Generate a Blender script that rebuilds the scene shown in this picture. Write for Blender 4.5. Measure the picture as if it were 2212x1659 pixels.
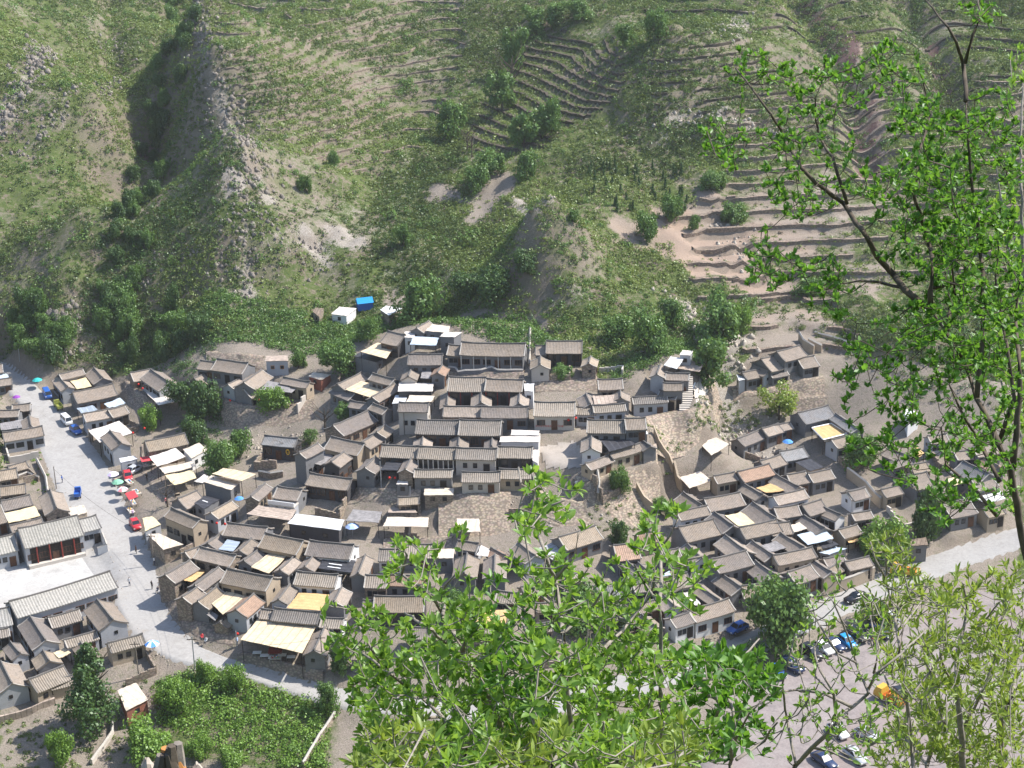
import bpy, math, random
import numpy as np
from mathutils import Vector, Matrix
S = bpy.context.scene
for o in list(bpy.data.objects): bpy.data.objects.remove(o)
R = math.radians
rng = np.random.default_rng(7); random.seed(7)

# ------------------------------------------------------------ camera
SC_ = 7/6
CAMH, PITCH, ROLL, F = 120.0*SC_, R(21.5), R(1.5), 3600.0      # F in pixels of a 2212 px wide picture
cam_d = bpy.data.cameras.new('camera'); cam = bpy.data.objects.new('camera', cam_d)
S.collection.objects.link(cam); S.camera = cam
cam_d.sensor_width = 36; cam_d.lens = 36*F/2212; cam_d.clip_start = 0.2; cam_d.clip_end = 4000
cam.matrix_world = Matrix.Translation((0, 0, CAMH)) @ Matrix.Rotation(R(90)-PITCH, 4, 'X') @ Matrix.Rotation(-ROLL, 4, 'Z')
# ------------------------------------------------------------ world, sun
SUN_EL, SUN_AZ = R(51), R(14)       # azimuth measured from +X towards +Y
w = bpy.data.worlds.new('World'); S.world = w; w.use_nodes = True
nt = w.node_tree; nt.nodes.clear()
sky = nt.nodes.new('ShaderNodeTexSky'); sky.sky_type = 'NISHITA'; sky.sun_disc = False
sky.sun_elevation = SUN_EL; sky.sun_rotation = R(90)-SUN_AZ; sky.altitude = 600; sky.dust_density = 1.5
bg = nt.nodes.new('ShaderNodeBackground'); bg.inputs[1].default_value = 0.15
ow = nt.nodes.new('ShaderNodeOutputWorld'); nt.links.new(sky.outputs[0], bg.inputs[0]); nt.links.new(bg.outputs[0], ow.inputs[0])
sd = bpy.data.lights.new('sun', 'SUN'); sd.energy = 4.2; sd.angle = R(0.5); sd.color = (1, .955, .89)
sun = bpy.data.objects.new('sun', sd); S.collection.objects.link(sun)
sun.location = (100, 60, 300)
sdir = Vector((math.cos(SUN_EL)*math.cos(SUN_AZ), math.cos(SUN_EL)*math.sin(SUN_AZ), math.sin(SUN_EL)))
sun.rotation_euler = sdir.to_track_quat('Z', 'Y').to_euler()
S.view_settings.view_transform = 'Standard'; S.view_settings.look = 'None'
S.view_settings.exposure = 0.86; S.view_settings.gamma = 1
S.render.engine = 'CYCLES'

# ------------------------------------------------------------ pixel rays (2212 x 1659 picture)
cp, sp, cr, sr = math.cos(PITCH), math.sin(PITCH), math.cos(ROLL), math.sin(ROLL)
def ray(px, py):
    u, v = np.asarray(px, float)-1106, np.asarray(py, float)-829.5
    a = u*cr - v*sr; b = u*sr + v*cr
    return np.stack([a, F*cp - b*sp, -F*sp - b*cp], -1)      # x, y, z
def at_z(px, py, z):
    d = ray(px, py); t = (z-CAMH)/d[..., 2]
    return d*t[..., None] + np.array([0, 0, CAMH])
def proj(P):
    P = np.asarray(P, float); x, y, z = P[..., 0], P[..., 1], P[..., 2]-CAMH
    dep = y*cp - z*sp; a = F*x/dep; b = F*(-z*cp - y*sp)/dep
    return 1106 + a*cr + b*sr, 829.5 - a*sr + b*cr
# ------------------------------------------------------------ the terrain: known heights, smoothly joined
CT = '''0 790 3;120 960 2;200 1100 1;270 1250 0;330 1400 0;500 1430 0;700 1490 -1;1000 1560 -1.5;1300 1490 -1;1600 1400 -1;1750 1330 0;1900 1260 .5;2050 1200 1;2212 1140 2
0 900 2.5;0 1000 1.5;0 1100 1;0 1250 0;100 1200 0;0 1400 -1;150 1500 -2;0 1600 -3.5;300 1600 -4;600 1600 -3.5;800 1620 -3.5;1100 1640 -3;1500 1640 -2;1900 1500 -1;2212 1400 0;1800 1650 -1.5;2212 1659 -1
150 850 3;350 1050 3.5;420 1150 3;450 1250 3;600 1350 2;700 1450 0;550 1230 4;700 1200 5;560 1100 6;640 1060 7;740 1130 5;870 1230 4;1000 1230 4;900 1400 2;1200 1300 2.5;1150 1400 1;1350 1300 2.5;1450 1350 1.5
430 830 9;560 870 9;660 870 9;480 930 4.5;600 950 5;400 900 3.5;330 880 4.5;300 780 6;250 800 5;600 780 12;500 760 13;600 1000 6;540 970 5.5
800 850 11.5;700 820 11;720 950 8;850 900 11.5;760 930 9;1055 800 16;1210 800 17;900 760 17;1050 880 14;1200 900 14;900 900 12.5;1350 870 14.5;1480 850 16;1480 780 18.5;900 980 11;1050 960 12;1200 980 12;1300 940 12.5;1350 990 12;850 1045 9.5;1000 1060 9.5;1100 1035 10;1230 1035 10.5
900 1130 5.5;1050 1150 5.5;1170 1140 6;1270 1160 5.5;1310 1012 12;1400 960 13;1415 935 13.5;1415 1060 5;1390 1150 4;1330 1180 4.5;1400 900 13.5;1480 893 14;1530 862 14.5;1440 970 7.5;1520 930 8;1570 870 10.5
1650 830 13;1700 800 14;1600 820 12.5;1650 870 9.5;1750 880 9;1560 960 6.5;1650 960 6;1750 950 6.5;1800 900 8
1480 1060 5;1500 1150 4;1520 1250 2.5;1650 1050 5;1650 1150 4;1700 1250 2.5;1800 1050 5;1850 1150 3.5;1950 1050 6;2100 1000 7;2150 1080 5;1850 950 8;2000 930 9
30 730 9;120 690 14;80 600 19;0 650 15;40 500 26;0 300 39;100 100 52;0 0 60;280 640 16;330 500 18;330 400 23;340 250 31.5;370 60 44.5;200 200 46;180 450 30;150 580 22;270 330 33;300 120 45
540 640 18;528 500 27.5;500 300 42.5;462 100 55.5;432 0 62;620 600 19.5;650 450 28;700 300 36;720 150 46;720 0 56;850 400 28;900 250 35;950 100 45;950 0 52;800 620 18;720 690 14.5;860 600 19
1000 500 24;1000 400 29;1050 300 34.5;1150 200 41;1250 120 47;1150 60 50;1250 20 54;930 640 19;1050 680 20;1150 640 23;1180 520 32;1190 402 40;1050 560 23;1320 560 25.2;1100 480 29.5;1285 480 29.5;1350 700 20;1450 650 20.5;1250 460 33.5;1190 335 34.5;1090 400 30;1320 430 31
1300 300 37;1400 200 46;1450 50 58;1400 350 34;1500 480 27;1560 520 25;1500 300 38;1600 200 45;1600 50 55;1700 600 20;1800 300 36.5;1800 480 27;1900 0 55;2100 600 21;2100 300 36;2150 0 55;1700 700 17.5;1600 760 16;1950 780 16;2150 850 14'''
ctl = np.array([[float(t) for t in s.split()] for s in CT.replace('\n', ';').split(';')])
CP = at_z(ctl[:, 0], ctl[:, 1], ctl[:, 2]*SC_)
EXTRA = np.array([(0, -2, 118.3), (-12, 0, 118), (12, 0, 118.4), (0, 7, 112.6), (-9, 8, 110), (0, 20, 96), (12, 20, 99), (-20, 20, 92), (0, 50, 64), (30, 50, 66), (-40, 50, 60),
    (0, 80, 34), (60, 80, 36), (-60, 80, 30), (0, 110, 8), (60, 110, 8), (-60, 110, 5), (0, 135, -5), (60, 135, -4), (-60, 135, -6), (0, 160, -5), (60, 160, -4), (-60, 160, -6), (0, -60, 128), (-150, 30, 100), (150, 30, 105), (-160, 120, 20), (160, 120, 25),
    (-260, 200, 30), (-260, 320, 60), (-200, 450, 90), (0, 500, 92), (200, 470, 95), (270, 330, 60), (260, 200, 20), (0, 700, 120), (-400, 600, 140), (400, 600, 140), (-600, 0, 120), (600, 0, 120), (0, -500, 130)], float)
CP = np.vstack([CP, EXTRA*SC_]); SC = 100.0
def rbf_fit(P):
    X = P[:, :2]/SC; n = len(X)
    K = np.sqrt(((X[:, None]-X[None])**2).sum(-1) + 1e-4)
    K[np.arange(n), np.arange(n)] -= 0.002
    A = np.zeros((n+3, n+3)); A[:n, :n] = K; A[:n, n] = 1; A[:n, n+1:] = X; A[n, :n] = 1; A[n+1:, :n] = X.T
    return X, np.linalg.solve(A, np.concatenate([P[:, 2], [0, 0, 0]]))
RX, RW = rbf_fit(CP)
def h_rbf(x, y):
    x = np.asarray(x, float)/SC; y = np.asarray(y, float)/SC; sh = x.shape; x = x.ravel(); y = y.ravel()
    out = np.empty(len(x)); n = len(RX)
    for i in range(0, len(x), 20000):
        a, b = x[i:i+20000], y[i:i+20000]
        K = np.sqrt((a[:, None]-RX[:, 0])**2 + (b[:, None]-RX[:, 1])**2 + 1e-4)
        out[i:i+20000] = K@RW[:n] + RW[n] + RW[n+1]*a + RW[n+2]*b
    return out.reshape(sh)
def axis(lo, hi, a, b, fine, coarse, grow=1.25, far=900):
    v = list(np.arange(lo, hi+1e-6, fine)); s = coarse
    x = hi
    while x < b: x += coarse; v.append(x)
    while x < far: s *= grow; x += s; v.append(x)
    x = lo; s = coarse; l = []
    while x > a: x -= coarse; l.append(x)
    while x > -far: s *= grow; x -= s; l.append(x)
    return np.array(l[::-1]+v)
GX = axis(-132, 132, -220, 220, 1.0, 1.7); GY = axis(192, 500, -20, 620, 1.0, 1.8)
GXX, GYY = np.meshgrid(GX, GY)
def vnoise(x, y, s, seed):
    r = np.random.default_rng(seed); T = r.random((256, 256))
    x = np.asarray(x)/s + 500; y = np.asarray(y)/s + 500; xi = np.floor(x).astype(int); yi = np.floor(y).astype(int); fx = x-xi; fy = y-yi
    fx = fx*fx*(3-2*fx); fy = fy*fy*(3-2*fy); g = lambda i, j: T[i % 256, j % 256]
    return (g(xi, yi)*(1-fx)+g(xi+1, yi)*fx)*(1-fy) + (g(xi, yi+1)*(1-fx)+g(xi+1, yi+1)*fx)*fy
def fbm(x, y, s, seed, n=4):
    return sum((vnoise(x, y, s/2**k, seed+k)-.5)/2**k for k in range(n))
H0 = h_rbf(GXX, GYY)
def bil(Z, x, y):
    x = np.asarray(x, float); y = np.asarray(y, float)
    i = np.clip(np.searchsorted(GX, x)-1, 0, len(GX)-2); j = np.clip(np.searchsorted(GY, y)-1, 0, len(GY)-2)
    fx = (x-GX[i])/(GX[i+1]-GX[i]); fy = (y-GY[j])/(GY[j+1]-GY[j])
    return (Z[j, i]*(1-fx)+Z[j, i+1]*fx)*(1-fy)+(Z[j+1, i]*(1-fx)+Z[j+1, i+1]*fx)*fy
TT = np.concatenate([np.arange(3, 100, .5), np.arange(100, 720, .4)])
def hit(px, py, up=0.0, Z=None, near=150.):
    """first point of the pixel's ray that is `up` metres above the ground"""
    Z = H0 if Z is None else Z
    d = ray(px, py); d = d/np.linalg.norm(d); T = TT[TT > near]
    P = d[None]*T[:, None] + np.array([0, 0, CAMH])
    f = P[:, 2] - (bil(Z, P[:, 0], P[:, 1]) + up)
    k = np.nonzero(f < 0)[0]
    if len(k) == 0: return P[-1]
    k = k[0]
    if k == 0: return P[0]
    a = f[k-1]/(f[k-1]-f[k]); return P[k-1]*(1-a)+P[k]*a
def inpoly(x, y, poly):
    c = np.zeros(np.shape(x), bool); n = len(poly)
    for i in range(n):
        x1, y1 = poly[i][:2]; x2, y2 = poly[i-1][:2]
        m = ((y1 > y) != (y2 > y)); 
        with np.errstate(divide='ignore', invalid='ignore'):
            c ^= m & (x < (x2-x1)*(y-y1)/(y2-y1+1e-12)+x1)
    return c
def segdist(x, y, pts):
    d = np.full(np.shape(x), 1e9); tt = np.zeros(np.shape(x))
    for i in range(len(pts)-1):
        ax, ay = pts[i][:2]; bx, by = pts[i+1][:2]; L = (bx-ax)**2+(by-ay)**2+1e-9
        t = np.clip(((x-ax)*(bx-ax)+(y-ay)*(by-ay))/L, 0, 1)
        q = np.hypot(x-ax-t*(bx-ax), y-ay-t*(by-ay)); m = q < d
        d = np.where(m, q, d); tt = np.where(m, i+t, tt)
    return d, tt
# ------------------------------------------------------------ mesh and tagging helpers
class MB:
    def __init__(s): s.v = []; s.f = []; s.m = []
    def add(s, vs, fs, mi=0):
        o = len(s.v); s.v += [tuple(map(float, p)) for p in vs]; s.f += [tuple(i+o for i in f) for f in fs]; s.m += [mi]*len(fs); return s
    def box(s, x0, x1, y0, y1, z0, z1, mi=0):
        return s.add([(x0,y0,z0),(x1,y0,z0),(x1,y1,z0),(x0,y1,z0),(x0,y0,z1),(x1,y0,z1),(x1,y1,z1),(x0,y1,z1)],
            [(0,3,2,1),(4,5,6,7),(0,1,5,4),(1,2,6,5),(2,3,7,6),(3,0,4,7)], mi)
    def prism(s, poly, z0, z1, mi=0):      # poly counter-clockwise; z1 number or list
        n = len(poly); zt = z1 if hasattr(z1, '__len__') else [z1]*n; zb = z0 if hasattr(z0, '__len__') else [z0]*n
        a = sum(poly[i-1][0]*poly[i][1]-poly[i][0]*poly[i-1][1] for i in range(n))
        if a < 0: poly = poly[::-1]; zt = zt[::-1]; zb = zb[::-1]
        vs = [(p[0], p[1], zb[i]) for i, p in enumerate(poly)]+[(p[0], p[1], zt[i]) for i, p in enumerate(poly)]
        return s.add(vs, [tuple(range(n-1, -1, -1)), tuple(range(n, 2*n))]+[(i, (i+1) % n, n+(i+1) % n, n+i) for i in range(n)], mi)
    def tube(s, pts, rad, n=6, mi=0, cap=True):
        pts = [np.array(p, float) for p in pts]; rings = []
        for i, p in enumerate(pts):
            t = pts[min(i+1, len(pts)-1)]-pts[max(i-1, 0)]; t = t/(np.linalg.norm(t)+1e-9)
            a = np.cross(t, (0, 0, 1) if abs(t[2]) < .9 else (1, 0, 0)); a /= np.linalg.norm(a); b = np.cross(t, a)
            r = rad[i] if hasattr(rad, '__len__') else rad
            rings.append([p+r*(math.cos(2*math.pi*k/n)*a+math.sin(2*math.pi*k/n)*b) for k in range(n)])
        vs = [q for r_ in rings for q in r_]; fs = []
        for i in range(len(pts)-1):
            for k in range(n): fs.append((i*n+k, (i+1)*n+k, (i+1)*n+(k+1) % n, i*n+(k+1) % n))
        if cap: fs += [tuple(range(n)), tuple(range(len(vs)-1, len(vs)-n-1, -1))]
        return s.add(vs, fs, mi)
    def mesh(s, name, mats, smooth=False):
        me = bpy.data.meshes.new(name); me.from_pydata(s.v, [], s.f)
        for m in (mats if isinstance(mats, (list, tuple)) else [mats]): me.materials.append(m)
        if any(s.m): me.polygons.foreach_set('material_index', s.m)
        if smooth: me.polygons.foreach_set('use_smooth', [True]*len(s.f))
        me.update(); return me
    def build(s, name, mats, parent=None, smooth=False):
        return link(name, s.mesh(name, mats, smooth), parent)
def link(name, me, parent=None, loc=None, rz=0):
    o = bpy.data.objects.new(name, me); S.collection.objects.link(o)
    if parent is not None: o.parent = parent
    if loc is not None: o.location = [float(c) for c in loc]
    if rz: o.rotation_euler.z = rz
    return o
def tag(o, label=None, cat=None, group=None, kind=None):
    if label: o['label'] = label
    if cat: o['category'] = cat
    if group: o['group'] = group
    if kind: o['kind'] = kind
    return o
def thing(name, loc, rz=0, label=None, cat=None, group=None):
    o = bpy.data.objects.new(name, None); S.collection.objects.link(o); o.empty_display_size = .3
    o.location = [float(c) for c in loc]; o.rotation_euler.z = rz
    return tag(o, label, cat or name.replace('_', ' '), group)
def npmesh(name, V, Fq, mats, mi=None, smooth=False):
    """fast mesh of equal-sized faces from arrays"""
    me = bpy.data.meshes.new(name); n = len(V); k = Fq.shape[1]; m = len(Fq)
    me.vertices.add(n); me.vertices.foreach_set('co', np.asarray(V, np.float32).ravel())
    me.loops.add(m*k); me.loops.foreach_set('vertex_index', Fq.astype(np.int32).ravel())
    me.polygons.add(m); me.polygons.foreach_set('loop_start', np.arange(0, m*k, k, dtype=np.int32)); me.polygons.foreach_set('loop_total', np.full(m, k, np.int32))
    for q in (mats if isinstance(mats, (list, tuple)) else [mats]): me.materials.append(q)
    if mi is not None: me.polygons.foreach_set('material_index', np.asarray(mi, np.int32))
    if smooth: me.polygons.foreach_set('use_smooth', np.ones(m, bool))
    me.update(calc_edges=True); me.validate(); return me
def vattr(me, name, arr):
    a = me.attributes.new(name, 'FLOAT', 'POINT'); a.data.foreach_set('value', np.asarray(arr, np.float32).ravel())

# ------------------------------------------------------------ materials
MATS = {}
def nodes(name, rough=.85, spec=.25):
    m = bpy.data.materials.new(name); m.use_nodes = True; t = m.node_tree; b = t.nodes['Principled BSDF']
    b.inputs['Roughness'].default_value = rough; b.inputs['Specular IOR Level'].default_value = spec
    return m, t, b
def N(t, typ, **kw):
    n = t.nodes.new(typ)
    for k, v in kw.items():
        if k in ('operation', 'blend_type', 'data_type', 'noise_dimensions', 'wave_type', 'bands_direction', 'wave_profile', 'feature', 'attribute_name', 'vector_type'): setattr(n, k, v)
    return n
def ramp(t, fac, stops):
    r = t.nodes.new('ShaderNodeValToRGB'); e = r.color_ramp.elements
    while len(e) < len(stops): e.new(.5)
    for q, (p, c) in zip(e, stops): q.position = p; q.color = (*c, 1) if len(c) == 3 else c
    t.links.new(fac, r.inputs[0]); return r.outputs[0]
def noise(t, vec, scale, detail=4, rough=.6, dist=0):
    n = t.nodes.new('ShaderNodeTexNoise'); n.inputs['Scale'].default_value = scale; n.inputs['Detail'].default_value = detail
    n.inputs['Roughness'].default_value = rough; n.inputs['Distortion'].default_value = dist
    if vec is not None: t.links.new(vec, n.inputs['Vector'])
    return n.outputs[0]
def mix(t, fac, a, b, mode='MIX'):
    n = t.nodes.new('ShaderNodeMix'); n.data_type = 'RGBA'; n.blend_type = mode
    for s_, v in ((0, fac), (6, a), (7, b)):
        if hasattr(v, 'is_linked'): t.links.new(v, n.inputs[s_])
        elif s_ == 0: n.inputs[0].default_value = v
        else: n.inputs[s_].default_value = (*v, 1)
    return n.outputs[2]
def math_(t, op, a, b=None, clamp=False):
    n = t.nodes.new('ShaderNodeMath'); n.operation = op; n.use_clamp = clamp
    for i, v in enumerate((a, b)):
        if v is None: continue
        if hasattr(v, 'is_linked'): t.links.new(v, n.inputs[i])
        else: n.inputs[i].default_value = v
    return n.outputs[0]
def coord(t, kind='Object', scale=None):
    c = t.nodes.new('ShaderNodeTexCoord').outputs[kind]
    if scale is None: return c
    m = t.nodes.new('ShaderNodeMapping'); m.inputs['Scale'].default_value = scale; t.links.new(c, m.inputs[0]); return m.outputs[0]
def bump(t, b, h, strength=.4, dist=.05):
    n = t.nodes.new('ShaderNodeBump'); n.inputs['Strength'].default_value = strength; n.inputs['Distance'].default_value = dist
    t.links.new(h, n.inputs['Height']); t.links.new(n.outputs[0], b.inputs['Normal'])
def objrand(t): return t.nodes.new('ShaderNodeObjectInfo').outputs['Random']
def plain(name, col, rough=.7, var=.25, scale=3., spec=.25, metal=0, rnd=.0, b_=.2):
    m, t, b = nodes(name, rough, spec); c = coord(t); n = noise(t, c, scale, 5)
    lo = tuple(x*(1-var) for x in col); hi = tuple(min(1, x*(1+var)) for x in col)
    o = ramp(t, n, [(.3, lo), (.7, hi)])
    if rnd:
        r = ramp(t, objrand(t), [(0, (1-rnd,)*3), (1, (1+rnd,)*3)]); o = mix(t, 1., o, r, 'MULTIPLY')
    t.links.new(o, b.inputs['Base Color']); b.inputs['Metallic'].default_value = metal
    if b_: bump(t, b, n, b_, .03)
    MATS[name] = m; return m
def roof_mat(name, col, rib=.0, period=.34, warm=(.2, .15, .1), wf=.35):
    m, t, b = nodes(name, .9, .15); c = coord(t)
    n1 = noise(t, c, .55, 5, .65); n2 = noise(t, c, 5., 3, .7)
    sx = N(t, 'ShaderNodeSeparateXYZ'); t.links.new(c, sx.inputs[0])
    wv = math_(t, 'SINE', math_(t, 'MULTIPLY', sx.outputs[0], 2*math.pi/period)); wv = math_(t, 'MULTIPLY_ADD', wv, .5); wv.node.inputs[2].default_value = .5
    base = ramp(t, n2, [(.25, tuple(x*.66 for x in col)), (.55, col), (.8, tuple(x*1.25 for x in col))])
    base = mix(t, math_(t, 'MULTIPLY', ramp(t, n1, [(.45, (0, 0, 0)), (.75, (1, 1, 1))]), wf), base, warm)
    base = mix(t, rib, base, mix(t, 1., base, ramp(t, wv, [(.15, (.25,)*3), (.75, (1.35,)*3)]), 'MULTIPLY'))
    r = ramp(t, objrand(t), [(0, (.72, .72, .74)), (.35, (1.05, 1.0, .95)), (.7, (.88, .84, .78)), (1, (1.3, 1.24, 1.17))])
    n4 = noise(t, c, 1.6, 4, .8); base = mix(t, .6, base, mix(t, 1., base, ramp(t, n4, [(.3, (.55, .56, .52)), (.5, (1, 1, 1)), (.72, (1.35, 1.28, 1.2))]), 'MULTIPLY')); base = mix(t, 1., base, r, 'MULTIPLY')
    t.links.new(base, b.inputs['Base Color'])
    h = math_(t, 'ADD', math_(t, 'MULTIPLY', wv, 1.), math_(t, 'MULTIPLY', n2, .7)); bump(t, b, h, .55, .07)
    MATS[name] = m; return m
roof_mat('t', (.29, .256, .228), .12, .30, (.25, .20, .15), .5); roof_mat('r', (.31, .282, .25), .5, .38, (.27, .22, .17), .4); roof_mat('b', (.225, .235, .25), .15)
roof_mat('n', (.33, .24, .19), .15, warm=(.42, .28, .21)); roof_mat('w', (.36, .36, .345), .28, .5, warm=(.33, .33, .31)); roof_mat('o', (.29, .25, .205), .12)
def wall_mat(name, col, mode='brick', var=.3, dark=(.1, .09, .08), df=.5):
    m, t, b = nodes(name, .92, .12); c = coord(t); n1 = noise(t, c, .5, 6, .7); n2 = noise(t, c, 7, 4, .75)
    base = ramp(t, n2, [(.25, tuple(x*(1-var) for x in col)), (.7, tuple(min(1, x*(1+var*.5)) for x in col))])
    base = mix(t, math_(t, 'MULTIPLY', ramp(t, n1, [(.5, (0, 0, 0)), (.78, (1, 1, 1))]), df), base, dark)
    if mode == 'stone':
        v = t.nodes.new('ShaderNodeTexVoronoi'); v.inputs['Scale'].default_value = 2.0; v.feature = 'F1'
        mp = t.nodes.new('ShaderNodeMapping'); mp.inputs['Scale'].default_value = (1, 1, 1.7); t.links.new(c, mp.inputs[0]); t.links.new(mp.outputs[0], v.inputs['Vector'])
        base = mix(t, .55, base, mix(t, 1., base, mix(t, .85, v.outputs['Color'], (.75, .72, .68)), 'MULTIPLY')); base = mix(t, 1., base, (1.2, 1.15, 1.1), 'MULTIPLY')
        base = mix(t, math_(t, 'MULTIPLY', ramp(t, v.outputs['Distance'], [(.3, (0,)*3), (.62, (1,)*3)]), .6), base, (.10, .085, .07)); bump(t, b, v.outputs['Distance'], -.8, .12)
    else: bump(t, b, n2, .25, .03)
    t.links.new(base, b.inputs['Base Color']); MATS[name] = m; return m
wall_mat('G', (.20, .20, .205)); wall_mat('L', (.42, .43, .45), var=.15, df=.25); wall_mat('T', (.44, .36, .27), var=.25, df=.3); wall_mat('W', (.72, .71, .70), var=.1, df=.12)
wall_mat('S', (.36, .31, .26), 'stone'); wall_mat('D', (.075, .072, .075), df=.3); wall_mat('M', (.42, .36, .295), 'stone', df=.15); wall_mat('C', (.55, .50, .44), var=.15, df=.25)
wall_mat('K', (.30, .12, .08), var=.3)
plain('wood', (.12, .06, .035), .7, .4); plain('darkwood', (.03, .024, .02), .8, .4); plain('glass', (.02, .025, .03), .15, .1, spec=.6, b_=0)
plain('redwood', (.22, .04, .03), .6, .3); plain('orange_wood', (.42, .19, .06), .6, .2); plain('paper', (.55, .52, .47), .8, .1)
plain('bark', (.10, .08, .06), .95, .4, 9); plain('greybark', (.22, .19, .16), .95, .35, 12); plain('palebark', (.25, .22, .185), .9, .3, 30)
plain('concrete', (.46, .44, .41), .9, .18, 1.2); plain('red', (.55, .03, .02), .5, .1); plain('gold', (.7, .42, .05), .5, .1)
plain('white', (.8, .8, .78), .6, .04); plain('tyre', (.02, .02, .02), .8, .2); plain('chrome', (.5, .5, .5), .3, .1, metal=.8)
plain('metalgrey', (.3, .31, .32), .5, .15); plain('stoneblock', (.42, .37, .31), .95, .35, 1.5, b_=.8)
# sheets for canopies
def sheet_mat(name, col, lines=None, period=.9, depth=.25, rough=.8, spec=.2, var=.1):
    m, t, b = nodes(name, rough, spec); c = coord(t); n = noise(t, c, 1.3, 5, .6)
    base = ramp(t, n, [(.3, tuple(x*(1-var) for x in col)), (.7, tuple(min(1, x*(1+var)) for x in col))])
    sx = N(t, 'ShaderNodeSeparateXYZ'); t.links.new(c, sx.inputs[0])
    if lines:
        s_ = math_(t, 'FRACT', math_(t, 'DIVIDE', sx.outputs[0 if lines == 'x' else 1], period))
        f = ramp(t, s_, [(0, (1,)*3), (.04, (1,)*3), (.11, (0,)*3), (.9, (0,)*3), (1, (1,)*3)])
        base = mix(t, f, base, tuple(x*(1-depth) for x in col))
    fn = noise(t, coord(t, 'Object', (1, 9, 1)), 4, 3); base = mix(t, .25, base, mix(t, 1., base, ramp(t, fn, [(.3, (.6,)*3), (.7, (1.2,)*3)]), 'MULTIPLY'))
    st = noise(t, c, .55, 5, .75, 1.5); base = mix(t, math_(t, 'MULTIPLY', ramp(t, st, [(.5, (0,)*3), (.68, (1,)*3)]), .45), base, tuple(x*.5 for x in col)); bump(t, b, noise(t, c, 1.1, 4, .6, 1.), .5, .15)
    t.links.new(base, b.inputs['Base Color']); MATS[name] = m; return m
sheet_mat('reed', (.66, .53, .36), 'y', 1.5, .35); sheet_mat('tarp', (.66, .60, .54), None); sheet_mat('whitep', (.70, .70, .70), 'x', 2.2, .4, .5)
sheet_mat('yellow', (.70, .58, .36), None, var=.05); sheet_mat('ochre', (.60, .40, .19), 'x', 1.0, .2); sheet_mat('dark', (.05, .05, .056), 'x', 1.2, -.8, .5)
sheet_mat('boards', (.42, .34, .28), 'x', .8, .45, var=.25); sheet_mat('beige', (.62, .53, .43), 'x', 1.3, .2, var=.15); sheet_mat('greyboard', (.27, .255, .25), 'x', .45, .4, var=.3)
sheet_mat('bluegrey', (.50, .58, .66), 'x', .25, .1, .4, .4); sheet_mat('glassroof', (.33, .38, .43), 'x', 1.2, -.4, .25, .5); sheet_mat('corrugated', (.45, .45, .45), 'y', .9, .7)
sheet_mat('ivy', (.055, .12, .025), None, var=.5); sheet_mat('bluetarp', (.02, .16, .62), None, .5); sheet_mat('bark_board', (.22, .17, .13), 'y', .7, .5, var=.35)
# ------------------------------------------------------------ what stands where
# crops of the photograph the measurements were read in: origin in the 3264 px picture, 3.687 crop px per picture px
CROP = dict(A=(0,1100),B=(600,1050),C=(1000,980),D=(1400,1000),E=(1900,980),F=(2300,1000),G=(2664,1200),H=(0,1500),I=(400,1350),J=(900,1350),K=(1400,1350),L=(1800,1350),
    M=(2100,1380),N=(2350,1550),O=(450,1650),P=(950,1700),Q=(1450,1650),R=(1900,1750),S=(0,1850),T=(2350,1850))
def cpx(c, x, y):
    ox, oy = CROP[c]; k = 2212/3264
    return (ox+x*600/2212)*k, (oy+y*600/2212)*k
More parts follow.
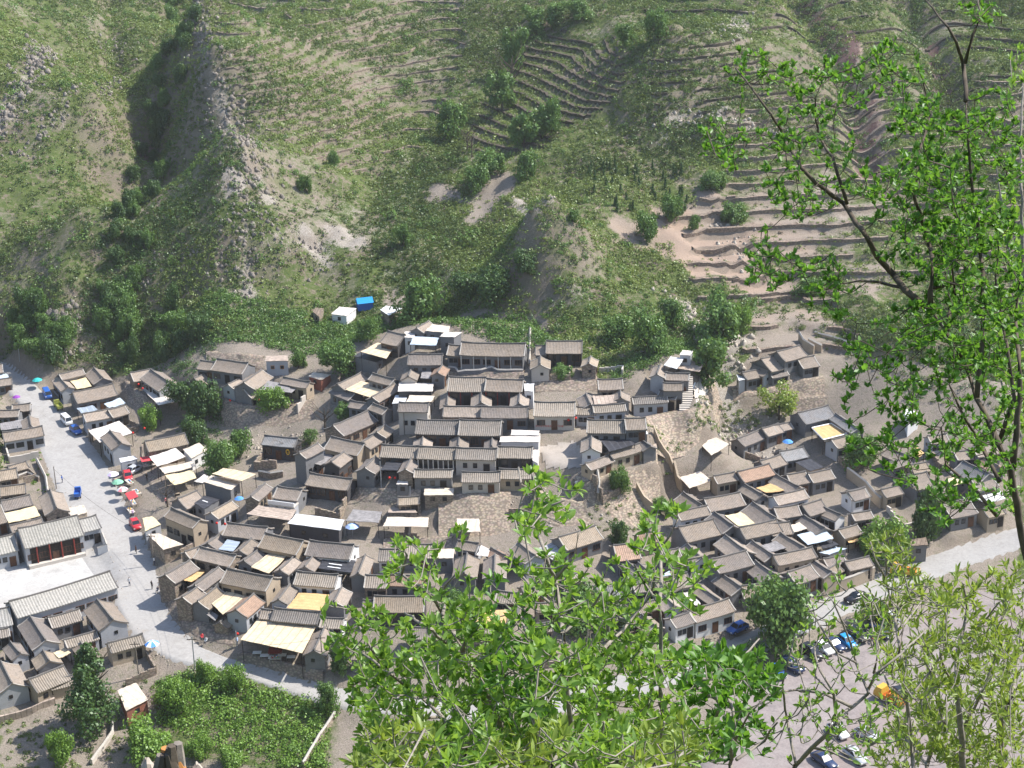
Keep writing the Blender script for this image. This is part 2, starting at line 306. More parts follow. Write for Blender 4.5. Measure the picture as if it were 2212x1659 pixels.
# crop, ridge end, ridge end, eave corner under the second end, roof, wall, eave height, what singles it out
HS = '''A 685 365 795 490 712 545 t L 3.6|with a pale gable, first shop-side one at the far road end
A 700 345 965 283 995 350 t G 3|closing the back of the far beige-roofed courtyard by the rock
A 1105 270 1205 385 1095 462 t G 3|right wing of the far beige-roofed courtyard, against dark trees
A 860 560 1320 465 1355 605 t G 3.4|long, beside the road where the white van is parked
A 985 810 1320 745 1345 842 t L 3.4|with two dark windows in a pale wall above the white roadside canopy
A 1350 745 1460 715 1482 825 t G 2.8|tiny, beside two crossed poles right of the two-window pale wall
A 1295 1010 1420 1150 1305 1228 t L 4.2|with a big pale gable behind the blue roadside car
A 1755 288 1540 328 1575 432 t S 3|back hall of the lantern-hung courtyard at the foot of the wooded slope
A 1775 295 1990 440 1825 500 t L 3|right wing of the lantern-hung courtyard, above a cream awning
A 35 1035 490 960 522 1062 t L 3.2|long, blue-grey wall with two windows left of the road
A 345 835 365 950 485 960 t G 2.8|small sagging wing left of the road by the white bundle
A -60 770 225 765 262 858 t G 2.8|cut by the photo's left edge, behind the purple umbrella yard
A 235 700 350 690 395 775 t G 2.6|little, between the purple umbrella and the road
A -90 415 130 388 160 462 t G 2.8|low, far left edge, second from the top beside the road
A -60 235 20 225 55 322 t G 3|topmost at the far left edge beside the road
A -30 1488 185 1450 220 1560 o S 2.6|low brown-roofed, in the overgrown ruins left of the road
I 235 215 690 125 732 245 o S 4.2|brown-roofed, at the head of the tall stone wall beside the alley
I 1640 710 1480 858 1568 915 t S 3|little, gable end by the blue umbrella and red lanterns
I 2070 780 1795 745 1722 868 t G 3|left of the two-storey house with the white balcony, below the rubble yard
I 835 798 620 885 740 988 t G 3|with a twisted dark roof below the tall alley wall
I 1240 912 1005 1045 1105 1110 o L 3.2|brown-roofed, gable to the black skylight roof
I 545 1000 870 1135 780 1235 o T 5|tall tan-walled, on the corner above the parked red car
I 1665 1225 1205 1170 1130 1305 t G 3|wide, below the three red lanterns of the alley gate
O 912 205 785 300 893 368 t G 2.8|short, left wing of the yard with the dark glass skylight
O 1295 255 1155 385 1222 455 t G 2.8|right wing of the yard with the dark glass skylight
O 1900 275 1465 190 1372 350 o T 3.4|wide brown-roofed, with a sunlit tan gable at its right end
P 650 140 145 92 85 262 t W 3.2|wide, with a white right gable above the black sheet canopy
O 1110 445 700 350 620 482 t S 3.2|wide, in the lower left village above the curved stone wall
O 690 338 520 405 612 440 t S 2.6|small, left of the skylight yard by the speckled stone terrace
O 1385 370 1210 505 1290 590 t G 2.8|left wing of the yard under a cream striped canopy
O 1790 465 1635 612 1720 692 t G 2.8|right wing of the yard under a cream striped canopy
O 2015 460 1925 572 2030 640 t G 2.8|small, left of the black sheet canopy with pale strips
O 570 510 290 672 402 772 t S 4|nearest the road bend, hipped over the curved wall
O 905 590 635 790 728 862 t G 3.2|long narrow, between the orange mat and the widest brown roof
O 1540 705 1020 605 925 762 o T 3.6|widest brown roof of the lower left village, tan gable capped in white
O 655 820 490 935 600 1022 t S 4|just above the foot of the curved stone wall
O 885 820 670 985 800 1085 o G 3|left of the three-coloured mat canopy
O 1320 905 1115 1080 1240 1185 n L 3.4|brownish, with a white-worn ridge above the little gate roof
O 1745 790 1615 960 1712 1030 t L 3.2|with a pale gable left of the big ochre mat
P 465 490 -4 455 -62 602 r W 3.2|strongly ribbed, with a white gable above the big ochre mat
O 2100 1115 1575 1068 1530 1212 r G 3|strongly ribbed, directly behind the large cream restaurant canopy
O 1560 1090 1420 1080 1388 1190 r G 2.6|tiny ribbed, left of the ribbed house behind the cream restaurant canopy
P 310 1115 190 1375 335 1430 t G 3|gable to the road, right end of the large cream restaurant canopy
P 440 1000 285 990 235 1100 r W 2.6|tiny ribbed, with two white end walls near the cream restaurant canopy
P 512 640 425 800 540 895 t G 3.2|steep gabled, right of the big ochre mat
P 790 260 708 470 800 520 t G 3.2|steep gabled, right of the black sheet canopy
O 1030 1148 930 1230 1000 1295 o S 1.8|smallest, a little gate roof on top of the curved stone wall
P 1025 500 800 497 793 643 r S 3.2|ribbed, with an arched window, first below the long stairway lane
P 1515 500 1030 492 1030 622 n G 3.2|long reddish-tiled, with one dark window behind green leaves
P 1480 745 905 745 890 932 o D 3.2|broad board-roofed, with a wide dark open front
P 865 792 775 790 735 955 r G 2.6|narrow ribbed strip beside the lower lane
P 1600 135 1112 135 1100 292 r G 3|long ribbed, under the stone retaining wall at mid village
P 1075 190 965 190 930 325 r W 2.8|small ribbed, at the top of the lower lane
P 800 1380 640 1378 625 1480 r G 3|small ribbed, by the road behind the leaves, lowest in the centre
Q 748 300 938 450 838 570 t L 3.4|with a pale blue gable left of the corrugated canopy
Q 1225 235 1640 105 1770 228 o G 3.2|long brown-roofed, with a white eave right of the corrugated canopy
Q 145 430 108 655 250 730 t G 3|narrow, left one of the twin wings below the cream hut
Q 472 440 462 655 600 720 t G 3|narrow, right one of the twin wings below the cream hut
Q 245 300 45 270 25 372 t L 2.8|low, above the twin narrow wings
Q 580 440 430 362 400 440 n G 2.6|low brownish, right of the small cream mat above the twin wings
Q 700 885 505 865 485 992 r G 2.8|ribbed, half hidden in leaves above the orange mat
Q 600 1262 230 1255 205 1330 r S 2.8|ribbed, half hidden in leaves below the orange mat
Q 1660 800 1940 770 1975 935 b G 3|blue-grey roofed, seen through leaves in the lower centre right
Q 1870 330 2130 300 2210 470 n G 3|red-brown roofed, behind leaf tips under the village spur
R 690 355 1060 285 1110 448 t G 3.2|wide, behind the green ivy canopy
R 770 525 910 660 820 765 t L 3|left wing by the green ivy canopy, with a pale blue gable
R 1100 725 1548 592 1612 742 t W 3.6|long, with a bright white street wall beside the round green tree
R 935 800 1085 750 1145 875 t W 3.2|short, joined to the left end of the white street wall
R 1180 405 1440 600 1320 640 t G 2.8|right wing by the green ivy canopy
M 622 1490 1020 1390 1112 1552 t G 3.4|wide, directly above the round green tree's left edge
R 1475 290 1700 450 1560 520 t G 2.8|left wing of the yard beside the round green tree
R 1930 410 1700 440 1760 590 o G 2.8|dark, tucked against the round green tree
R 540 780 690 900 620 1040 o S 2.8|rough brown, among leaves left of the white street wall
L 315 165 308 285 440 332 t W 3|little gable house, with a white sign wall beside the sunlit square
L 520 340 880 240 915 335 t T 3|with two windows in a tan wall on the village's curved front rim
L 250 475 520 375 565 435 t T 2.4|low, stepping down on the curved front rim, three tiny windows
L 815 125 1000 265 925 320 t G 2.8|at the right tip of the village's curved front rim
E -95 1325 345 1330 372 1482 r G 3.2|broad strongly ribbed, above the right end of the sunlit square
E 345 1310 570 1300 592 1430 t G 3|dark, right of the broad ribbed roof on the upper rim
D 1010 360 270 345 250 490 t G 3.4|highest hall, five bays of columns behind a broad shaded terrace
D 240 375 120 370 102 495 t G 3|narrow side room, left of the highest columned hall
D 545 755 125 750 97 910 r D 3.4|left half of the ribbed double hall with lanterns
D 985 782 560 770 540 910 t D 3.4|right half of the ribbed double hall with lanterns
D 500 1095 60 1090 8 1205 t S 3|left half of the long front row below the ribbed double hall
D 1040 1100 505 1096 490 1222 t G 3|right half of the long front row, with a lantern-lit gate
D 105 925 92 1075 205 1075 t G 2.8|left wing of the ribbed double hall's court
D 495 920 490 1040 620 1080 t G 2.8|middle wing of the ribbed double hall's court
D 948 930 935 1050 1055 1085 t G 2.8|right wing of the ribbed double hall's court, rust-stained
D 1590 1046 1125 1045 1110 1205 r C 3.4|broad ribbed, with red characters painted along its wall
D 1675 325 1265 325 1255 465 t D 3.2|upper right hall, at the foot of the wooded knoll
D 1235 380 1140 380 1130 485 t G 2.8|tiny side room, left of the upper right hall
D 1190 505 1185 595 1315 625 o C 3.4|mossy-roofed square, with a pale plastered gable
D 1765 553 1757 582 1862 615 o S 3|small stone gable hut, under the knoll's bushes
D 1870 780 2145 770 2165 890 t S 3|alone on the upper terrace right of the stone arch
D 1725 945 1775 1062 1645 1085 t G 2.8|left wing beside the flat pink roof
D 2175 1060 1810 1085 1810 1175 r L 3.2|ribbed, pale blue wall with two windows on the upper rim
D 1795 1105 1622 1100 1620 1188 r L 3|short ribbed, pale blue wall between the painted wall and the two windows
E 285 985 290 1060 405 1095 t G 2.8|gable hut, right of the flat pink roof
E 430 1060 825 1035 845 1120 r L 3.4|ribbed, standing at the edge above the great curved wall, two windows
E 805 990 960 1015 950 1080 t T 3|tiny tan-walled, with a brown shutter beside the stairway
E 1010 892 795 890 800 980 t G 4.5|tall, lower of two beside the white-walled stairway
E 1090 782 830 770 818 850 t G 4|upper of two beside the white-walled stairway
E 760 670 715 780 790 825 t L 3.2|wing with a pale gable at the top of the stairway court
F 250 695 440 655 490 745 t G 3|with five white-paned windows, first on the right-hand terrace
F 385 600 560 665 490 750 t L 3|with a blue-grey gable on the right-hand terrace
F 470 535 640 490 775 630 t G 3|with a glinting skylight on the right-hand terrace
F 655 450 910 380 1005 500 t G 3|uppermost on the right-hand terrace under the ruined tan walls
F 660 670 750 655 785 725 t G 2.6|little shop, with red goods on the right-hand terrace
F 960 520 1080 500 1160 610 t G 2.6|broken-roofed, half collapsed beside the near tree's leaves
F 900 1170 1245 1085 1335 1220 b G 3.4|wide blue-roofed, north hall of the ochre-canopied court
F 1345 1180 1600 1350 1520 1395 b G 3|right wing of the ochre-canopied court, white edged
F 1320 1480 1470 1440 1555 1530 t L 3.2|front room of the ochre-canopied court, one round window
F 190 1475 470 1358 535 1460 t G 3.2|long, over a tan plastered lower wall by the blue umbrella
F 480 1350 660 1300 738 1382 t G 3|joined behind the pumpkin-coloured goods by the blue umbrella
F 670 1305 800 1280 865 1335 t G 2.6|tiny, under the leaning bush above the blue umbrella
M 650 510 880 465 930 555 t T 3.2|small, with a tan lower wall right of the striped mat shed
M 930 460 1290 370 1370 490 n G 3.2|wide pinkish-tiled, in the right-hand village
M 1195 335 1425 260 1495 380 t G 3|directly above the wide pinkish-tiled roof
M 1420 225 1690 170 1795 265 b G 3|blue-grey, at the top of the right-hand village by a black roof
M 1560 485 1715 460 1792 580 t G 3|small, left of the big overhanging leaves in the right-hand village
M 1760 480 2010 430 2070 540 t G 3|under the overhanging leaves, below the black roof
M 1385 500 1640 635 1510 680 t G 2.8|right wing of the court with the plain ochre mat
M 1015 610 1215 725 1130 800 t G 2.8|left wing of the court with the plain ochre mat
M 1350 745 1700 665 1790 752 t W 3.2|with a long white wall below the plain ochre mat
M 540 780 945 705 1025 845 t G 3.4|wide, north hall of the cream-covered court
M 290 705 500 845 350 892 t S 3|at the left edge of the right-hand village, beside the gully
M 560 860 215 930 290 1020 t W 3|with a white wall and two windows at the gully
M 240 1110 635 1020 718 1200 t G 3.4|wide, below the white wall at the gully
M 655 935 870 1090 745 1175 t G 2.8|left wing of the cream-covered court
M 1105 820 1370 1005 1160 1052 t G 2.8|right wing of the cream-covered court
M 955 1115 1375 1025 1445 1162 t G 3.2|wide, south hall of the cream-covered court
M 1360 885 1625 850 1675 970 t G 3.2|square-roofed, middle of the right-hand village
M 1690 850 1900 790 2040 880 t G 3.2|with a brown door, right of the square-roofed one
M 1430 1060 1530 1050 1580 1185 t G 2.8|narrow, left of the small tan mat
M 1710 975 1940 1115 1800 1150 t G 2.8|sloping wing above the silver-blue sheet roof
N 1195 515 1400 455 1440 580 t T 3|over an orange awning beside the silver-blue sheet roof
M 785 1210 1010 1380 820 1425 t G 2.8|right wing of the dark sunken court
M 335 1305 500 1470 380 1515 t W 2.8|left wing of the dark sunken court, white edged
M 1435 1185 1700 1345 1560 1400 t G 2.8|right wing of the grey-boarded court
M 1100 1275 1335 1435 1220 1500 t G 2.8|left wing of the grey-boarded court
M 1350 1445 1795 1350 1850 1472 t T 3.4|wide, south hall of the grey-boarded court, tan wall
N 600 1015 855 925 950 1080 t G 3|just right of the round green tree's top
N 870 860 1100 1010 980 1050 t T 3|sloping wing, tan gable behind the lane pole
N 215 885 440 1045 285 1125 t G 2.8|sloping wing behind the round green tree's top
N 1140 830 1230 810 1262 905 t G 2.6|tiny, in the shade of the right-hand tree
N 1270 890 1540 830 1575 945 t S 3|long, inside the tan compound wall by the black car
N 1085 965 1170 915 1215 990 o S 2.4|smallest gate hut, beside the lane pole
N 1100 285 1210 330 1170 385 t W 3|with a white-edged gate gable right of the brown door
N 1310 70 1500 20 1560 130 t W 3|alone between leaf clumps, white wall under its eave
G 1480 880 1600 865 1652 960 t G 2.8|small, left of the far right house below the big trunk
G 1610 840 1870 790 1922 915 t G 3|highest at the far right, crossed by the big trunk
G 1500 1000 1800 1140 1610 1235 b G 3|smooth sloping wing at the far right beside a cream mat
G 1740 955 1900 1050 1810 1120 n G 2.8|with a clay-patched roof at the far right
G 1600 1220 1820 1165 1900 1300 t G 3|above the bright white sheet at the far right
G 1265 1500 1560 1440 1700 1590 t G 3|lowest at the far right, behind thin branches
G 850 1165 1060 1130 1180 1290 t G 3|in a gap between leaves, above the dark conifer
G 140 1350 330 1310 405 1410 t W 3|in the leaf gap left of the tan lane wall
G 620 840 860 940 740 990 t G 2.8|under the dark leaves, right of the round-windowed front room
H 118 1548 1285 1195 1350 1395 w L 4.2|longest, new pale ribbed hall along the white courtyard
S -150 370 100 320 195 510 w L 3.8|new pale ribbed, cut by the left edge beside the longest hall
H 220 690 900 535 965 765 w L 4.6|open stage hall, red columns facing the white courtyard
H 905 585 1120 530 1172 680 w L 3.6|small new ribbed, right annexe of the open stage hall
H -150 820 150 755 195 940 w L 3.6|new ribbed, left annexe of the open stage hall
H 590 230 665 440 560 575 t S 3.2|tall dark gabled, behind the open stage hall near the road
H 20 360 340 290 396 400 t G 2.8|behind the flat yellow canopy
H 5 195 290 160 335 262 o S 2.6|low brown, above the one with the yellow canopy
H 120 650 480 560 505 620 t G 2.6|low, between the yellow canopy and the stage hall
H -80 420 0 400 90 600 t G 2.8|cut by the left edge beside the yellow canopy
S 358 430 532 702 398 848 t L 3.4|left wing of the court with the orange door
S 575 440 920 345 980 465 r G 3|with an orange door and striped roof, lower left
S 1145 235 1325 465 1178 612 t L 3.6|right wing of the court with the orange door, dark ridge
S 765 700 1120 600 1147 702 r L 2.8|short striped, front room of the court with the orange door
S 1275 740 1665 635 1715 745 r T 3|striped, tan wall beside the blue and white umbrella
S -120 600 95 560 140 640 r G 2.8|striped, at the left edge beside a white tank
S 130 735 235 860 155 960 t L 3|with a pale blue gable near the lower left corner
S 520 845 575 945 430 1058 o G 2.8|brown hipped, left of the dark poplar
S 15 960 140 1210 350 1242 t L 3.2|steep, lowest left gable over the reed fence
S 740 1010 350 1165 432 1330 r T 3|striped, leaning over the reed fence left of the poplar
S 985 775 1040 840 930 905 t L 2.6|little gable just behind the dark poplar's top
B 700 400 345 350 272 482 t G 3.2|wide, back hall of the terrace under the dark stone wall
B 315 385 150 370 90 458 t G 3|short, left of the back hall under the dark stone wall
B 240 497 75 580 190 652 t S 2.8|left wing on the terrace with the bright green tree
B 650 555 470 645 555 705 t L 3|blue-grey gabled, on the terrace with the bright green tree
B 862 480 655 625 790 718 t G 3.2|middle one with a dark gable on the bright-tree terrace
B 690 690 655 702 772 790 t G 3.2|tiny grey front gable with a door on the bright-tree terrace
B 1425 620 1125 565 1062 630 t T 3.2|with a tan right gable, right of the bright green tree
B 1280 1285 905 1250 850 1348 b D 3.6|alone, blue-roofed with a dark wall bearing a yellow oval sign
J 960 240 580 160 455 278 t T 3.6|wide, with a long tan side wall on the climbing lane
J 415 240 205 345 285 418 t G 6.5|tall, its gable window over the rubble yard
J 720 340 578 445 678 522 t D 5|dark-gabled, red windows on its pale side, above the balcony house
J 815 655 335 590 252 712 t D 3|two-storey, white balcony over a row of white doors
J 1600 272 1180 255 1147 392 r D 3.2|left half of the ribbed hall above the power pole
J 2040 288 1610 273 1592 412 r D 3.2|right half of the ribbed hall, row of pale posts in its front
J 1092 395 970 520 1095 585 t G 3.2|gable with one window, beside the power pole
J 1512 415 1445 535 1548 580 t S 3.2|gable over a barred window, right of two pink lanterns
J 1990 545 1560 545 1545 638 r G 3.2|low ribbed, with two framed windows on the front rim
K 670 300 210 290 200 422 r C 3.4|strongly ribbed, with one tall window at mid village front
K 1090 280 700 275 695 408 r D 3.2|strongly ribbed, with glazed wooden doors left of the sunlit square
K 710 575 275 575 270 692 r C 3|strongly ribbed, with a brown door above the high rubble wall
K 1130 540 715 540 715 652 r T 3|ribbed, front rim just left of the near leaves
K 238 142 225 270 360 285 t G 2.8|small wing, left of the white lattice pergola
K 625 150 617 270 697 292 t G 2.8|small wing, right of the white lattice pergola
J 1655 140 1640 260 1782 252 t G 2.8|small wing at the left end of the great ribbed roof's court
C 1720 1335 1222 1325 1205 1490 r D 3.4|left half of the great ribbed roof in the village centre
D 725 1262 250 1255 245 1430 r D 3.4|right half of the great ribbed roof, palest tiles
C 1070 325 880 285 778 405 t D 3|above the yellow mat canopy at the village's upper left
C 1510 555 1120 555 1086 675 t G 3.2|dark, with a stepped white parapet, left of the highest hall
C 1163 675 1112 812 1225 840 t C 3|gabled, left of a small dark pergola at the upper left
C 1510 680 1455 765 1375 795 n G 3|pinkish gabled, right of a small dark pergola
C 1345 1125 1010 1120 1005 1228 t C 5.5|tall blank-walled, behind the thin lane pole
C 555 772 285 905 375 975 t G 3|left side of the court with the large cream striped canopy
C 945 845 700 780 640 850 t G 3|back of the court with the large cream striped canopy
C 945 900 690 1055 765 1128 t G 3|right side of the court with the large cream striped canopy
C 490 1005 275 915 160 985 t G 3|front of the court with the large cream striped canopy
C 700 1138 445 1100 422 1142 t G 2.8|low, left one of the pair below the cream striped court
C 862 1192 700 1130 625 1185 t G 2.8|right one of the pair below the cream striped court
C 630 1222 235 1390 360 1508 t S 3.2|long oblique, beside the bare tree
C 1350 165 1215 240 1318 295 t G 3|topmost little gable of the upper village, by a ladder
J 1100 120 935 225 1060 272 t T 3|on the climbing lane above its tan side wall
J 1205 20 1110 100 1245 130 o G 2.8|brown, topmost on the climbing lane'''
HS += '''
G 850 960 640 1010 700 1085 t G 3|in a leaf gap, middle of the right-hand lane houses
G 720 1290 540 1330 590 1430 t T 3|left of the dark right-hand tree, tan wall
G 900 1040 1060 1010 1130 1100 o S 3|behind branches above the one over the dark conifer
G 330 1590 190 1615 230 1700 t G 2.8|below the tan lane wall at right
G 1130 700 1290 680 1330 770 t L 3|beside the white building glimpsed through leaves
G 1180 1330 1330 1290 1370 1390 t G 2.8|small, left of the smooth sloping wing at far right
G 1750 1560 1930 1520 1990 1620 o T 3|at the road edge under the big trunk
N 1600 430 1780 390 1830 480 t S 3|in the tree shade above the roadside kiosk
Q 1290 700 1480 640 1540 740 r G 3|striped, seen between leaves under the great wall
Q 860 800 1010 760 1050 860 t T 2.8|behind leaves below the pale blue gable
P 1500 1110 1330 1110 1310 1240 t G 3|dark front behind leaves, lower centre
Q 1050 1240 870 1260 880 1350 t S 3|under the dark tree at lower centre
B 1960 300 1800 300 1790 380 t S 2.4|small shed roof left of the yellow striped canopy
J 1400 870 1600 862 1610 925 o S 2.4|ruined low one below the front rim lanterns
A 120 1420 300 1370 330 1450 o S 1.6|collapsed low one in the ruins left of the road
R 345 130 600 345 520 385 t G 2.8|sloping wing among leaves, left of the ivy court's wide hall
R 500 170 700 330 620 390 t S 2.8|narrow sloping wing just left of the ivy court's wide hall
R 570 402 680 387 690 490 t G 2.8|tiny, at the left shoulder of the ivy court
R 470 660 700 600 732 716 o S 2.8|brown, behind leaves below the pale blue ivy-court gable
Q 1330 860 1560 830 1600 930 t T 3|half hidden under the lower tree, left of the blue-grey roof
Q 1080 640 1290 600 1320 690 t G 2.8|behind leaves, just below the corrugated canopy
L 900 1300 1080 1270 1130 1380 n T 2.8|pinkish, behind leaf tips at the gully's foot
L 1160 1500 1330 1470 1370 1570 t G 2.8|behind leaf tips left of the dark sunken court
Q 1000 1010 1200 990 1230 1090 o T 2.8|half hidden, between two lower trees
S 620 1180 850 1120 880 1200 r T 2.2|hidden behind the poplar, striped roof'''
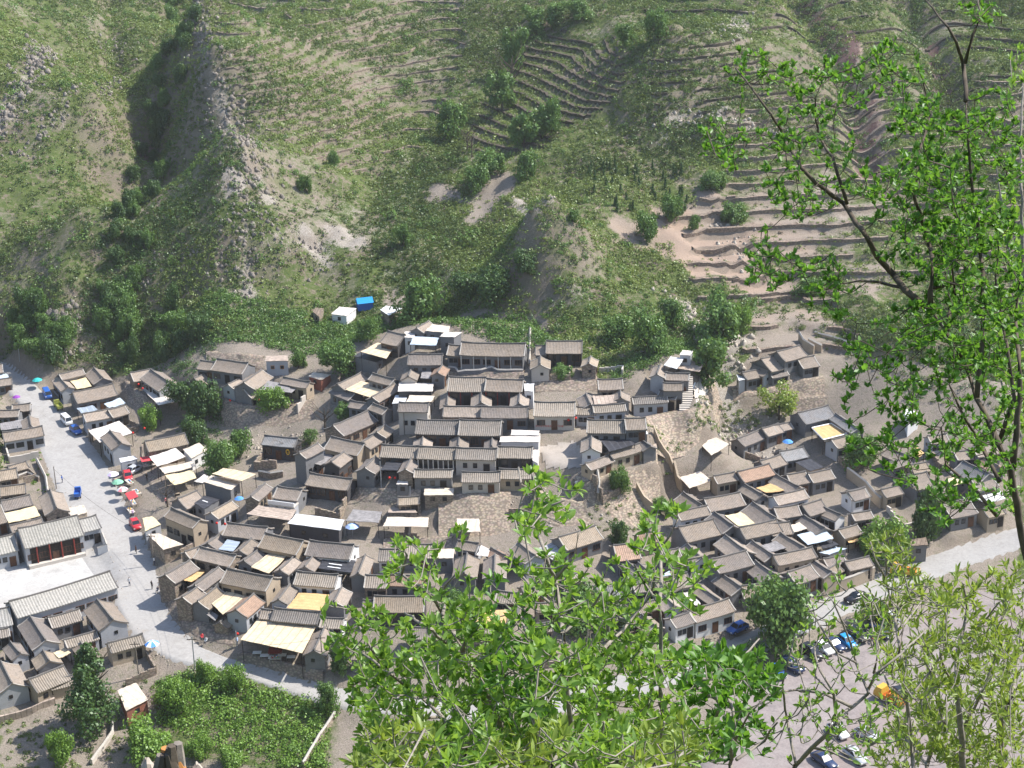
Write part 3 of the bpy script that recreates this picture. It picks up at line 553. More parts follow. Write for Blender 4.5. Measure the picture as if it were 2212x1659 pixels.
# canopies and flat roofs: crop, four corners, sheet, height, closed walls or '-', what singles it out
CS = '''A 810 405 1000 370 1080 480 905 515 yellow 3.4 -|cream, over the far courtyard by the rock
A 900 740 1090 705 1150 760 960 800 glassroof 3 -|dark, between two roofs beside the white van
A 1220 690 1410 615 1475 680 1290 740 bluegrey 3 -|blue-grey sheet, behind the two crossed poles
A 1040 1005 1400 890 1560 1030 1170 1145 tarp 3.4 -|big white, beside the road behind the blue car
A 1400 1330 1560 1300 1620 1335 1420 1380 whitep 3 L|small white flat, in front of the big pale gable
A 1715 560 2020 510 2130 645 1860 705 tarp 3.2 -|cream, at the foot of the wooded slope beside the pale wing
A -70 355 75 335 120 395 -40 420 bluegrey 2.8 L|pale blue, far left edge by the road
A 0 920 330 860 340 960 10 1000 greyboard 2.6 G|patched grey, behind the long blue-grey house left of the road
I 280 390 590 285 705 390 370 505 tarp 3.6 -|white, below the brown roof at the tall alley wall
I 675 305 865 225 960 310 775 410 beige 3.2 W|square greyish, on a white shed right of the white alley canopy
I 395 520 775 445 835 500 460 590 beige 3 -|cracked pale, upper strip on the alley terrace
I 460 605 790 545 835 635 570 725 yellow 2.6 -|open-holed cream, lower one on the alley terrace
I 1015 590 1150 520 1535 590 1365 675 reed 4.6 -|upper striped, over the red-railed teahouse
I 915 685 1010 605 1355 685 1240 780 beige 4 G|lower buff, over the red-railed teahouse
I 805 680 920 595 975 620 905 700 tarp 3.4 -|pale scrap, left of the red-railed teahouse
I 805 935 930 850 1110 890 925 1000 dark 3 G|black, with one small skylight
I 200 1110 310 1090 420 1180 232 1262 yellow 3 L|cream flat, on a little shop above the red car
I 260 1300 400 1290 680 1420 450 1480 beige 3.2 M|speckled stone, round-cornered terrace at the road edge
O 905 370 1010 255 1165 285 1080 395 glassroof 3.2 -|dark glass, in the lower left village
O 1290 575 1490 425 1700 460 1500 655 reed 3.2 -|cream striped, in the middle of the lower left village
P 240 410 305 265 680 320 620 460 dark 3.2 -|black sheet, with three pale strips
O 500 735 620 630 745 642 590 755 ochre 3 -|small orange, beside the road bend
O 830 1010 1010 860 1220 920 960 1140 reed 3 -|three-coloured striped, above the curved stone wall
O 620 1030 680 1000 905 1150 870 1210 greyboard 2.4 -|curved grey, sunk behind the curved stone wall
O 1710 1060 1850 880 2290 905 2130 1095 ochre 3 -|big ochre, left of the leaf tips
O 1165 1430 1370 1190 2060 1265 1890 1590 reed 3.6 -|largest cream, over the roadside restaurant tables
J 60 1172 165 1060 730 1128 680 1255 whitep 3.6 D|white-panelled, below the row of white doors
I 1420 1062 1560 960 2010 1010 1930 1140 boards 3.2 -|long pinkish mat, left of the white-panelled one
J 740 1140 830 1010 1170 1035 1130 1165 greyboard 3.2 -|grey-brown, above the pale blue umbrella
J 285 440 490 325 600 380 450 490 greyboard 3.6 -|splintered grey, on the tall gabled house's balcony
J 1150 545 1225 445 1412 450 1350 550 dark 2.9 -|lead-grey, between two gables by the power pole
J 1340 712 1360 662 1475 665 1480 716 tarp 2.6 G|tiny cream, right of the two pink lanterns
J 1660 840 1672 757 2015 757 2008 840 beige 2.4 S|cream, on the front rim above the rubble wall
J 1182 1208 1232 1097 1720 1102 1713 1212 beige 3.2 -|long beige, over an open shop front with lanterns
J 1240 1045 1262 985 1540 990 1590 1048 boards 2 S|broken plank, above the long beige shop awning
K 710 215 718 150 1190 150 1178 215 tarp 3.4 L|long white flat, over a blue and white wall
K 842 135 850 75 1178 80 1168 138 tarp 2.6 G|framed cream flat, behind the long white one
K 1095 430 1102 305 1170 308 1160 470 tarp 2.8 W|narrow white, on the corner by the sunlit square
K 200 1115 470 1115 482 1272 222 1262 beige 3 -|cream panelled, alone below the high rubble wall
Q 255 440 310 322 410 370 385 455 tarp 3 -|small cream, at the head of the twin wings
P 1605 182 1840 182 1822 292 1605 292 beige 3 G|plain beige, right of the long ribbed roof under the wall
Q 985 352 1160 285 1322 412 1140 492 corrugated 3 -|corrugated grey and white
Q 345 1080 612 1080 600 1245 235 1252 ochre 3 -|orange, half hidden in leaves at bottom centre
R 835 502 985 490 1160 660 1030 700 ivy 3 -|green ivy covered
R 990 490 1085 490 1235 642 1165 662 tarp 3 -|narrow cream, beside the ivy
R 630 300 860 250 880 310 650 350 bluegrey 3.2 -|grey, behind the wide roof at the ivy court
D 1800 962 2060 950 2090 1040 1825 1066 boards 3.2 -|flat pink, on the upper rim
D 1000 820 1116 822 1106 910 1000 906 whitep 3.4 W|white slatted, right end of the ribbed double hall
L 415 185 720 150 830 240 520 330 dark 3 -|lead-grey sheet, beside the white sign wall
E 430 1455 600 1455 606 1490 450 1480 whitep 3 G|thin white, on the village's right rim
E 795 678 872 575 1030 597 950 720 whitep 3.8 -|white, with a blue panel at the top of the stairway
E 955 715 1032 617 1270 640 1215 755 boards 3.8 -|brown sheet, over the top of the white-walled stairway
E 980 555 1020 500 1140 512 1108 562 tarp 3 L|topmost tiny white, beside the tall acacia
F 175 715 240 700 280 770 205 785 whitep 3.2 L|white-edged, over a blue doorway on the right terrace
F 1060 1342 1290 1292 1480 1410 1195 1482 ochre 3.2 -|ochre, with a white border, over the blue-roofed court
M 510 150 625 30 830 130 615 260 beige 1.6 -|sloping cream slab, below the gully bushes
M 245 522 480 445 620 555 360 645 beige 2.6 -|slatted cream, on the shed at the gully
M 1600 345 1780 300 1940 400 1785 450 dark 3 T|black, at the top of the right-hand village
M 1140 642 1310 592 1500 670 1260 702 ochre 2.8 -|plain ochre, in the right-hand village
M 775 970 970 925 1130 1060 950 1105 yellow 3 -|cream, square, filling a court in the right-hand village
M 1550 1080 1650 1045 1745 1120 1590 1165 beige 3 -|small tan, right of the square-roofed house
M 1625 1195 1930 1115 2055 1235 1750 1312 bluegrey 3.4 -|silver-blue sheet, brightest in the right-hand village
M 1855 1290 2000 1235 2115 1310 1930 1360 dark 2.8 -|dark, just below the silver-blue one
M 1200 1322 1370 1265 1495 1350 1300 1400 greyboard 2.8 -|grey boarded, near the round green tree
N 1270 625 1420 585 1425 640 1310 660 ochre 2.6 -|narrow orange, by the tree at the lane
N 960 780 1160 710 1290 730 1080 800 bluegrey 2.6 G|half white half grey, below the dark one
G 1280 1210 1460 1155 1580 1215 1390 1282 yellow 3 -|cream, at the far right under branches
G 1600 1400 1900 1310 2012 1420 1780 1500 whitep 3 -|bright white, at the far right edge
G 790 400 880 370 980 450 850 510 whitep 3.2 W|white, glimpsed through the leaves
G 870 860 960 830 1040 900 950 960 ochre 3 -|round-edged tan, under dark leaves
H 50 500 410 412 470 530 100 615 yellow 3 -|flat bright yellow, left of the road
H 810 440 988 400 1028 490 830 545 beige 2.2 T|tan flat, beside the road above the stage hall
S 620 850 760 790 832 850 690 912 reed 2.6 -|slatted cream, left of the poplar
S 1380 1290 1600 1200 1742 1400 1482 1532 beige 2.8 K|stained concrete, on a brick-edged shed by the poplar
B 905 372 912 308 1170 305 1178 368 boards 3.6 L|flat grey, on the white house with orange windows
B 830 712 940 602 1200 650 1192 742 greyboard 3.2 -|dark, behind the bright green tree
B 1410 552 1472 502 1680 530 1560 592 beige 2.4 K|rubble-strewn, on the low red brick pen
B 1060 640 1180 690 1330 640 1210 745 greyboard 3 -|grey, over the blue doorway by the tan gable
C 550 520 745 410 950 455 850 600 reed 3.6 -|cream yellow striped, at the village's upper left
C 475 575 550 520 825 600 742 642 dark 3.2 G|blue-black strip, along the edge of the upper left balcony
C 1130 435 1182 340 1475 357 1440 447 bluegrey 3.4 -|bowed pale grey, above the stepped parapet
C 1255 830 1270 725 1385 728 1372 835 greyboard 2.8 -|slatted dark, between two upper left gables
C 985 985 1005 882 1405 890 1395 985 tarp 3.2 D|long white, across the left lane houses
C 920 1130 962 1030 1110 1030 1072 1116 whitep 3.2 G|white, shorter left one above the blank tall wall
C 1080 1112 1128 1032 1420 1036 1380 1112 beige 3.2 -|beige, longer right one above the blank tall wall
C 370 962 560 862 850 945 672 1060 reed 3.2 -|large cream striped, over a tilted court
C 1065 350 1070 282 1186 282 1186 356 tarp 3.2 W|small square white, beside the red flag
C 1310 272 1392 196 1602 222 1586 300 beige 3.2 G|mossy white flat, under the ladder
C 1480 342 1532 292 1742 292 1650 347 tarp 4.2 G|white flat, on the tall dark box house
C -10 50 20 0 120 10 65 110 bark_board 2.6 S|brown, leftmost of the hillside sheds
C 205 75 300 -10 505 10 385 100 tarp 2.6 W|white, patched, on the hillside shed beside the blue tent
C 780 25 850 -20 1040 10 880 95 whitep 1.2 S|low curved grey, right of the blue tent
N 1880 700 1900 640 2220 600 2240 690 bark_board 3 G|striped plank, on the roadside kiosk at right'''
def solve_house(row):
    q, phrase = row.split('|'); q = q.split(); c = q[0]; v = list(map(float, q[1:7])); rk, wk, he = q[7], q[8], float(q[9])*.85
    p1, p2, e = cpx(c, v[0], v[1]), cpx(c, v[2], v[3]), cpx(c, v[4], v[5]); mid = ((p1[0]+p2[0])/2, (p1[1]+p2[1])/2)
    hw = 2.6; SL = .52; best = None
    for it in range(3):
        up = he+SL*hw; g = hit(mid[0], mid[1], up); zr = g[2]
        A = at_z(*p1, zr)[:2]; B = at_z(*p2, zr)[:2]; d = B-A; L = np.linalg.norm(d); d = d/L; n = np.array([-d[1], d[0]])
        best = (1e9, 0)
        for s_ in np.concatenate([np.arange(-5.2, -1.4, .1), np.arange(1.5, 5.3, .1)]):
            P = np.array([*(B+n*s_), zr-SL*abs(s_)]); x, y = proj(P); r = math.hypot(x-e[0], y-e[1])
            if r < best[0]: best = (r, s_)
        hw = abs(best[1])
    if L < 3.6:                                   # very short ridges: keep a sensible length, growing away from the second end
        A = B-d*3.6; L = 3.6
    side = n if best[1] > 0 else -n; c0 = (A+B)/2; zb = zr-he-SL*hw
    ax = np.array([-side[1], side[0]])*1.0        # local x so that local -y = side (the side that shows)
    yaw = math.atan2(ax[1], ax[0])
    return dict(c=c0, z=zb, L=L+.3, hw=hw*1.03, he=he, rk=rk, wk=wk, yaw=yaw, ph=phrase, SL=SL, err=best[0])
HOUSES = [solve_house(r) for r in HS.split('\n')]
def solve_canopy(row):
    q, phrase = row.split('|'); q = q.split(); c = q[0]; v = list(map(float, q[1:9])); P = [cpx(c, v[2*i], v[2*i+1]) for i in range(4)]
    m = np.mean(P, 0); h = float(q[10])*.9; g = hit(m[0], m[1], h)
    W = np.array([at_z(*p, g[2]) for p in P]); return dict(P=W, z=g[2], h=h, sheet=q[9], wall=q[11], ph=phrase)
CANOPIES = [solve_canopy(r) for r in CS.split('\n')]
# ------------------------------------------------------------ final ground: terraces, level house plots, road bed
def W(pts, up=0.):           # pixel polygon -> world points on the smooth ground
    return [hit(p[0], p[1], up) for p in pts]
def P2(s): return [tuple(map(float, q.split(','))) for q in s.split()]
x, y = GXX, GYY; H1 = H0.copy()
vill = W(P2('0,770 90,800 430,740 620,740 900,690 1150,690 1300,830 1470,730 1560,830 1700,690 1900,780 2212,830 2212,1659 0,1659'))
VIL = inpoly(x, y, vill); near = y < 170*1.0
hillm = ((~VIL) & (y > 270))*1.
for _ in range(4): hillm[1:-1, 1:-1] = (hillm[1:-1, 1:-1]*2+hillm[:-2, 1:-1]+hillm[2:, 1:-1]+hillm[1:-1, :-2]+hillm[1:-1, 2:])/6
def region(pts): return inpoly(x, y, W(P2(pts)))
def blur(m, n=2):
    m = m.astype(float)
    for _ in range(n): m[1:-1, 1:-1] = (m[1:-1, 1:-1]*2+m[:-2, 1:-1]+m[2:, 1:-1]+m[1:-1, :-2]+m[1:-1, 2:])/6
    return m
def terrace(Z, m, step, sharp, ph=0, wob=1.):
    q = (Z + ph + wob*fbm(x, y, 30, 77, 2))/step; fl = np.floor(q); f = q-fl
    f = np.clip((f-(1-sharp))/sharp, 0, 1)*.93 + .07*f
    return Z*(1-m) + m*((fl+f)*step - ph - wob*fbm(x, y, 30, 77, 2))
QS = []
TB = blur(region('1060,200 1130,110 1200,75 1330,90 1350,180 1290,240 1200,290 1180,330 1030,340 1010,300 1030,240'), 1)     # bowl terraces
TL = blur(region('440,0 1000,0 1000,120 900,330 700,360 520,250 470,100'), 4)
TR = blur(region('1560,260 1700,200 2212,150 2212,620 1500,640 1480,560 1560,420'), 3)
TU = blur(region('1380,0 2212,0 2212,200 1700,220 1500,260 1400,240'), 4)
TF = blur(region('1400,445 1580,440 1650,600 1720,600 1720,650 1640,640 1480,520'), 1)
TN = blur(region('1600,650 1800,650 1850,760 1600,760'), 1)
calm = 1-.9*np.maximum(np.maximum(TB, TR), np.maximum(TF, np.maximum(TN, np.maximum(.75*TL, .7*TU))))
H1 += hillm*(fbm(x, y, 38, 3, 2)*5.0*(.5+.5*calm) + fbm(x, y, 11, 11, 3)*3.0*calm) + .25*fbm(x, y, 5, 21, 2)
for m_, st_, shp, ph_, wb_, nm_ in ((TB, 1.45, .25, .4, .3, 'B'), (TL*.95, 2.0, .3, 0, 2.0, 'L'), (TR, 2.0, .25, .7, 1.2, 'R'), (TU*.9, 2.2, .28, 1, 2.5, 'U'), (TF, 2.2, .2, .2, .3, 'F'), (TN, 1.9, .25, 0, .5, 'N')):
    q_ = (H1 + ph_ + wb_*fbm(x, y, 30, 77, 2))/st_; QS.append((nm_, q_, m_, st_, shp)); H1 = terrace(H1, m_, st_, shp, ph_, wb_)

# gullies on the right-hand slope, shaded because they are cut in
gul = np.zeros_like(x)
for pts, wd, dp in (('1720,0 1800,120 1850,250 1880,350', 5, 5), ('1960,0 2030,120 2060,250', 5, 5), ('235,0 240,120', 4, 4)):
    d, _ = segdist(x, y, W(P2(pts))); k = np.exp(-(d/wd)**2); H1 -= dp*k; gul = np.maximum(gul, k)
# house plots
num = np.zeros_like(x); den = np.zeros_like(x)
for h in HOUSES:
    c, s_ = math.cos(h['yaw']), math.sin(h['yaw']); dx = x-h['c'][0]; dy = y-h['c'][1]
    lx = np.abs(dx*c+dy*s_)-h['L']/2; ly = np.abs(-dx*s_+dy*c)-h['hw']; d = np.hypot(np.maximum(lx, 0), np.maximum(ly, 0))
    k = np.exp(-(d/1.3)**2); k = np.where(d < .1, 6., k); num += k*(h['z']-.05); den += k
for cpy in CANOPIES:
    c = cpy['P'][:, :2].mean(0); r = np.linalg.norm(cpy['P'][:, :2]-c, axis=1).mean()*.6; d = np.maximum(np.hypot(x-c[0], y-c[1])-r, 0)
    k = .6*np.exp(-(d/1.)**2); num += k*(cpy['z']-cpy['h']); den += k
H1 = np.where(den > 1e-3, (H1*np.clip(1-den, .0, 1)*.9 + num)/(den+np.clip(1-den, .0, 1)*.9), H1)
# road bed
ROAD_L = P2('-40,815 30,870 55,900 95,1000 115,1060 150,1170 190,1240 235,1290 262,1350 300,1395 360,1435 450,1450 540,1475 640,1510 740,1540 900,1560 1100,1570 1300,1535 1450,1490 1600,1440 1700,1395 1800,1352 1900,1305 2010,1262 2120,1222 2250,1180')
ROAD_R = P2('-40,745 20,775 60,805 150,900 205,960 240,1010 262,1060 300,1130 330,1190 345,1250 375,1330 420,1385 500,1420 560,1432 660,1462 760,1486 900,1505 1100,1500 1300,1465 1430,1425 1560,1385 1640,1350 1750,1292 1880,1235 1990,1200 2100,1165 2250,1110')
RL = np.array(W(ROAD_L)); RR = np.array(W(ROAD_R))
def resamp(q, n):
    d = np.concatenate([[0], np.cumsum(np.linalg.norm(np.diff(q[:, :2], axis=0), axis=1))]); t_ = np.linspace(0, d[-1], n); return np.stack([np.interp(t_, d, q[:, k]) for k in range(3)], 1)
RL, RR = resamp(RL, 60), resamp(RR, 60); RM = (RL+RR)/2
road_poly = [tuple(p) for p in RL]+[tuple(p) for p in RR[::-1]]
rd, rt = segdist(x, y, RM); zz = np.interp(rt, np.arange(len(RM)), RM[:, 2]); inr = inpoly(x, y, road_poly)
k = np.maximum(blur(inr, 3), inr*1.); H1 = H1*(1-k)+zz*k
yard = W(P2('20,1225 200,1160 245,1240 250,1275 0,1370 -60,1390 -60,1240'))
k = blur(inpoly(x, y, yard), 2); H1 = H1*(1-k)+k*(-.1)
lot = W(P2('1560,1480 1700,1440 1800,1400 1880,1362 2010,1305 2300,1210 2300,1720 1500,1720'))
LOT = inpoly(x, y, lot); k = blur(LOT, 3); H1 = H1*(1-k)+k*(-1.2)
square = W(P2('1165,965 1240,950 1275,985 1265,1020 1180,1015')); k = blur(inpoly(x, y, square), 1); H1 = H1*(1-k)+k*13.9
def gz(px_, py_): return float(bil(H1, px_, py_))
def ghit(px, py, up=0.): return hit(px, py, up, H1)
# ------------------------------------------------------------ ground masks (soil / rock / greenness)
soil = .25*VIL + np.clip(fbm(x, y, 18, 31, 4)*2.2-.25, 0, .55)*(1-VIL*.6)
green = 1-.55*VIL + fbm(x, y, 16, 41, 3)*.6
rock = np.clip(fbm(x, y, 13, 51, 4)*3-.7, 0, .6)*(1-VIL)
BED = rock*0
def blob(pts, wd):           # soft world-space streaks that follow a drawn line
    d, _ = segdist(x, y, W(P2(pts))); return np.exp(-((d+fbm(x, y, 6, 61, 3)*wd*1.4)/wd)**2)
for pts, wd, a in (('430,20 450,150 500,270 530,380 535,470 530,560 535,640', 2.2, .8), ('515,420 555,430', 4, 1.4), ('110,90 60,160 20,240 5,280', 2.5, .8), ('240,60 255,100', 3, .6), ('120,760 135,700 150,680', 4, 1.1), ('1120,440 1190,415', 2, 1.3),
        ('1470,640 1500,690 1560,760 1610,720', 4, 1.), ('560,560 640,530', 3, .6), ('180,60 220,40', 4, .6), ('690,545 760,540', 5, .9), ('40,330 120,270 260,190', 2, .6), ('1600,20 1590,80', 3, .8), ('1450,250 1600,260 1700,300', 2.5, .8), ('700,240 900,120', 2.5, .5), ('1560,900 1640,960', 5, .9)):
    rock = np.maximum(rock, a*blob(pts, wd))
for pts, wd, a in (('1085,395 1060,440 1030,475', 4, 1.5), ('1370,490 1440,510 1520,470', 7, 1.5), ('1480,540 1560,570 1620,600 1700,610', 5, 1.5), ('1000,655 1150,665', 3, 1.4), ('1640,680 1750,690', 5, 1.), ('1620,720 1760,720', 6, 1.1), ('850,690 850,620', 3, .9),
        ('1160,520 1200,560', 6, .62), ('1230,480 1260,540', 5, .62), ('1150,600 1230,610', 5, .5), ('600,400 700,500', 22, .6), ('1500,400 1650,420 1900,430', 9, .6), ('960,430 1000,440', 4, 1.1), ('700,760 560,750', 6, .8), ('1800,430 1850,600', 12, .8), ('1830,100 1880,330', 4, 1.2), ('1640,480 1760,560', 8, .8), ('700,530 780,540', 5, .8), ('1700,440 1760,500', 8, .8)):
    soil = np.maximum(soil, a*blob(pts, wd))
soil = np.maximum(soil, TF*1.2*(green > -9)); soil = np.maximum(soil, VIL*.75)
garden = blur(region('340,1480 480,1440 720,1500 700,1659 560,1659 340,1600'), 3); soil = soil*(1-garden*.8); green = green + garden
for _s in (0,):
    rough = np.clip(rock, 0, 1)*(1-VIL); H1 = H1 + rough*(fbm(x, y, 4, 131, 2)*2.2)
green = green*(1-np.clip(soil, 0, 1)*.7)
soil = np.where(y < 175, .2, soil); soil = soil*(1-.85*TB); green = green + .6*TB
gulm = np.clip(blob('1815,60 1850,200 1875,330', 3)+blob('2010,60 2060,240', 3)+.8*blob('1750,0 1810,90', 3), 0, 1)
redd = np.clip(blob('1830,100 1880,330', 4)+blob('700,640 1000,650', 3)*.0+.9*blob('1440,500 1620,600', 16), 0, 1)
# ------------------------------------------------------------ ground sheet
m, t, b = nodes('ground', .95, .1); c = coord(t)
def attr(nm): a = t.nodes.new('ShaderNodeAttribute'); a.attribute_name = nm; return a.outputs['Fac']
nA = noise(t, c, .11, 6, .7); nB = noise(t, c, .9, 6, .8); nC = noise(t, c, 4.5, 4, .8)
grass = mix(t, ramp(t, nB, [(.35, (0,)*3), (.65, (1,)*3)]), (.06, .09, .028), (.13, .16, .05)); dry = mix(t, ramp(t, nC, [(.3, (0,)*3), (.7, (1,)*3)]), (.125, .10, .075), (.27, .215, .175))
pale = mix(t, ramp(t, nC, [(.3, (0,)*3), (.7, (1,)*3)]), (.17, .14, .11), (.36, .31, .26)); stone = mix(t, ramp(t, nC, [(.3, (0,)*3), (.7, (1,)*3)]), (.17, .14, .11), (.46, .42, .37))
col = mix(t, ramp(t, math_(t, 'ADD', math_(t, 'MULTIPLY', nA, .38), math_(t, 'MULTIPLY', nB, .62)), [(.5, (0,)*3), (.57, (1,)*3)]), grass, dry)
col = mix(t, ramp(t, math_(t, 'MULTIPLY_ADD', attr('green'), .5), [(.2, (0,)*3), (.55, (1,)*3)]), dry, col)
sf = ramp(t, math_(t, 'ADD', attr('soil'), math_(t, 'MULTIPLY', math_(t, 'SUBTRACT', nB, .5), .8)), [(.45, (0,)*3), (.75, (1,)*3)])
col = mix(t, sf, col, pale); col = mix(t, math_(t, 'MULTIPLY', attr('redd'), sf), col, (.35, .26, .20))
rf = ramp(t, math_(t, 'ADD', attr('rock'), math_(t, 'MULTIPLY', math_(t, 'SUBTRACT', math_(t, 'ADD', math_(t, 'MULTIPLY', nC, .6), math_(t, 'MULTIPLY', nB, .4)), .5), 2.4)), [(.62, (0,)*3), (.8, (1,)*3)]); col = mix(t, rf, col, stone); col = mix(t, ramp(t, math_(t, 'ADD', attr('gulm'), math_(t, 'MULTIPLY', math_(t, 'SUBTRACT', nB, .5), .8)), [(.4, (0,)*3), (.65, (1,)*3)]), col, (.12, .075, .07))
# steep banks: bare stone and earth
geo = t.nodes.new('ShaderNodeNewGeometry'); sx = N(t, 'ShaderNodeSeparateXYZ'); t.links.new(geo.outputs['True Normal'], sx.inputs[0])
st = ramp(t, sx.outputs[2], [(.55, (1,)*3), (.74, (0,)*3)]); col = mix(t, math_(t, 'MULTIPLY', st, .75), col, mix(t, nC, (.14, .11, .085), (.30, .25, .20)))
t.links.new(col, b.inputs['Base Color']); bump(t, b, math_(t, 'ADD', nC, nB), .7, .25); MATS['ground'] = m
nx, ny = len(GX), len(GY); idx = np.arange(nx*ny).reshape(ny, nx)
Fq = np.stack([idx[:-1, :-1], idx[:-1, 1:], idx[1:, 1:], idx[1:, :-1]], -1).reshape(-1, 4)
gme = npmesh('ground', np.stack([x.ravel(), y.ravel(), H1.ravel()], 1), Fq, MATS['ground'], smooth=False)
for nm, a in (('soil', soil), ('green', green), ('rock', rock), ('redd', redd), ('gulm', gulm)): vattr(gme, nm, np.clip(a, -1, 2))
tag(link('ground', gme), kind='structure')
# ------------------------------------------------------------ road, yard, lot: sheets draped on the ground
def drape(name, poly, mat, up=.06, step=1.0):
    poly = np.array([p[:2] for p in poly]); lo = poly.min(0)-step; hi = poly.max(0)+step
    gx = np.arange(lo[0], hi[0], step); gy = np.arange(lo[1], hi[1], step); X, Y = np.meshgrid(gx, gy); cx, cy = X[:-1, :-1]+step/2, Y[:-1, :-1]+step/2
    keep = inpoly(cx, cy, poly); I = np.arange(X.size).reshape(X.shape)
    q = np.stack([I[:-1, :-1], I[:-1, 1:], I[1:, 1:], I[1:, :-1]], -1)[keep]
    used, inv = np.unique(q, return_inverse=True); V = np.stack([X.ravel()[used], Y.ravel()[used], bil(H1, X.ravel()[used], Y.ravel()[used])+up], 1)
    return tag(link(name, npmesh(name, V, inv.reshape(-1, 4), mat)), kind='structure')
m, t, b = nodes('road', .9, .2); c = coord(t); n1 = noise(t, c, .15, 6, .7); n2 = noise(t, c, 2.2, 5, .7)
col = ramp(t, n1, [(.3, (.26, .243, .225)), (.5, (.37, .352, .33)), (.6, (.33, .315, .298)), (.75, (.32, .275, .225))]); col = mix(t, .35, col, ramp(t, n2, [(.3, (.17, .165, .155)), (.7, (.43, .42, .405))]))
t.links.new(col, b.inputs['Base Color']); bump(t, b, n2, .3, .04); MATS['road'] = m
def paved(name, cols, big, small, k):
    m, t, b = nodes(name, .9, .15); c = coord(t); a, q, f = noise(t, c, big, 6, .75), noise(t, c, small, 5, .8), noise(t, c, .06, 3, .5)
    col = ramp(t, a, [(.28, cols[0]), (.5, cols[1]), (.72, cols[2])]); col = mix(t, k, col, mix(t, 1., col, ramp(t, q, [(.3, (.55,)*3), (.5, (1,)*3), (.72, (1.35,)*3)]), 'MULTIPLY')); col = mix(t, math_(t, 'MULTIPLY', ramp(t, f, [(.5, (0,)*3), (.6, (1,)*3)]), .45), col, cols[3])
    t.links.new(col, b.inputs['Base Color']); bump(t, b, q, .4, .04); MATS[name] = m
paved('lot', ((.17, .15, .145), (.26, .225, .212), (.30, .265, .25), (.25, .19, .175)), .35, 3., .5); paved('yard', ((.33, .32, .30), (.45, .435, .41), (.52, .50, .47), (.36, .34, .31)), .4, 2.5, .5); paved('squarem', ((.30, .26, .22), (.38, .335, .29), (.42, .37, .33), (.3, .27, .24)), .6, 3, .5)
ncr = 14; Vr = []
RLf, RRf = resamp(RL, 240), resamp(RR, 240)
for j in range(240):
    for k in range(ncr+1):
        u = k/ncr; p = RLf[j]*(1-u)+RRf[j]*u; jt = (.35*(vnoise(j*.31, k*1., 1, 5)-.5)) if k in (0, ncr) else 0
        Vr.append((p[0]+jt, p[1], float(bil(H1, p[0], p[1]))+(.12 if 0 < k < ncr else -.12)))
I_ = np.arange(240*(ncr+1)).reshape(240, ncr+1)
tag(link('road', npmesh('road', np.array(Vr), np.stack([I_[:-1, :-1], I_[:-1, 1:], I_[1:, 1:], I_[1:, :-1]], -1).reshape(-1, 4), MATS['road'])), kind='structure')
drape('parking_lot', lot, MATS['lot'], .05, .7); drape('courtyard', yard, MATS['yard'], .06, .5); drape('village_square', square, MATS['squarem'], .08, .5)

# terrace walls: one vertical bank along every step edge
def contour(q, lev, ok):
    segs = []; a = q-lev; s00, s10, s11, s01 = a[:-1, :-1], a[:-1, 1:], a[1:, 1:], a[1:, :-1]
    cross = ok[:-1, :-1] & (np.minimum(np.minimum(s00, s10), np.minimum(s11, s01)) < 0) & (np.maximum(np.maximum(s00, s10), np.maximum(s11, s01)) > 0)
    for j, i in zip(*np.nonzero(cross)):
        c4 = [(GX[i], GY[j], a[j, i]), (GX[i+1], GY[j], a[j, i+1]), (GX[i+1], GY[j+1], a[j+1, i+1]), (GX[i], GY[j+1], a[j+1, i])]; pt = []
        for u in range(4):
            p, r_ = c4[u], c4[(u+1) % 4]
            if (p[2] < 0) != (r_[2] < 0): f = p[2]/(p[2]-r_[2]); pt.append((p[0]+(r_[0]-p[0])*f, p[1]+(r_[1]-p[1])*f))
        if len(pt) == 2: segs.append((pt[0], pt[1], (a[j, i+1]-a[j, i], a[j+1, i]-a[j, i])))
    return segs
wall_mat('B', (.085, .075, .06), 'stone', df=.3); wall_mat('P', (.32, .265, .22), 'stone', df=.3)  # B: bank stone with the shade of the risers put into its colour
bank_rng = random.Random(8)
def bank_mesh(segs, z1, z0, keepf):
    mb = MB()
    for p, r_, g in segs:
        k = vnoise(p[0], p[1], 9, 301)
        if k < keepf: continue
        n = np.array(g); n = n/(np.linalg.norm(n)+1e-9)*.45; jt = lambda X_, Y_: .25*(vnoise(X_, Y_, 1.3, 303)-.5)
        h1, h2 = z1(p)+jt(*p), z1(r_)+jt(*r_); b1, b2 = z0(p), z0(r_)
        mb.add([(p[0], p[1], b1), (r_[0], r_[1], b2), (r_[0], r_[1], h2), (p[0], p[1], h1), (r_[0]+n[0]*2, r_[1]+n[1]*2, h2+.05), (p[0]+n[0]*2, p[1]+n[1]*2, h1+.05)], [(0, 1, 2, 3), (3, 2, 4, 5)])
    return mb
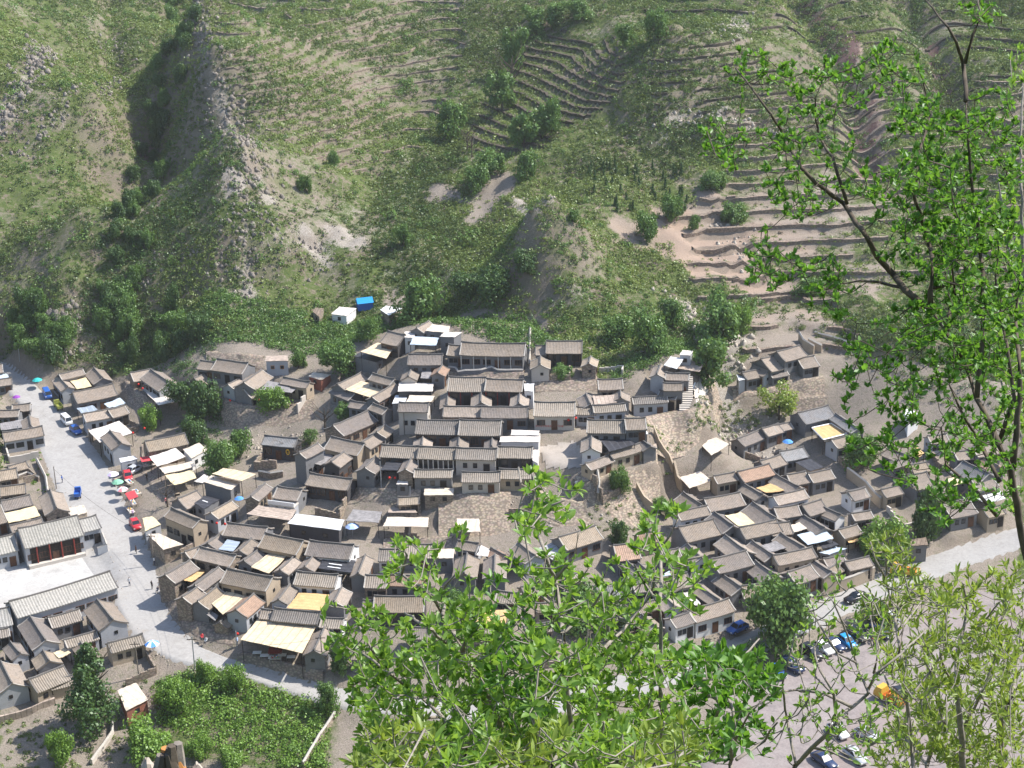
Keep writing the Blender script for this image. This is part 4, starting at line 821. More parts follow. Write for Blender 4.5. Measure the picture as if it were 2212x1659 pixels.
for nm_, q_, m_, st_, shp in QS:
    lo, hi = int(np.floor(q_[m_ > .5].min())), int(np.ceil(q_[m_ > .5].max())); allb = MB()
    for L_ in range(lo, hi+1):
        sg = contour(q_, L_+1-shp*.5, m_ > .5)
        if len(sg) < 6: continue
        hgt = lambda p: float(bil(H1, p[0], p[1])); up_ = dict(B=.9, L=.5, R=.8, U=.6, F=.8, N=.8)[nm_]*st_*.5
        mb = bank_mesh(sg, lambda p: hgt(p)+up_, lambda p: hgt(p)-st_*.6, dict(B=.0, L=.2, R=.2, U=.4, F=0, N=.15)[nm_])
        if not mb.v: continue
        if nm_ == 'B': tag(mb.build('terrace_wall', MATS['B']), 'dry stone terrace wall coloured dark for its shade, step %d from the bottom of the bowl' % (L_-lo+1), 'terrace wall', 'terrace walls of the bowl, shade put into their colour')
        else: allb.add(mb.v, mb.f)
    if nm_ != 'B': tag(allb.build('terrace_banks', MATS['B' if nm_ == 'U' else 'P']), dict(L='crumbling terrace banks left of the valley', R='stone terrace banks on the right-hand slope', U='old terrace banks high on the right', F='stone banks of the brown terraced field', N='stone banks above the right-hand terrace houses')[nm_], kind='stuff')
# ------------------------------------------------------------ houses
plain('ridge', (.15, .14, .13), .9, .2); plain('verge', (.40, .37, .33), .9, .15)
RNAME = dict(t='grey tiled', r='ribbed grey', b='blue-grey tiled', n='reddish tiled', w='pale ribbed', o='brown-grey tiled')
_pc = {}
def win_mesh(w_, h_, kind):
    k = (round(w_, 1), h_, kind)
    if k not in _pc:
        a = MB(); f = .07
        for bx in ((-w_/2, w_/2, -.06, .03, 0, f), (-w_/2, w_/2, -.06, .03, h_-f, h_), (-w_/2, -w_/2+f, -.055, .03, f, h_-f), (w_/2-f, w_/2, -.055, .03, f, h_-f)): a.box(*bx)
        nb = max(1, int(w_/.5))
        for i in range(1, nb): xx = -w_/2+w_*i/nb; a.box(xx-.025, xx+.025, -.05, .03, f, h_-f)
        g = MB().box(-w_/2+f*.5, w_/2-f*.5, -.03, .02, f*.5, h_-f*.5)
        _pc[k] = (a.mesh('window', MATS[kind]), g.mesh('pane', MATS['glass']))
    return _pc[k]
def door_mesh(kind):
    if ('d', kind) not in _pc:
        a = MB(); a.box(-.5, .5, -.05, .03, 0, 1.85); a.box(-.58, -.5, -.08, .03, 0, 1.93); a.box(.5, .58, -.08, .03, 0, 1.93); a.box(-.58, .58, -.08, .03, 1.93, 2.0)
        for zz in (.15, 1.0): a.box(-.4, -.05, -.07, -.05, zz, zz+.7); a.box(.05, .4, -.07, -.05, zz, zz+.7)
        _pc[('d', kind)] = a.mesh('door', MATS[kind])
    return _pc[('d', kind)]
def place(name, me, parent, loc, rz=0): 
    o = link(name, me, parent); o.location = loc; o.rotation_euler.z = rz; return o
def add_window(parent, w_, h_, kind, loc, rz=0):
    fm, gm = win_mesh(w_, h_, kind); f = place('window', fm, parent, loc, rz); place('pane', gm, f, (0, 0, 0)); return f
def house(i, h):
    r = random.Random(i*17+5); L, hw, he, SL = h['L'], h['hw'], h['he'], h['SL']
    root = thing('house', (h['c'][0], h['c'][1], h['z']), h['yaw'], RNAME[h['rk']]+' house '+h['ph'], 'house', 'tile-roofed village houses')
    rise = SL*hw; ov = min(.32, hw*.18); wy = hw-ov; wx = L/2-.12
    def zr(yy): q = abs(yy)/hw; return he+rise*(1-q) - .10*rise*math.sin(math.pi*min(q, 1))
    # roof
    ny_, nx_ = 4, 5; ys = [hw*k/ny_ for k in range(-ny_, ny_+1)]; xs = [(-.5+k/nx_)*(L+.1) for k in range(nx_+1)]
    lift = .03*L/4*r.uniform(.3, 1.4); sag = lambda xx: lift*((2*xx/L)**2) + .03*math.sin(xx*1.3+i)
    rb = MB(); V = []; th = .15
    for xx in xs:
        for yy in ys: V.append((xx, yy, zr(yy)+sag(xx)))
    n0 = len(V); n = len(ys); V += [(a, b_, c_-th) for a, b_, c_ in V]; Fc = []
    for a in range(nx_):
        for b_ in range(n-1):
            p = a*n+b_; Fc.append((p, p+n, p+n+1, p+1)); Fc.append((n0+p, n0+p+1, n0+p+n+1, n0+p+n))
    for a in range(nx_):
        p = a*n; Fc.append((p, n0+p, n0+p+n, p+n)); p = a*n+n-1; Fc.append((p, p+n, n0+p+n, n0+p))
    for b_ in range(n-1):
        p = b_; Fc.append((p, p+1, n0+p+1, n0+p)); p = nx_*n+b_; Fc.append((p, n0+p, n0+p+1, p+1))
    rb.add(V, Fc); roof = rb.build('roof', MATS[h['rk']], root)
    kb = MB(); rw, rh = .13, .2
    zt = lambda xx: zr(0)+sag(xx)-.04
    for a in range(nx_):
        x0, x1 = xs[a], xs[a+1]; e0 = .12*(abs(2*x0/L) > .95); e1 = .12*(abs(2*x1/L) > .95)
        kb.add([(x0, -rw, zt(x0)), (x1, -rw, zt(x1)), (x1, rw, zt(x1)), (x0, rw, zt(x0)), (x0, -rw*.7, zt(x0)+rh+e0), (x1, -rw*.7, zt(x1)+rh+e1), (x1, rw*.7, zt(x1)+rh+e1), (x0, rw*.7, zt(x0)+rh+e0)],
            [(4, 5, 6, 7), (0, 1, 5, 4), (2, 3, 7, 6), (1, 2, 6, 5), (3, 0, 4, 7)])
    kb.build('ridge_cap', MATS['ridge'], roof)
    vm = 'verge' if r.random() < .55 else 'ridge'
    for sx_ in (-1, 1):
        vb = MB()
        for b_ in range(n-1):
            y0, y1 = ys[b_], ys[b_+1]; xe = sx_*(L/2+.05); xi = sx_*(L/2-.14); z0, z1 = zr(y0)+sag(xe), zr(y1)+sag(xe)
            a_, c_ = (xi, xe) if sx_ > 0 else (xe, xi)
            vb.add([(a_, y0, z0-.05), (c_, y0, z0-.05), (c_, y1, z1-.05), (a_, y1, z1-.05), (a_, y0, z0+.08), (c_, y0, z0+.08), (c_, y1, z1+.08), (a_, y1, z1+.08)], [(4, 5, 6, 7), (0, 1, 5, 4), (2, 3, 7, 6), (1, 2, 6, 5), (3, 0, 4, 7)])
        vb.build('verge', MATS[vm], roof)
    # walls with gables
    wb = MB(); yy = [-wy, -wy/2, 0, wy/2, wy]; top = [zr(q)-th-.015 for q in yy]; bot = -3.2
    ring = [(-wy, bot)]+list(zip(yy, top))+[(wy, bot)]; nn = len(ring)
    V = [(-wx, a, b_) for a, b_ in ring]+[(wx, a, b_) for a, b_ in ring]
    wb.add(V, [tuple(range(nn)), tuple(range(2*nn-1, nn-1, -1))]+[(k, nn+k, nn+(k+1) % nn, (k+1) % nn) for k in range(nn)])
    wb.build('wall', MATS[h['wk']], root)
    # openings: the side that shows, and the gable end towards the viewer
    wood = 'wood' if r.random() < .6 else 'darkwood'; wl = wx*2; ph = h['ph']; wh = min(1.15, he*.42)
    def facade(yf, rz, full):
        if wl < 1.6 or he < 1.9: return
        if full and (h['wk'] == 'D' or wl > 7.5):
            nb = max(3, int(wl/1.9)); bw = wl/nb
            for k in range(nb):
                xx = -wx+bw*(k+.5)
                if k == nb//2: place('door', door_mesh(wood), root, (xx, yf, .02), rz)
                else: add_window(root, min(bw*.8, 1.6), wh if h['wk'] != 'D' else min(1.5, he*.55), wood, (xx, yf, he*.32), rz)
        elif full:
            kk = 2 if wl > 3.6 else 1
            for k in range(kk): add_window(root, .8, wh*.85, 'darkwood', (-wx+wl*(k+1)/(kk+2)-.1, yf, he*.38), rz)
            place('door', door_mesh(wood), root, (wx-wl/(kk+2)*.9, yf, .02), rz)
        else: add_window(root, .8, .8, 'darkwood', (0, yf, he*.45), rz)
    facade(-wy, 0, True); facade(wy, math.pi, wl > 4)
    cd = -h['c']; gx = math.cos(h['yaw'])*cd[0]+math.sin(h['yaw'])*cd[1]; gs = 1 if gx > 0 else -1
    if wy > 1.2 and r.random() < .6: add_window(root, .6, .6, 'darkwood', (gs*wx, wy*r.uniform(-.3, .3), he*.55), gs*math.pi/2)
    return root
roots = [house(i, h) for i, h in enumerate(HOUSES)]
# yard walls closing the gaps between neighbouring houses
def yardwall(root, h, i):
    r = random.Random(i*3+1); c, s_ = math.cos(h['yaw']), math.sin(h['yaw'])
    def wp(lx, ly): return h['c'][0]+lx*c-ly*s_, h['c'][1]+lx*s_+ly*c
    def free(lx, ly):
        X_, Y_ = wp(lx, ly); return float(bil(den, X_, Y_)) < .35 and not inpoly(np.array(X_), np.array(Y_), road_poly) and not inpoly(np.array(X_), np.array(Y_), yard) and not inpoly(np.array(X_), np.array(Y_), square)
    sd = r.choice((-1, 1)); ln = r.uniform(2.6, 5.0); x0 = sd*(h['L']/2-.25); y0 = -h['hw']-.05
    if not (free(x0, y0-1.4) and free(x0, y0-ln)): 
        sd = -sd; x0 = -x0
        if not (free(x0, y0-1.4) and free(x0, y0-ln)): return
    pts = [(x0, y0), (x0, y0-ln)]
    if free(-x0*.2, y0-ln) and free(x0*.5, y0-ln): pts.append((-x0*r.uniform(.1, .9), y0-ln))
    mb = MB(); hw_ = r.uniform(1.0, 1.7)
    for a, b_ in zip(pts, pts[1:]):
        d = np.array(b_)-np.array(a); l_ = np.linalg.norm(d); k = max(1, int(l_/1.2)); d = d/l_; nn = np.array([-d[1], d[0]])*.16
        for j in range(k+1):
            p = np.array(a)+d*l_*j/k
            if j < k:
                q = np.array(a)+d*(l_*(j+1)/k+.0); za = float(bil(H1, *wp(*p)))-h['z']; zb_ = float(bil(H1, *wp(*q)))-h['z']; zt = max(za, zb_)+hw_+r.uniform(-.05, .05)
                mb.prism([tuple(p-nn), tuple(q-nn), tuple(q+nn), tuple(p+nn)], min(za, zb_)-.6, zt)
    mb.build('yard_wall', MATS[r.choice('TSMSC') if h['wk'] != 'W' else 'C'], root)
for i, h in enumerate(HOUSES):
    if i % 5 != 3 and 'open stage' not in h['ph'] and 'longest' not in h['ph']: yardwall(roots[i], h, i)
def H_(key): return next((r_, h) for r_, h in zip(roots, HOUSES) if key in h['ph'])
# columned halls
def columns(key, n, mat, rad=.11):
    r_, h = H_(key)
    for k in range(n+1):
        xx = -h['L']/2+.3+(h['L']-.6)*k/n; MB().tube([(xx, -h['hw']+.12, 0), (xx, -h['hw']+.12, h['he']-.1)], rad, 8).build('column', MATS[mat], r_)
for k_, n_, m_ in (('highest hall', 5, 'paper'), ('left half of the ribbed double', 3, 'redwood'), ('right half of the ribbed double', 3, 'redwood'), ('row of pale posts', 7, 'paper'), ('upper right hall', 5, 'darkwood')): columns(k_, n_, m_)
r_, h = H_('open stage hall, red'); w_ = h['L']/2
MB().box(-w_+.9, w_-.9, -h['hw']+.28, -h['hw']+.36, .55, h['he']-.35).build('stage_shade_panel', MATS['darkwood'], r_)  # dark panel painted in for the shaded inside of the open front
MB().box(-w_+.3, w_-.3, -h['hw']-.55, -h['hw']+.3, -.3, .5).build('platform', MATS['C'], r_)
for xx in (-.62*w_, -.2*w_, .2*w_, .62*w_): MB().tube([(xx, -h['hw']+.1, .5), (xx, -h['hw']+.1, h['he']-.15)], .13, 8).build('column', MATS['redwood'], r_)
# the broad painted wall: small red characters in one row
r_, h = H_('red characters painted')
try:
    cu = bpy.data.curves.new('slogan', 'FONT'); cu.body = '用毛泽东思想武装我们头脑'; cu.size = .42; cu.space_character = 1.12; cu.align_x = 'CENTER'; cu.extrude = .004
    to = bpy.data.objects.new('slogan', cu); S.collection.objects.link(to); bpy.context.view_layer.update()
    me = bpy.data.meshes.new_from_object(to); bpy.data.objects.remove(to); me.name = 'slogan'; me.materials.clear(); me.materials.append(MATS['red'])
    so = link('slogan', me, r_); so.rotation_euler = (R(90), 0, 0); so.location = (-h['L']*.12, -h['hw']+min(.32, h['hw']*.18)-.03, h['he']*.22)
except Exception as e: print('slogan', e)
# two-storey house with a balcony
r_, h = H_('two-storey'); y0 = -h['hw']+.3
MB().box(-h['L']/2-.1, h['L']/2+.1, y0-2.0, y0+.05, 1.9, 2.15).build('balcony', MATS['C'], r_)
MB().box(-h['L']/2-.1, h['L']/2+.1, y0-2.0, y0-1.85, 2.16, 2.9).build('parapet', MATS['W'], r_)
MB().box(-h['L']/2, h['L']/2, y0-1.6, y0-.01, -3, 1.89).build('lower_storey', MATS['L'], r_)
for k in range(3): place('door', door_mesh('white'), r_, (-h['L']*.38+k*h['L']*.34, y0-1.62, -.1))
# yellow oval sign on the dark wall
r_, h = H_('yellow oval sign')
sb = MB(); n = 20; ring = [(.42*math.cos(2*math.pi*k/n), .62*math.sin(2*math.pi*k/n)) for k in range(n)]
sb.add([(a, -.06, b_) for a, b_ in ring]+[(a, .0, b_) for a, b_ in ring], [tuple(range(n))]+[(k, n+k, n+(k+1) % n, (k+1) % n) for k in range(n)])
so = sb.build('wall_sign', MATS['gold'], r_); so.location = (h['L']*.28, -h['hw']+.3, h['he']*.62)
for zz in (.16, -.2): q = MB().box(-.22, .22, -.075, -.061, zz-.14, zz+.14).build('character', MATS['darkwood'], so)
# ------------------------------------------------------------ canopies and flat roofs
def canopy(i, c):
    P = c['P']; o = P.mean(0); ex = P[1, :2]-P[0, :2]; yaw = math.atan2(ex[1], ex[0]); ca, sa = math.cos(-yaw), math.sin(-yaw)
    hut = c['wall'] != '-'; nm = 'flat_roofed_hut' if hut else 'canopy'
    root = thing(nm, (o[0], o[1], o[2]-c['h']), yaw, c['ph']+(' hut roof' if hut else ' sheet canopy'), 'hut' if hut else 'canopy', 'flat sheet roofs and canopies between the houses')
    Q = np.array([[(p[0]-o[0])*ca-(p[1]-o[1])*sa, (p[0]-o[0])*sa+(p[1]-o[1])*ca] for p in P]); h = c['h']; r = random.Random(i+99)
    n = 6; V = []; tilt = r.uniform(-.05, .05)
    for j in range(n+1):
        for k in range(n+1):
            u, v = k/n, j/n; a = (Q[0]*(1-u)+Q[1]*u)*(1-v)+(Q[3]*(1-u)+Q[2]*u)*v
            e = r.uniform(-.04, .04) if c['sheet'] not in ('glassroof',) else 0
            je = r.uniform(-.07, .07) if (j in (0, n) or k in (0, n)) else 0
            V.append((a[0]+je, a[1]+je, h+e-.1*(1-math.cos(2*math.pi*k/n))*.5*(not hut)+(.35 if 'bowed' in c['ph'] else 0)*math.sin(math.pi*u)))
    m_ = (n+1)**2; V += [(a, b_, z-.07) for a, b_, z in V]; Fc = []
    for j in range(n):
        for k in range(n): p = j*(n+1)+k; Fc += [(p, p+n+1, p+n+2, p+1)[::-1], (m_+p, m_+p+n+1, m_+p+n+2, m_+p+1)]
    bd = [k for k in range(n+1)]+[k*(n+1)+n for k in range(1, n+1)]+[n*(n+1)+k for k in range(n-1, -1, -1)]+[k*(n+1) for k in range(n-1, 0, -1)]
    for a, b_ in zip(bd, bd[1:]+bd[:1]): Fc.append((a, m_+a, m_+b_, b_))
    MB().add(V, Fc).build('sheet', MATS[c['sheet']], root)
    if 'pale strips' in c['ph'] or 'skylight' in c['ph']:
        for u in ((.2, .45, .8) if 'strips' in c['ph'] else (.5,)):
            a = Q[0]*(1-u)+Q[1]*u; b_ = Q[3]*(1-u)+Q[2]*u; p, q = a*.75+b_*.25, a*.35+b_*.65; d = np.array([.12, 0])
            MB().add([(*(p-d), h+.07), (*(p+d), h+.07), (*(q+d), h+.07), (*(q-d), h+.07), (*(p-d), h), (*(p+d), h), (*(q+d), h), (*(q-d), h)], [(0, 1, 2, 3), (0, 4, 5, 1), (1, 5, 6, 2), (2, 6, 7, 3), (3, 7, 4, 0)]).build('strip', MATS['white'], root)
    if 'white border' in c['ph']:
        for a, b_ in zip(Q, np.roll(Q, -1, 0)): MB().tube([(*a, h+.05), (*b_, h+.05)], .14, 4).build('border', MATS['white'], root)
    ce = Q.mean(0)
    if hut:
        I = ce+(Q-ce)*.93; MB().prism([tuple(q) for q in I], -3, h-.1).build('wall', MATS[c['wall']], root)
        # opening on the edge nearest the viewer
        best = None
        for a, b_ in zip(I, np.roll(I, -1, 0)):
            mp = (a+b_)/2; wyy = mp[0]*math.sin(yaw)+mp[1]*math.cos(yaw); ln = np.linalg.norm(b_-a)
            if ln > 1.4 and (best is None or wyy < best[0]): best = (wyy, mp, a, b_, ln)
        if best and h > 2.0:
            _, mp, a, b_, ln = best; d = (b_-a)/ln; nrm = np.array([d[1], -d[0]])
            if np.dot(nrm, mp-ce) < 0: nrm = -nrm
            rz = math.atan2(nrm[1], nrm[0])+math.pi/2; k = 2 if ln > 4 else 1
            for q in range(k):
                pp = mp+d*ln*(.22*(2*q-1) if k == 2 else .0)+nrm*.01; add_window(root, .8, .8, 'orange_wood' if 'orange windows' in c['ph'] else 'darkwood', (pp[0], pp[1], h*.42), rz)
    else:
        for q in Q: q = ce+(q-ce)*.96; MB().tube([(*q, -2.), (*q, h-.08)], .06, 6).build('post', MATS['darkwood'], root)
        if c['sheet'] in ('reed', 'greyboard', 'boards', 'ochre'):
            for t_ in (.03, .97):
                a = Q[0]*(1-t_)+Q[3]*t_; b_ = Q[1]*(1-t_)+Q[2]*t_; MB().tube([(*a, h-.17), (*b_, h-.17)], .05, 5).build('beam', MATS['darkwood'], root)
    return root
for i, c in enumerate(CANOPIES): canopy(i, c)
# ------------------------------------------------------------ walls
def retaining(top, bot, mat, label, cat='stone wall', name='retaining_wall', lift=.45, cap=None, out=.5):
    a = np.array([ghit(*p) for p in P2(top)]); b_ = np.array([ghit(*p) for p in P2(bot)]); n = 26
    def res(q):
        d = np.concatenate([[0], np.cumsum(np.linalg.norm(np.diff(q, axis=0), axis=1))]); t_ = np.linspace(0, d[-1], n); return np.stack([np.interp(t_, d, q[:, k]) for k in range(3)], 1)
    a, b_ = res(a), res(b_); a[:, 2] += lift; b_[:, 2] -= .6
    low = b_[:, 2].copy(); rows = 8; o = a.mean(0); V = []; rr = np.random.default_rng(len(label))
    dirv = b_[:, :2]-a[:, :2]; ln = np.linalg.norm(dirv, axis=1, keepdims=True)+1e-6; tv = np.gradient(a[:, :2], axis=0); nv = np.stack([tv[:, 1], -tv[:, 0]], 1); nv /= np.linalg.norm(nv, axis=1, keepdims=True)+1e-9
    if (nv*np.array([0, -1.])).sum() < 0: nv = -nv
    for j in range(rows+1):
        v = j/rows; p = a*(1-v)+b_*v; p = p.copy(); p[:, :2] += nv*out+nv*rr.uniform(-.09, .09, (n, 1)); gl = bil(H1, p[:, 0], p[:, 1])+.12*(j > 0); p[:, 2] = np.where((j > 0) & (j < rows), np.maximum(p[:, 2], gl), p[:, 2]); V.append(p)
    back = a.copy(); back[:, :2] -= nv*.35; V.insert(0, back); bk2 = back.copy(); bk2[:, 2] -= 1.2; V.insert(0, bk2)
    V = np.array(V); R_ = V.shape[0]; idx = np.arange(R_*n).reshape(R_, n); Fc = np.stack([idx[:-1, :-1], idx[1:, :-1], idx[1:, 1:], idx[:-1, 1:]], -1).reshape(-1, 4)
    o_ = link(name, npmesh(name, V.reshape(-1, 3)-o, Fc, MATS[mat]), None, o); tag(o_, label, cat, 'stone retaining walls')
    if cap:
        cb = MB(); cb.tube([tuple(p-o+np.array([*(nv[k]*.1), .1])) for k, p in enumerate(a)], .2, 4); cb.build('coping', MATS[cap], o_)
    return o_
for t_, b_, m_, lb in (
 ('1240,1040 1262,1018 1325,996 1385,983 1413,962', '1270,1085 1300,1110 1340,1135 1385,1145 1422,1085', 'M', 'tall sandy stone wall sweeping round the tip of the upper village'),
 ('1392,906 1449,894 1499,888 1530,852 1536,820', '1404,965 1440,985 1500,972 1550,925 1556,870', 'M', 'smooth curved sandy stone wall under the stairway houses'),
 ('1493,846 1521,789', '1500,889 1528,850', 'C', 'plastered stone wall with a white coping beside the steep stairway'),
 ('449,763 521,767 570,774', '449,782 521,788 570,797', 'S', 'dark stone wall holding the slope behind the terrace house with a stair'),
 ('480,862 517,877 563,881 627,877 679,864', '484,918 520,928 572,918 645,911 676,906', 'S', 'rough stone wall under the terrace with the bright green tree'),
 ('949,1073 1022,1071 1103,1067', '949,1162 1041,1161 1101,1150', 'M', 'highest rubble wall in the middle of the village front'),
 ('764,1055 830,1058 911,1060', '762,1080 838,1086 911,1114', 'M', 'mossy stone wall below the power pole terrace'),
 ('829,1167 977,1163', '829,1186 977,1185', 'S', 'low rubble wall in front of the long beige shop awning'),
 ('358,1243 378,1291 413,1309 434,1330 467,1344 507,1361', '342,1278 370,1324 390,1350 415,1366 450,1382 508,1397', 'S', 'curved brown stone wall along the road bend'),
 ('311,963 345,1012 385,1071', '313,1030 343,1080 376,1094', 'S', 'tall stone wall shading the alley behind the market stalls'),
 ('272,823 298,848 342,874', '274,866 300,884 340,899', 'S', 'dark stone wall below the lantern-hung courtyard'),
 ('955,693 1041,699 1144,708', '958,716 1041,724 1140,730', 'S', 'overgrown terrace wall behind the highest columned hall'),
 ('969,806 1133,806', '969,818 1133,820', 'S', 'narrow stone band between the highest hall and the ribbed double hall'),
 ('1156,825 1235,825 1289,817', '1156,848 1235,845 1289,844', 'S', 'stone terrace wall with a small dark archway on the upper right'),
 ('1581,845 1678,826 1779,817', '1583,864 1678,852 1779,850', 'M', 'sandy stone wall under the right-hand terrace houses'),
 ('1715,862 1785,858', '1717,884 1785,880', 'S', 'grey stone terrace wall above the blue-roofed hall'),
 ('516,1412 610,1433 701,1452', '514,1426 610,1447 701,1468', 'S', 'stone terrace wall under the roadside restaurant'),
 ('1165,1066 1200,1080 1260,1090', '1165,1120 1210,1140 1290,1135', 'M', 'broken stone slope below the sunlit square')):
    retaining(t_, b_, m_, lb, cap='white' if 'coping' in lb else None)
def freewall(pts, h_, mat, label, w_=.4, cap='C', name='stone_wall'):
    P = [ghit(*p) for p in P2(pts)]; Q = [P[0]]
    for a, b_ in zip(P, P[1:]):
        k = max(1, int(np.linalg.norm(b_-a)/1.5)); Q += [a+(b_-a)*(j+1)/k for j in range(k)]
    o = np.mean(Q, 0); V = []
    for j, p in enumerate(Q):
        t_ = Q[min(j+1, len(Q)-1)]-Q[max(j-1, 0)]; t_ = t_[:2]/np.linalg.norm(t_[:2]); nn = np.array([-t_[1], t_[0]])*w_/2; g = gz(p[0], p[1])
        for s_, zz in ((1, -.8), (-1, -.8), (-1, h_), (1, h_)): V.append((p[0]+nn[0]*s_-o[0], p[1]+nn[1]*s_-o[1], g+zz+random.uniform(-.06, .06)-o[2]))
    Fc = [(0, 1, 2, 3), tuple(len(V)-4+k for k in (3, 2, 1, 0))]
    for j in range(len(Q)-1):
        for k in range(4): Fc.append((j*4+k, (j+1)*4+k, (j+1)*4+(k+1) % 4, j*4+(k+1) % 4))
    ob = MB().add(V, Fc).build(name, MATS[mat]); ob.location = o; tag(ob, label, 'wall', 'low walls'); 
    if cap:
        cb = MB(); cb.tube([((V[4*j+2][0]+V[4*j+3][0])/2, (V[4*j+2][1]+V[4*j+3][1])/2, (V[4*j+2][2]+V[4*j+3][2])/2+.05) for j in range(len(Q))], w_*.62, 4); cb.build('coping', MATS[cap], ob)
    return ob
for pts, h_, m_, lb in (
 ('1797,1284 1842,1270 1887,1252', 2.4, 'T', 'tall tan compound wall beside the black car on the road'),
 ('1830,1032 1870,1062 1903,1098', 2.0, 'T', 'tan lane wall running down behind the near tree'),
 ('1655,1378 1610,1398 1560,1418', 1.0, 'C', 'low pale wall below the white street wall'),
 ('1147,712 1143,790', .5, 'T', 'thin tan wall running uphill right of the highest hall'),
 ('724,1548 690,1600 655,1660', 1.0, 'M', 'dry stone wall beside the green vegetable garden'),
 ('246,1545 243,1590 222,1620 198,1652', .8, 'C', 'pale curved wall below the poplar'),
 ('1165,950 1163,1000', 1.2, 'C', 'white-edged wall on the left of the sunlit square'),
 ('213,1200 232,1192 222,1168', 1.5, 'W', 'white wall at the corner of the big white courtyard'),
 ('1413,940 1424,968 1446,1000 1454,1020', 1.8, 'T', 'brown mud wall stub running down the gully'),
 ('1457,1018 1464,1050 1474,1062', 2.2, 'T', 'dark mud wall beside the slatted shed at the gully'),
 ('1376,1064 1392,1095 1410,1110', 2.2, 'T', 'leaning mud wall stub low in the gully'),
 ('1290,1035 1294,1062 1292,1085', 1.8, 'M', 'shadowed stone pier left of the bush in the big wall'),
 ('1726,735 1735,752 1758,765', 1.8, 'T', 'curving tan ruin wall above the right-hand terrace'),
 ('1745,745 1775,760', 1.4, 'T', 'short tan ruin wall beside the grey threshing floor'),
 ('1760,722 1815,738 1840,750', .6, 'T', 'tan wall behind the grey threshing floor'),
 ('1700,1440 1760,1412 1800,1396', .4, 'C', 'pale kerb between the road and the car park'),
 ('80,1000 100,1040 104,1070', 1.0, 'S', 'tumbled stone wall among the ruins left of the road'),
 ('10,1048 60,1030 85,1040', 1.0, 'S', 'broken field wall among the ruins left of the road'),
 ('560,1030 585,1035 612,1030', 1.2, 'S', 'stone parapet in front of the dark wall with the yellow sign'),
 ('969,800 985,802 990,810 1040,806 1062,800 1075,806 1130,806', .7, 'G', 'white-topped stepped parapet of the highest hall terrace'),
 ('0,1520 60,1505 118,1480', 1.3, 'boards', 'brown reed fence below the lower left houses'),
 ('0,1560 70,1540 120,1520', 1.1, 'boards', 'second reed fence down the slope at lower left'),
 ('885,1060 888,1115 884,1165', .9, 'M', 'narrow stone wall along the steps left of the high rubble wall')):
    freewall(pts, h_, m_, lb, cap=None if 'fence' in lb or 'kerb' in lb or 'mud' in lb else 'verge')
# steps of the stairway
st = thing('stairway', ghit(1482, 888), R(-6), 'pale stone stairway climbing between the tall houses and the plastered wall', 'stairs')
for k in range(16):
    MB().box(-1.3, 1.3, k*.55, k*.55+.6, -1.5, .25+k*.24).build('step', MATS['C'], st)
# ------------------------------------------------------------ utility poles and wires
poles = []
for n_, (xt, yt, xb, yb, lb) in enumerate(((39, 920, 44, 966, 'thin grey pole before the long blue-grey house left of the road'), (116, 1008, 122, 1056, 'grey pole among the ruins left of the road'), (40, 757, 43, 780, 'grey pole at the far top end of the road'), (328, 1153, 333, 1221, 'tall pole at the speckled stone terrace'),
     (415, 1375, 421, 1446, 'pole at the lower edge of the road bend'), (294, 1386, 300, 1461, 'pole before the striped tan-walled house at lower left'), (821, 998, 824, 1056, 'pole with a crossbar on the front rim terrace'), (873, 890, 874, 938, 'thin pole before the tall blank house'),
     (1800, 1236, 1799, 1282, 'pole at the corner of the tan compound wall'), (691, 1372, 697, 1446, 'pole before the roadside gable house'), (1769, 1245, 1771, 1280, 'pole beside the tan gable in the lane'), (1697, 1120, 1698, 1160, 'short pole in the right-hand village'), (508, 1375, 512, 1398, 'small post at the restaurant corner'))):
    b_ = ghit(xb, yb); hh = None
    for q in np.arange(1.5, 12, .1):
        X_, Y_ = proj(b_+np.array([0, 0, q]))
        if Y_ <= yt: hh = q; break
    hh = max(3., hh or 6); po = thing('utility_pole', b_, 0, lb, 'pole', 'utility poles'); MB().tube([(0, 0, -.5), (.02*n_ % .1, 0, hh)], [.12, .08], 8).build('post', MATS['greybark' if n_ % 2 else 'metalgrey'], po)
    if hh > 5: MB().box(-.8, .8, -.05, .05, hh-.6, hh-.5).build('crossbar', MATS['darkwood'], po)
    poles.append(b_+np.array([0, 0, hh-.55]))
def wire(a, b_, lb, sag=1.):
    n = 16; P = [a+(b_-a)*k/n-np.array([0, 0, sag*4*(k/n)*(1-k/n)]) for k in range(n+1)]
    ob = MB().tube([tuple(p-a) for p in P], .022, 4).build('overhead_wire', MATS['darkwood']); ob.location = a; tag(ob, lb, 'wire', 'overhead wires')
far_ = ghit(140, 1040)+np.array([0, 0, 7.])
for dx, q_ in ((-.6, 'left'), (.6, 'right')): wire(poles[3]+np.array([dx, 0, 0]), poles[4]+np.array([dx, 0, 0]), q_+'hand one of two wires over the road bend', 1.2)
wire(poles[1], poles[3], 'long thin wire crossing the road above the stalls', 1.5); wire(poles[4], poles[9], 'thin wire in front of the restaurant canopy', 1.2)
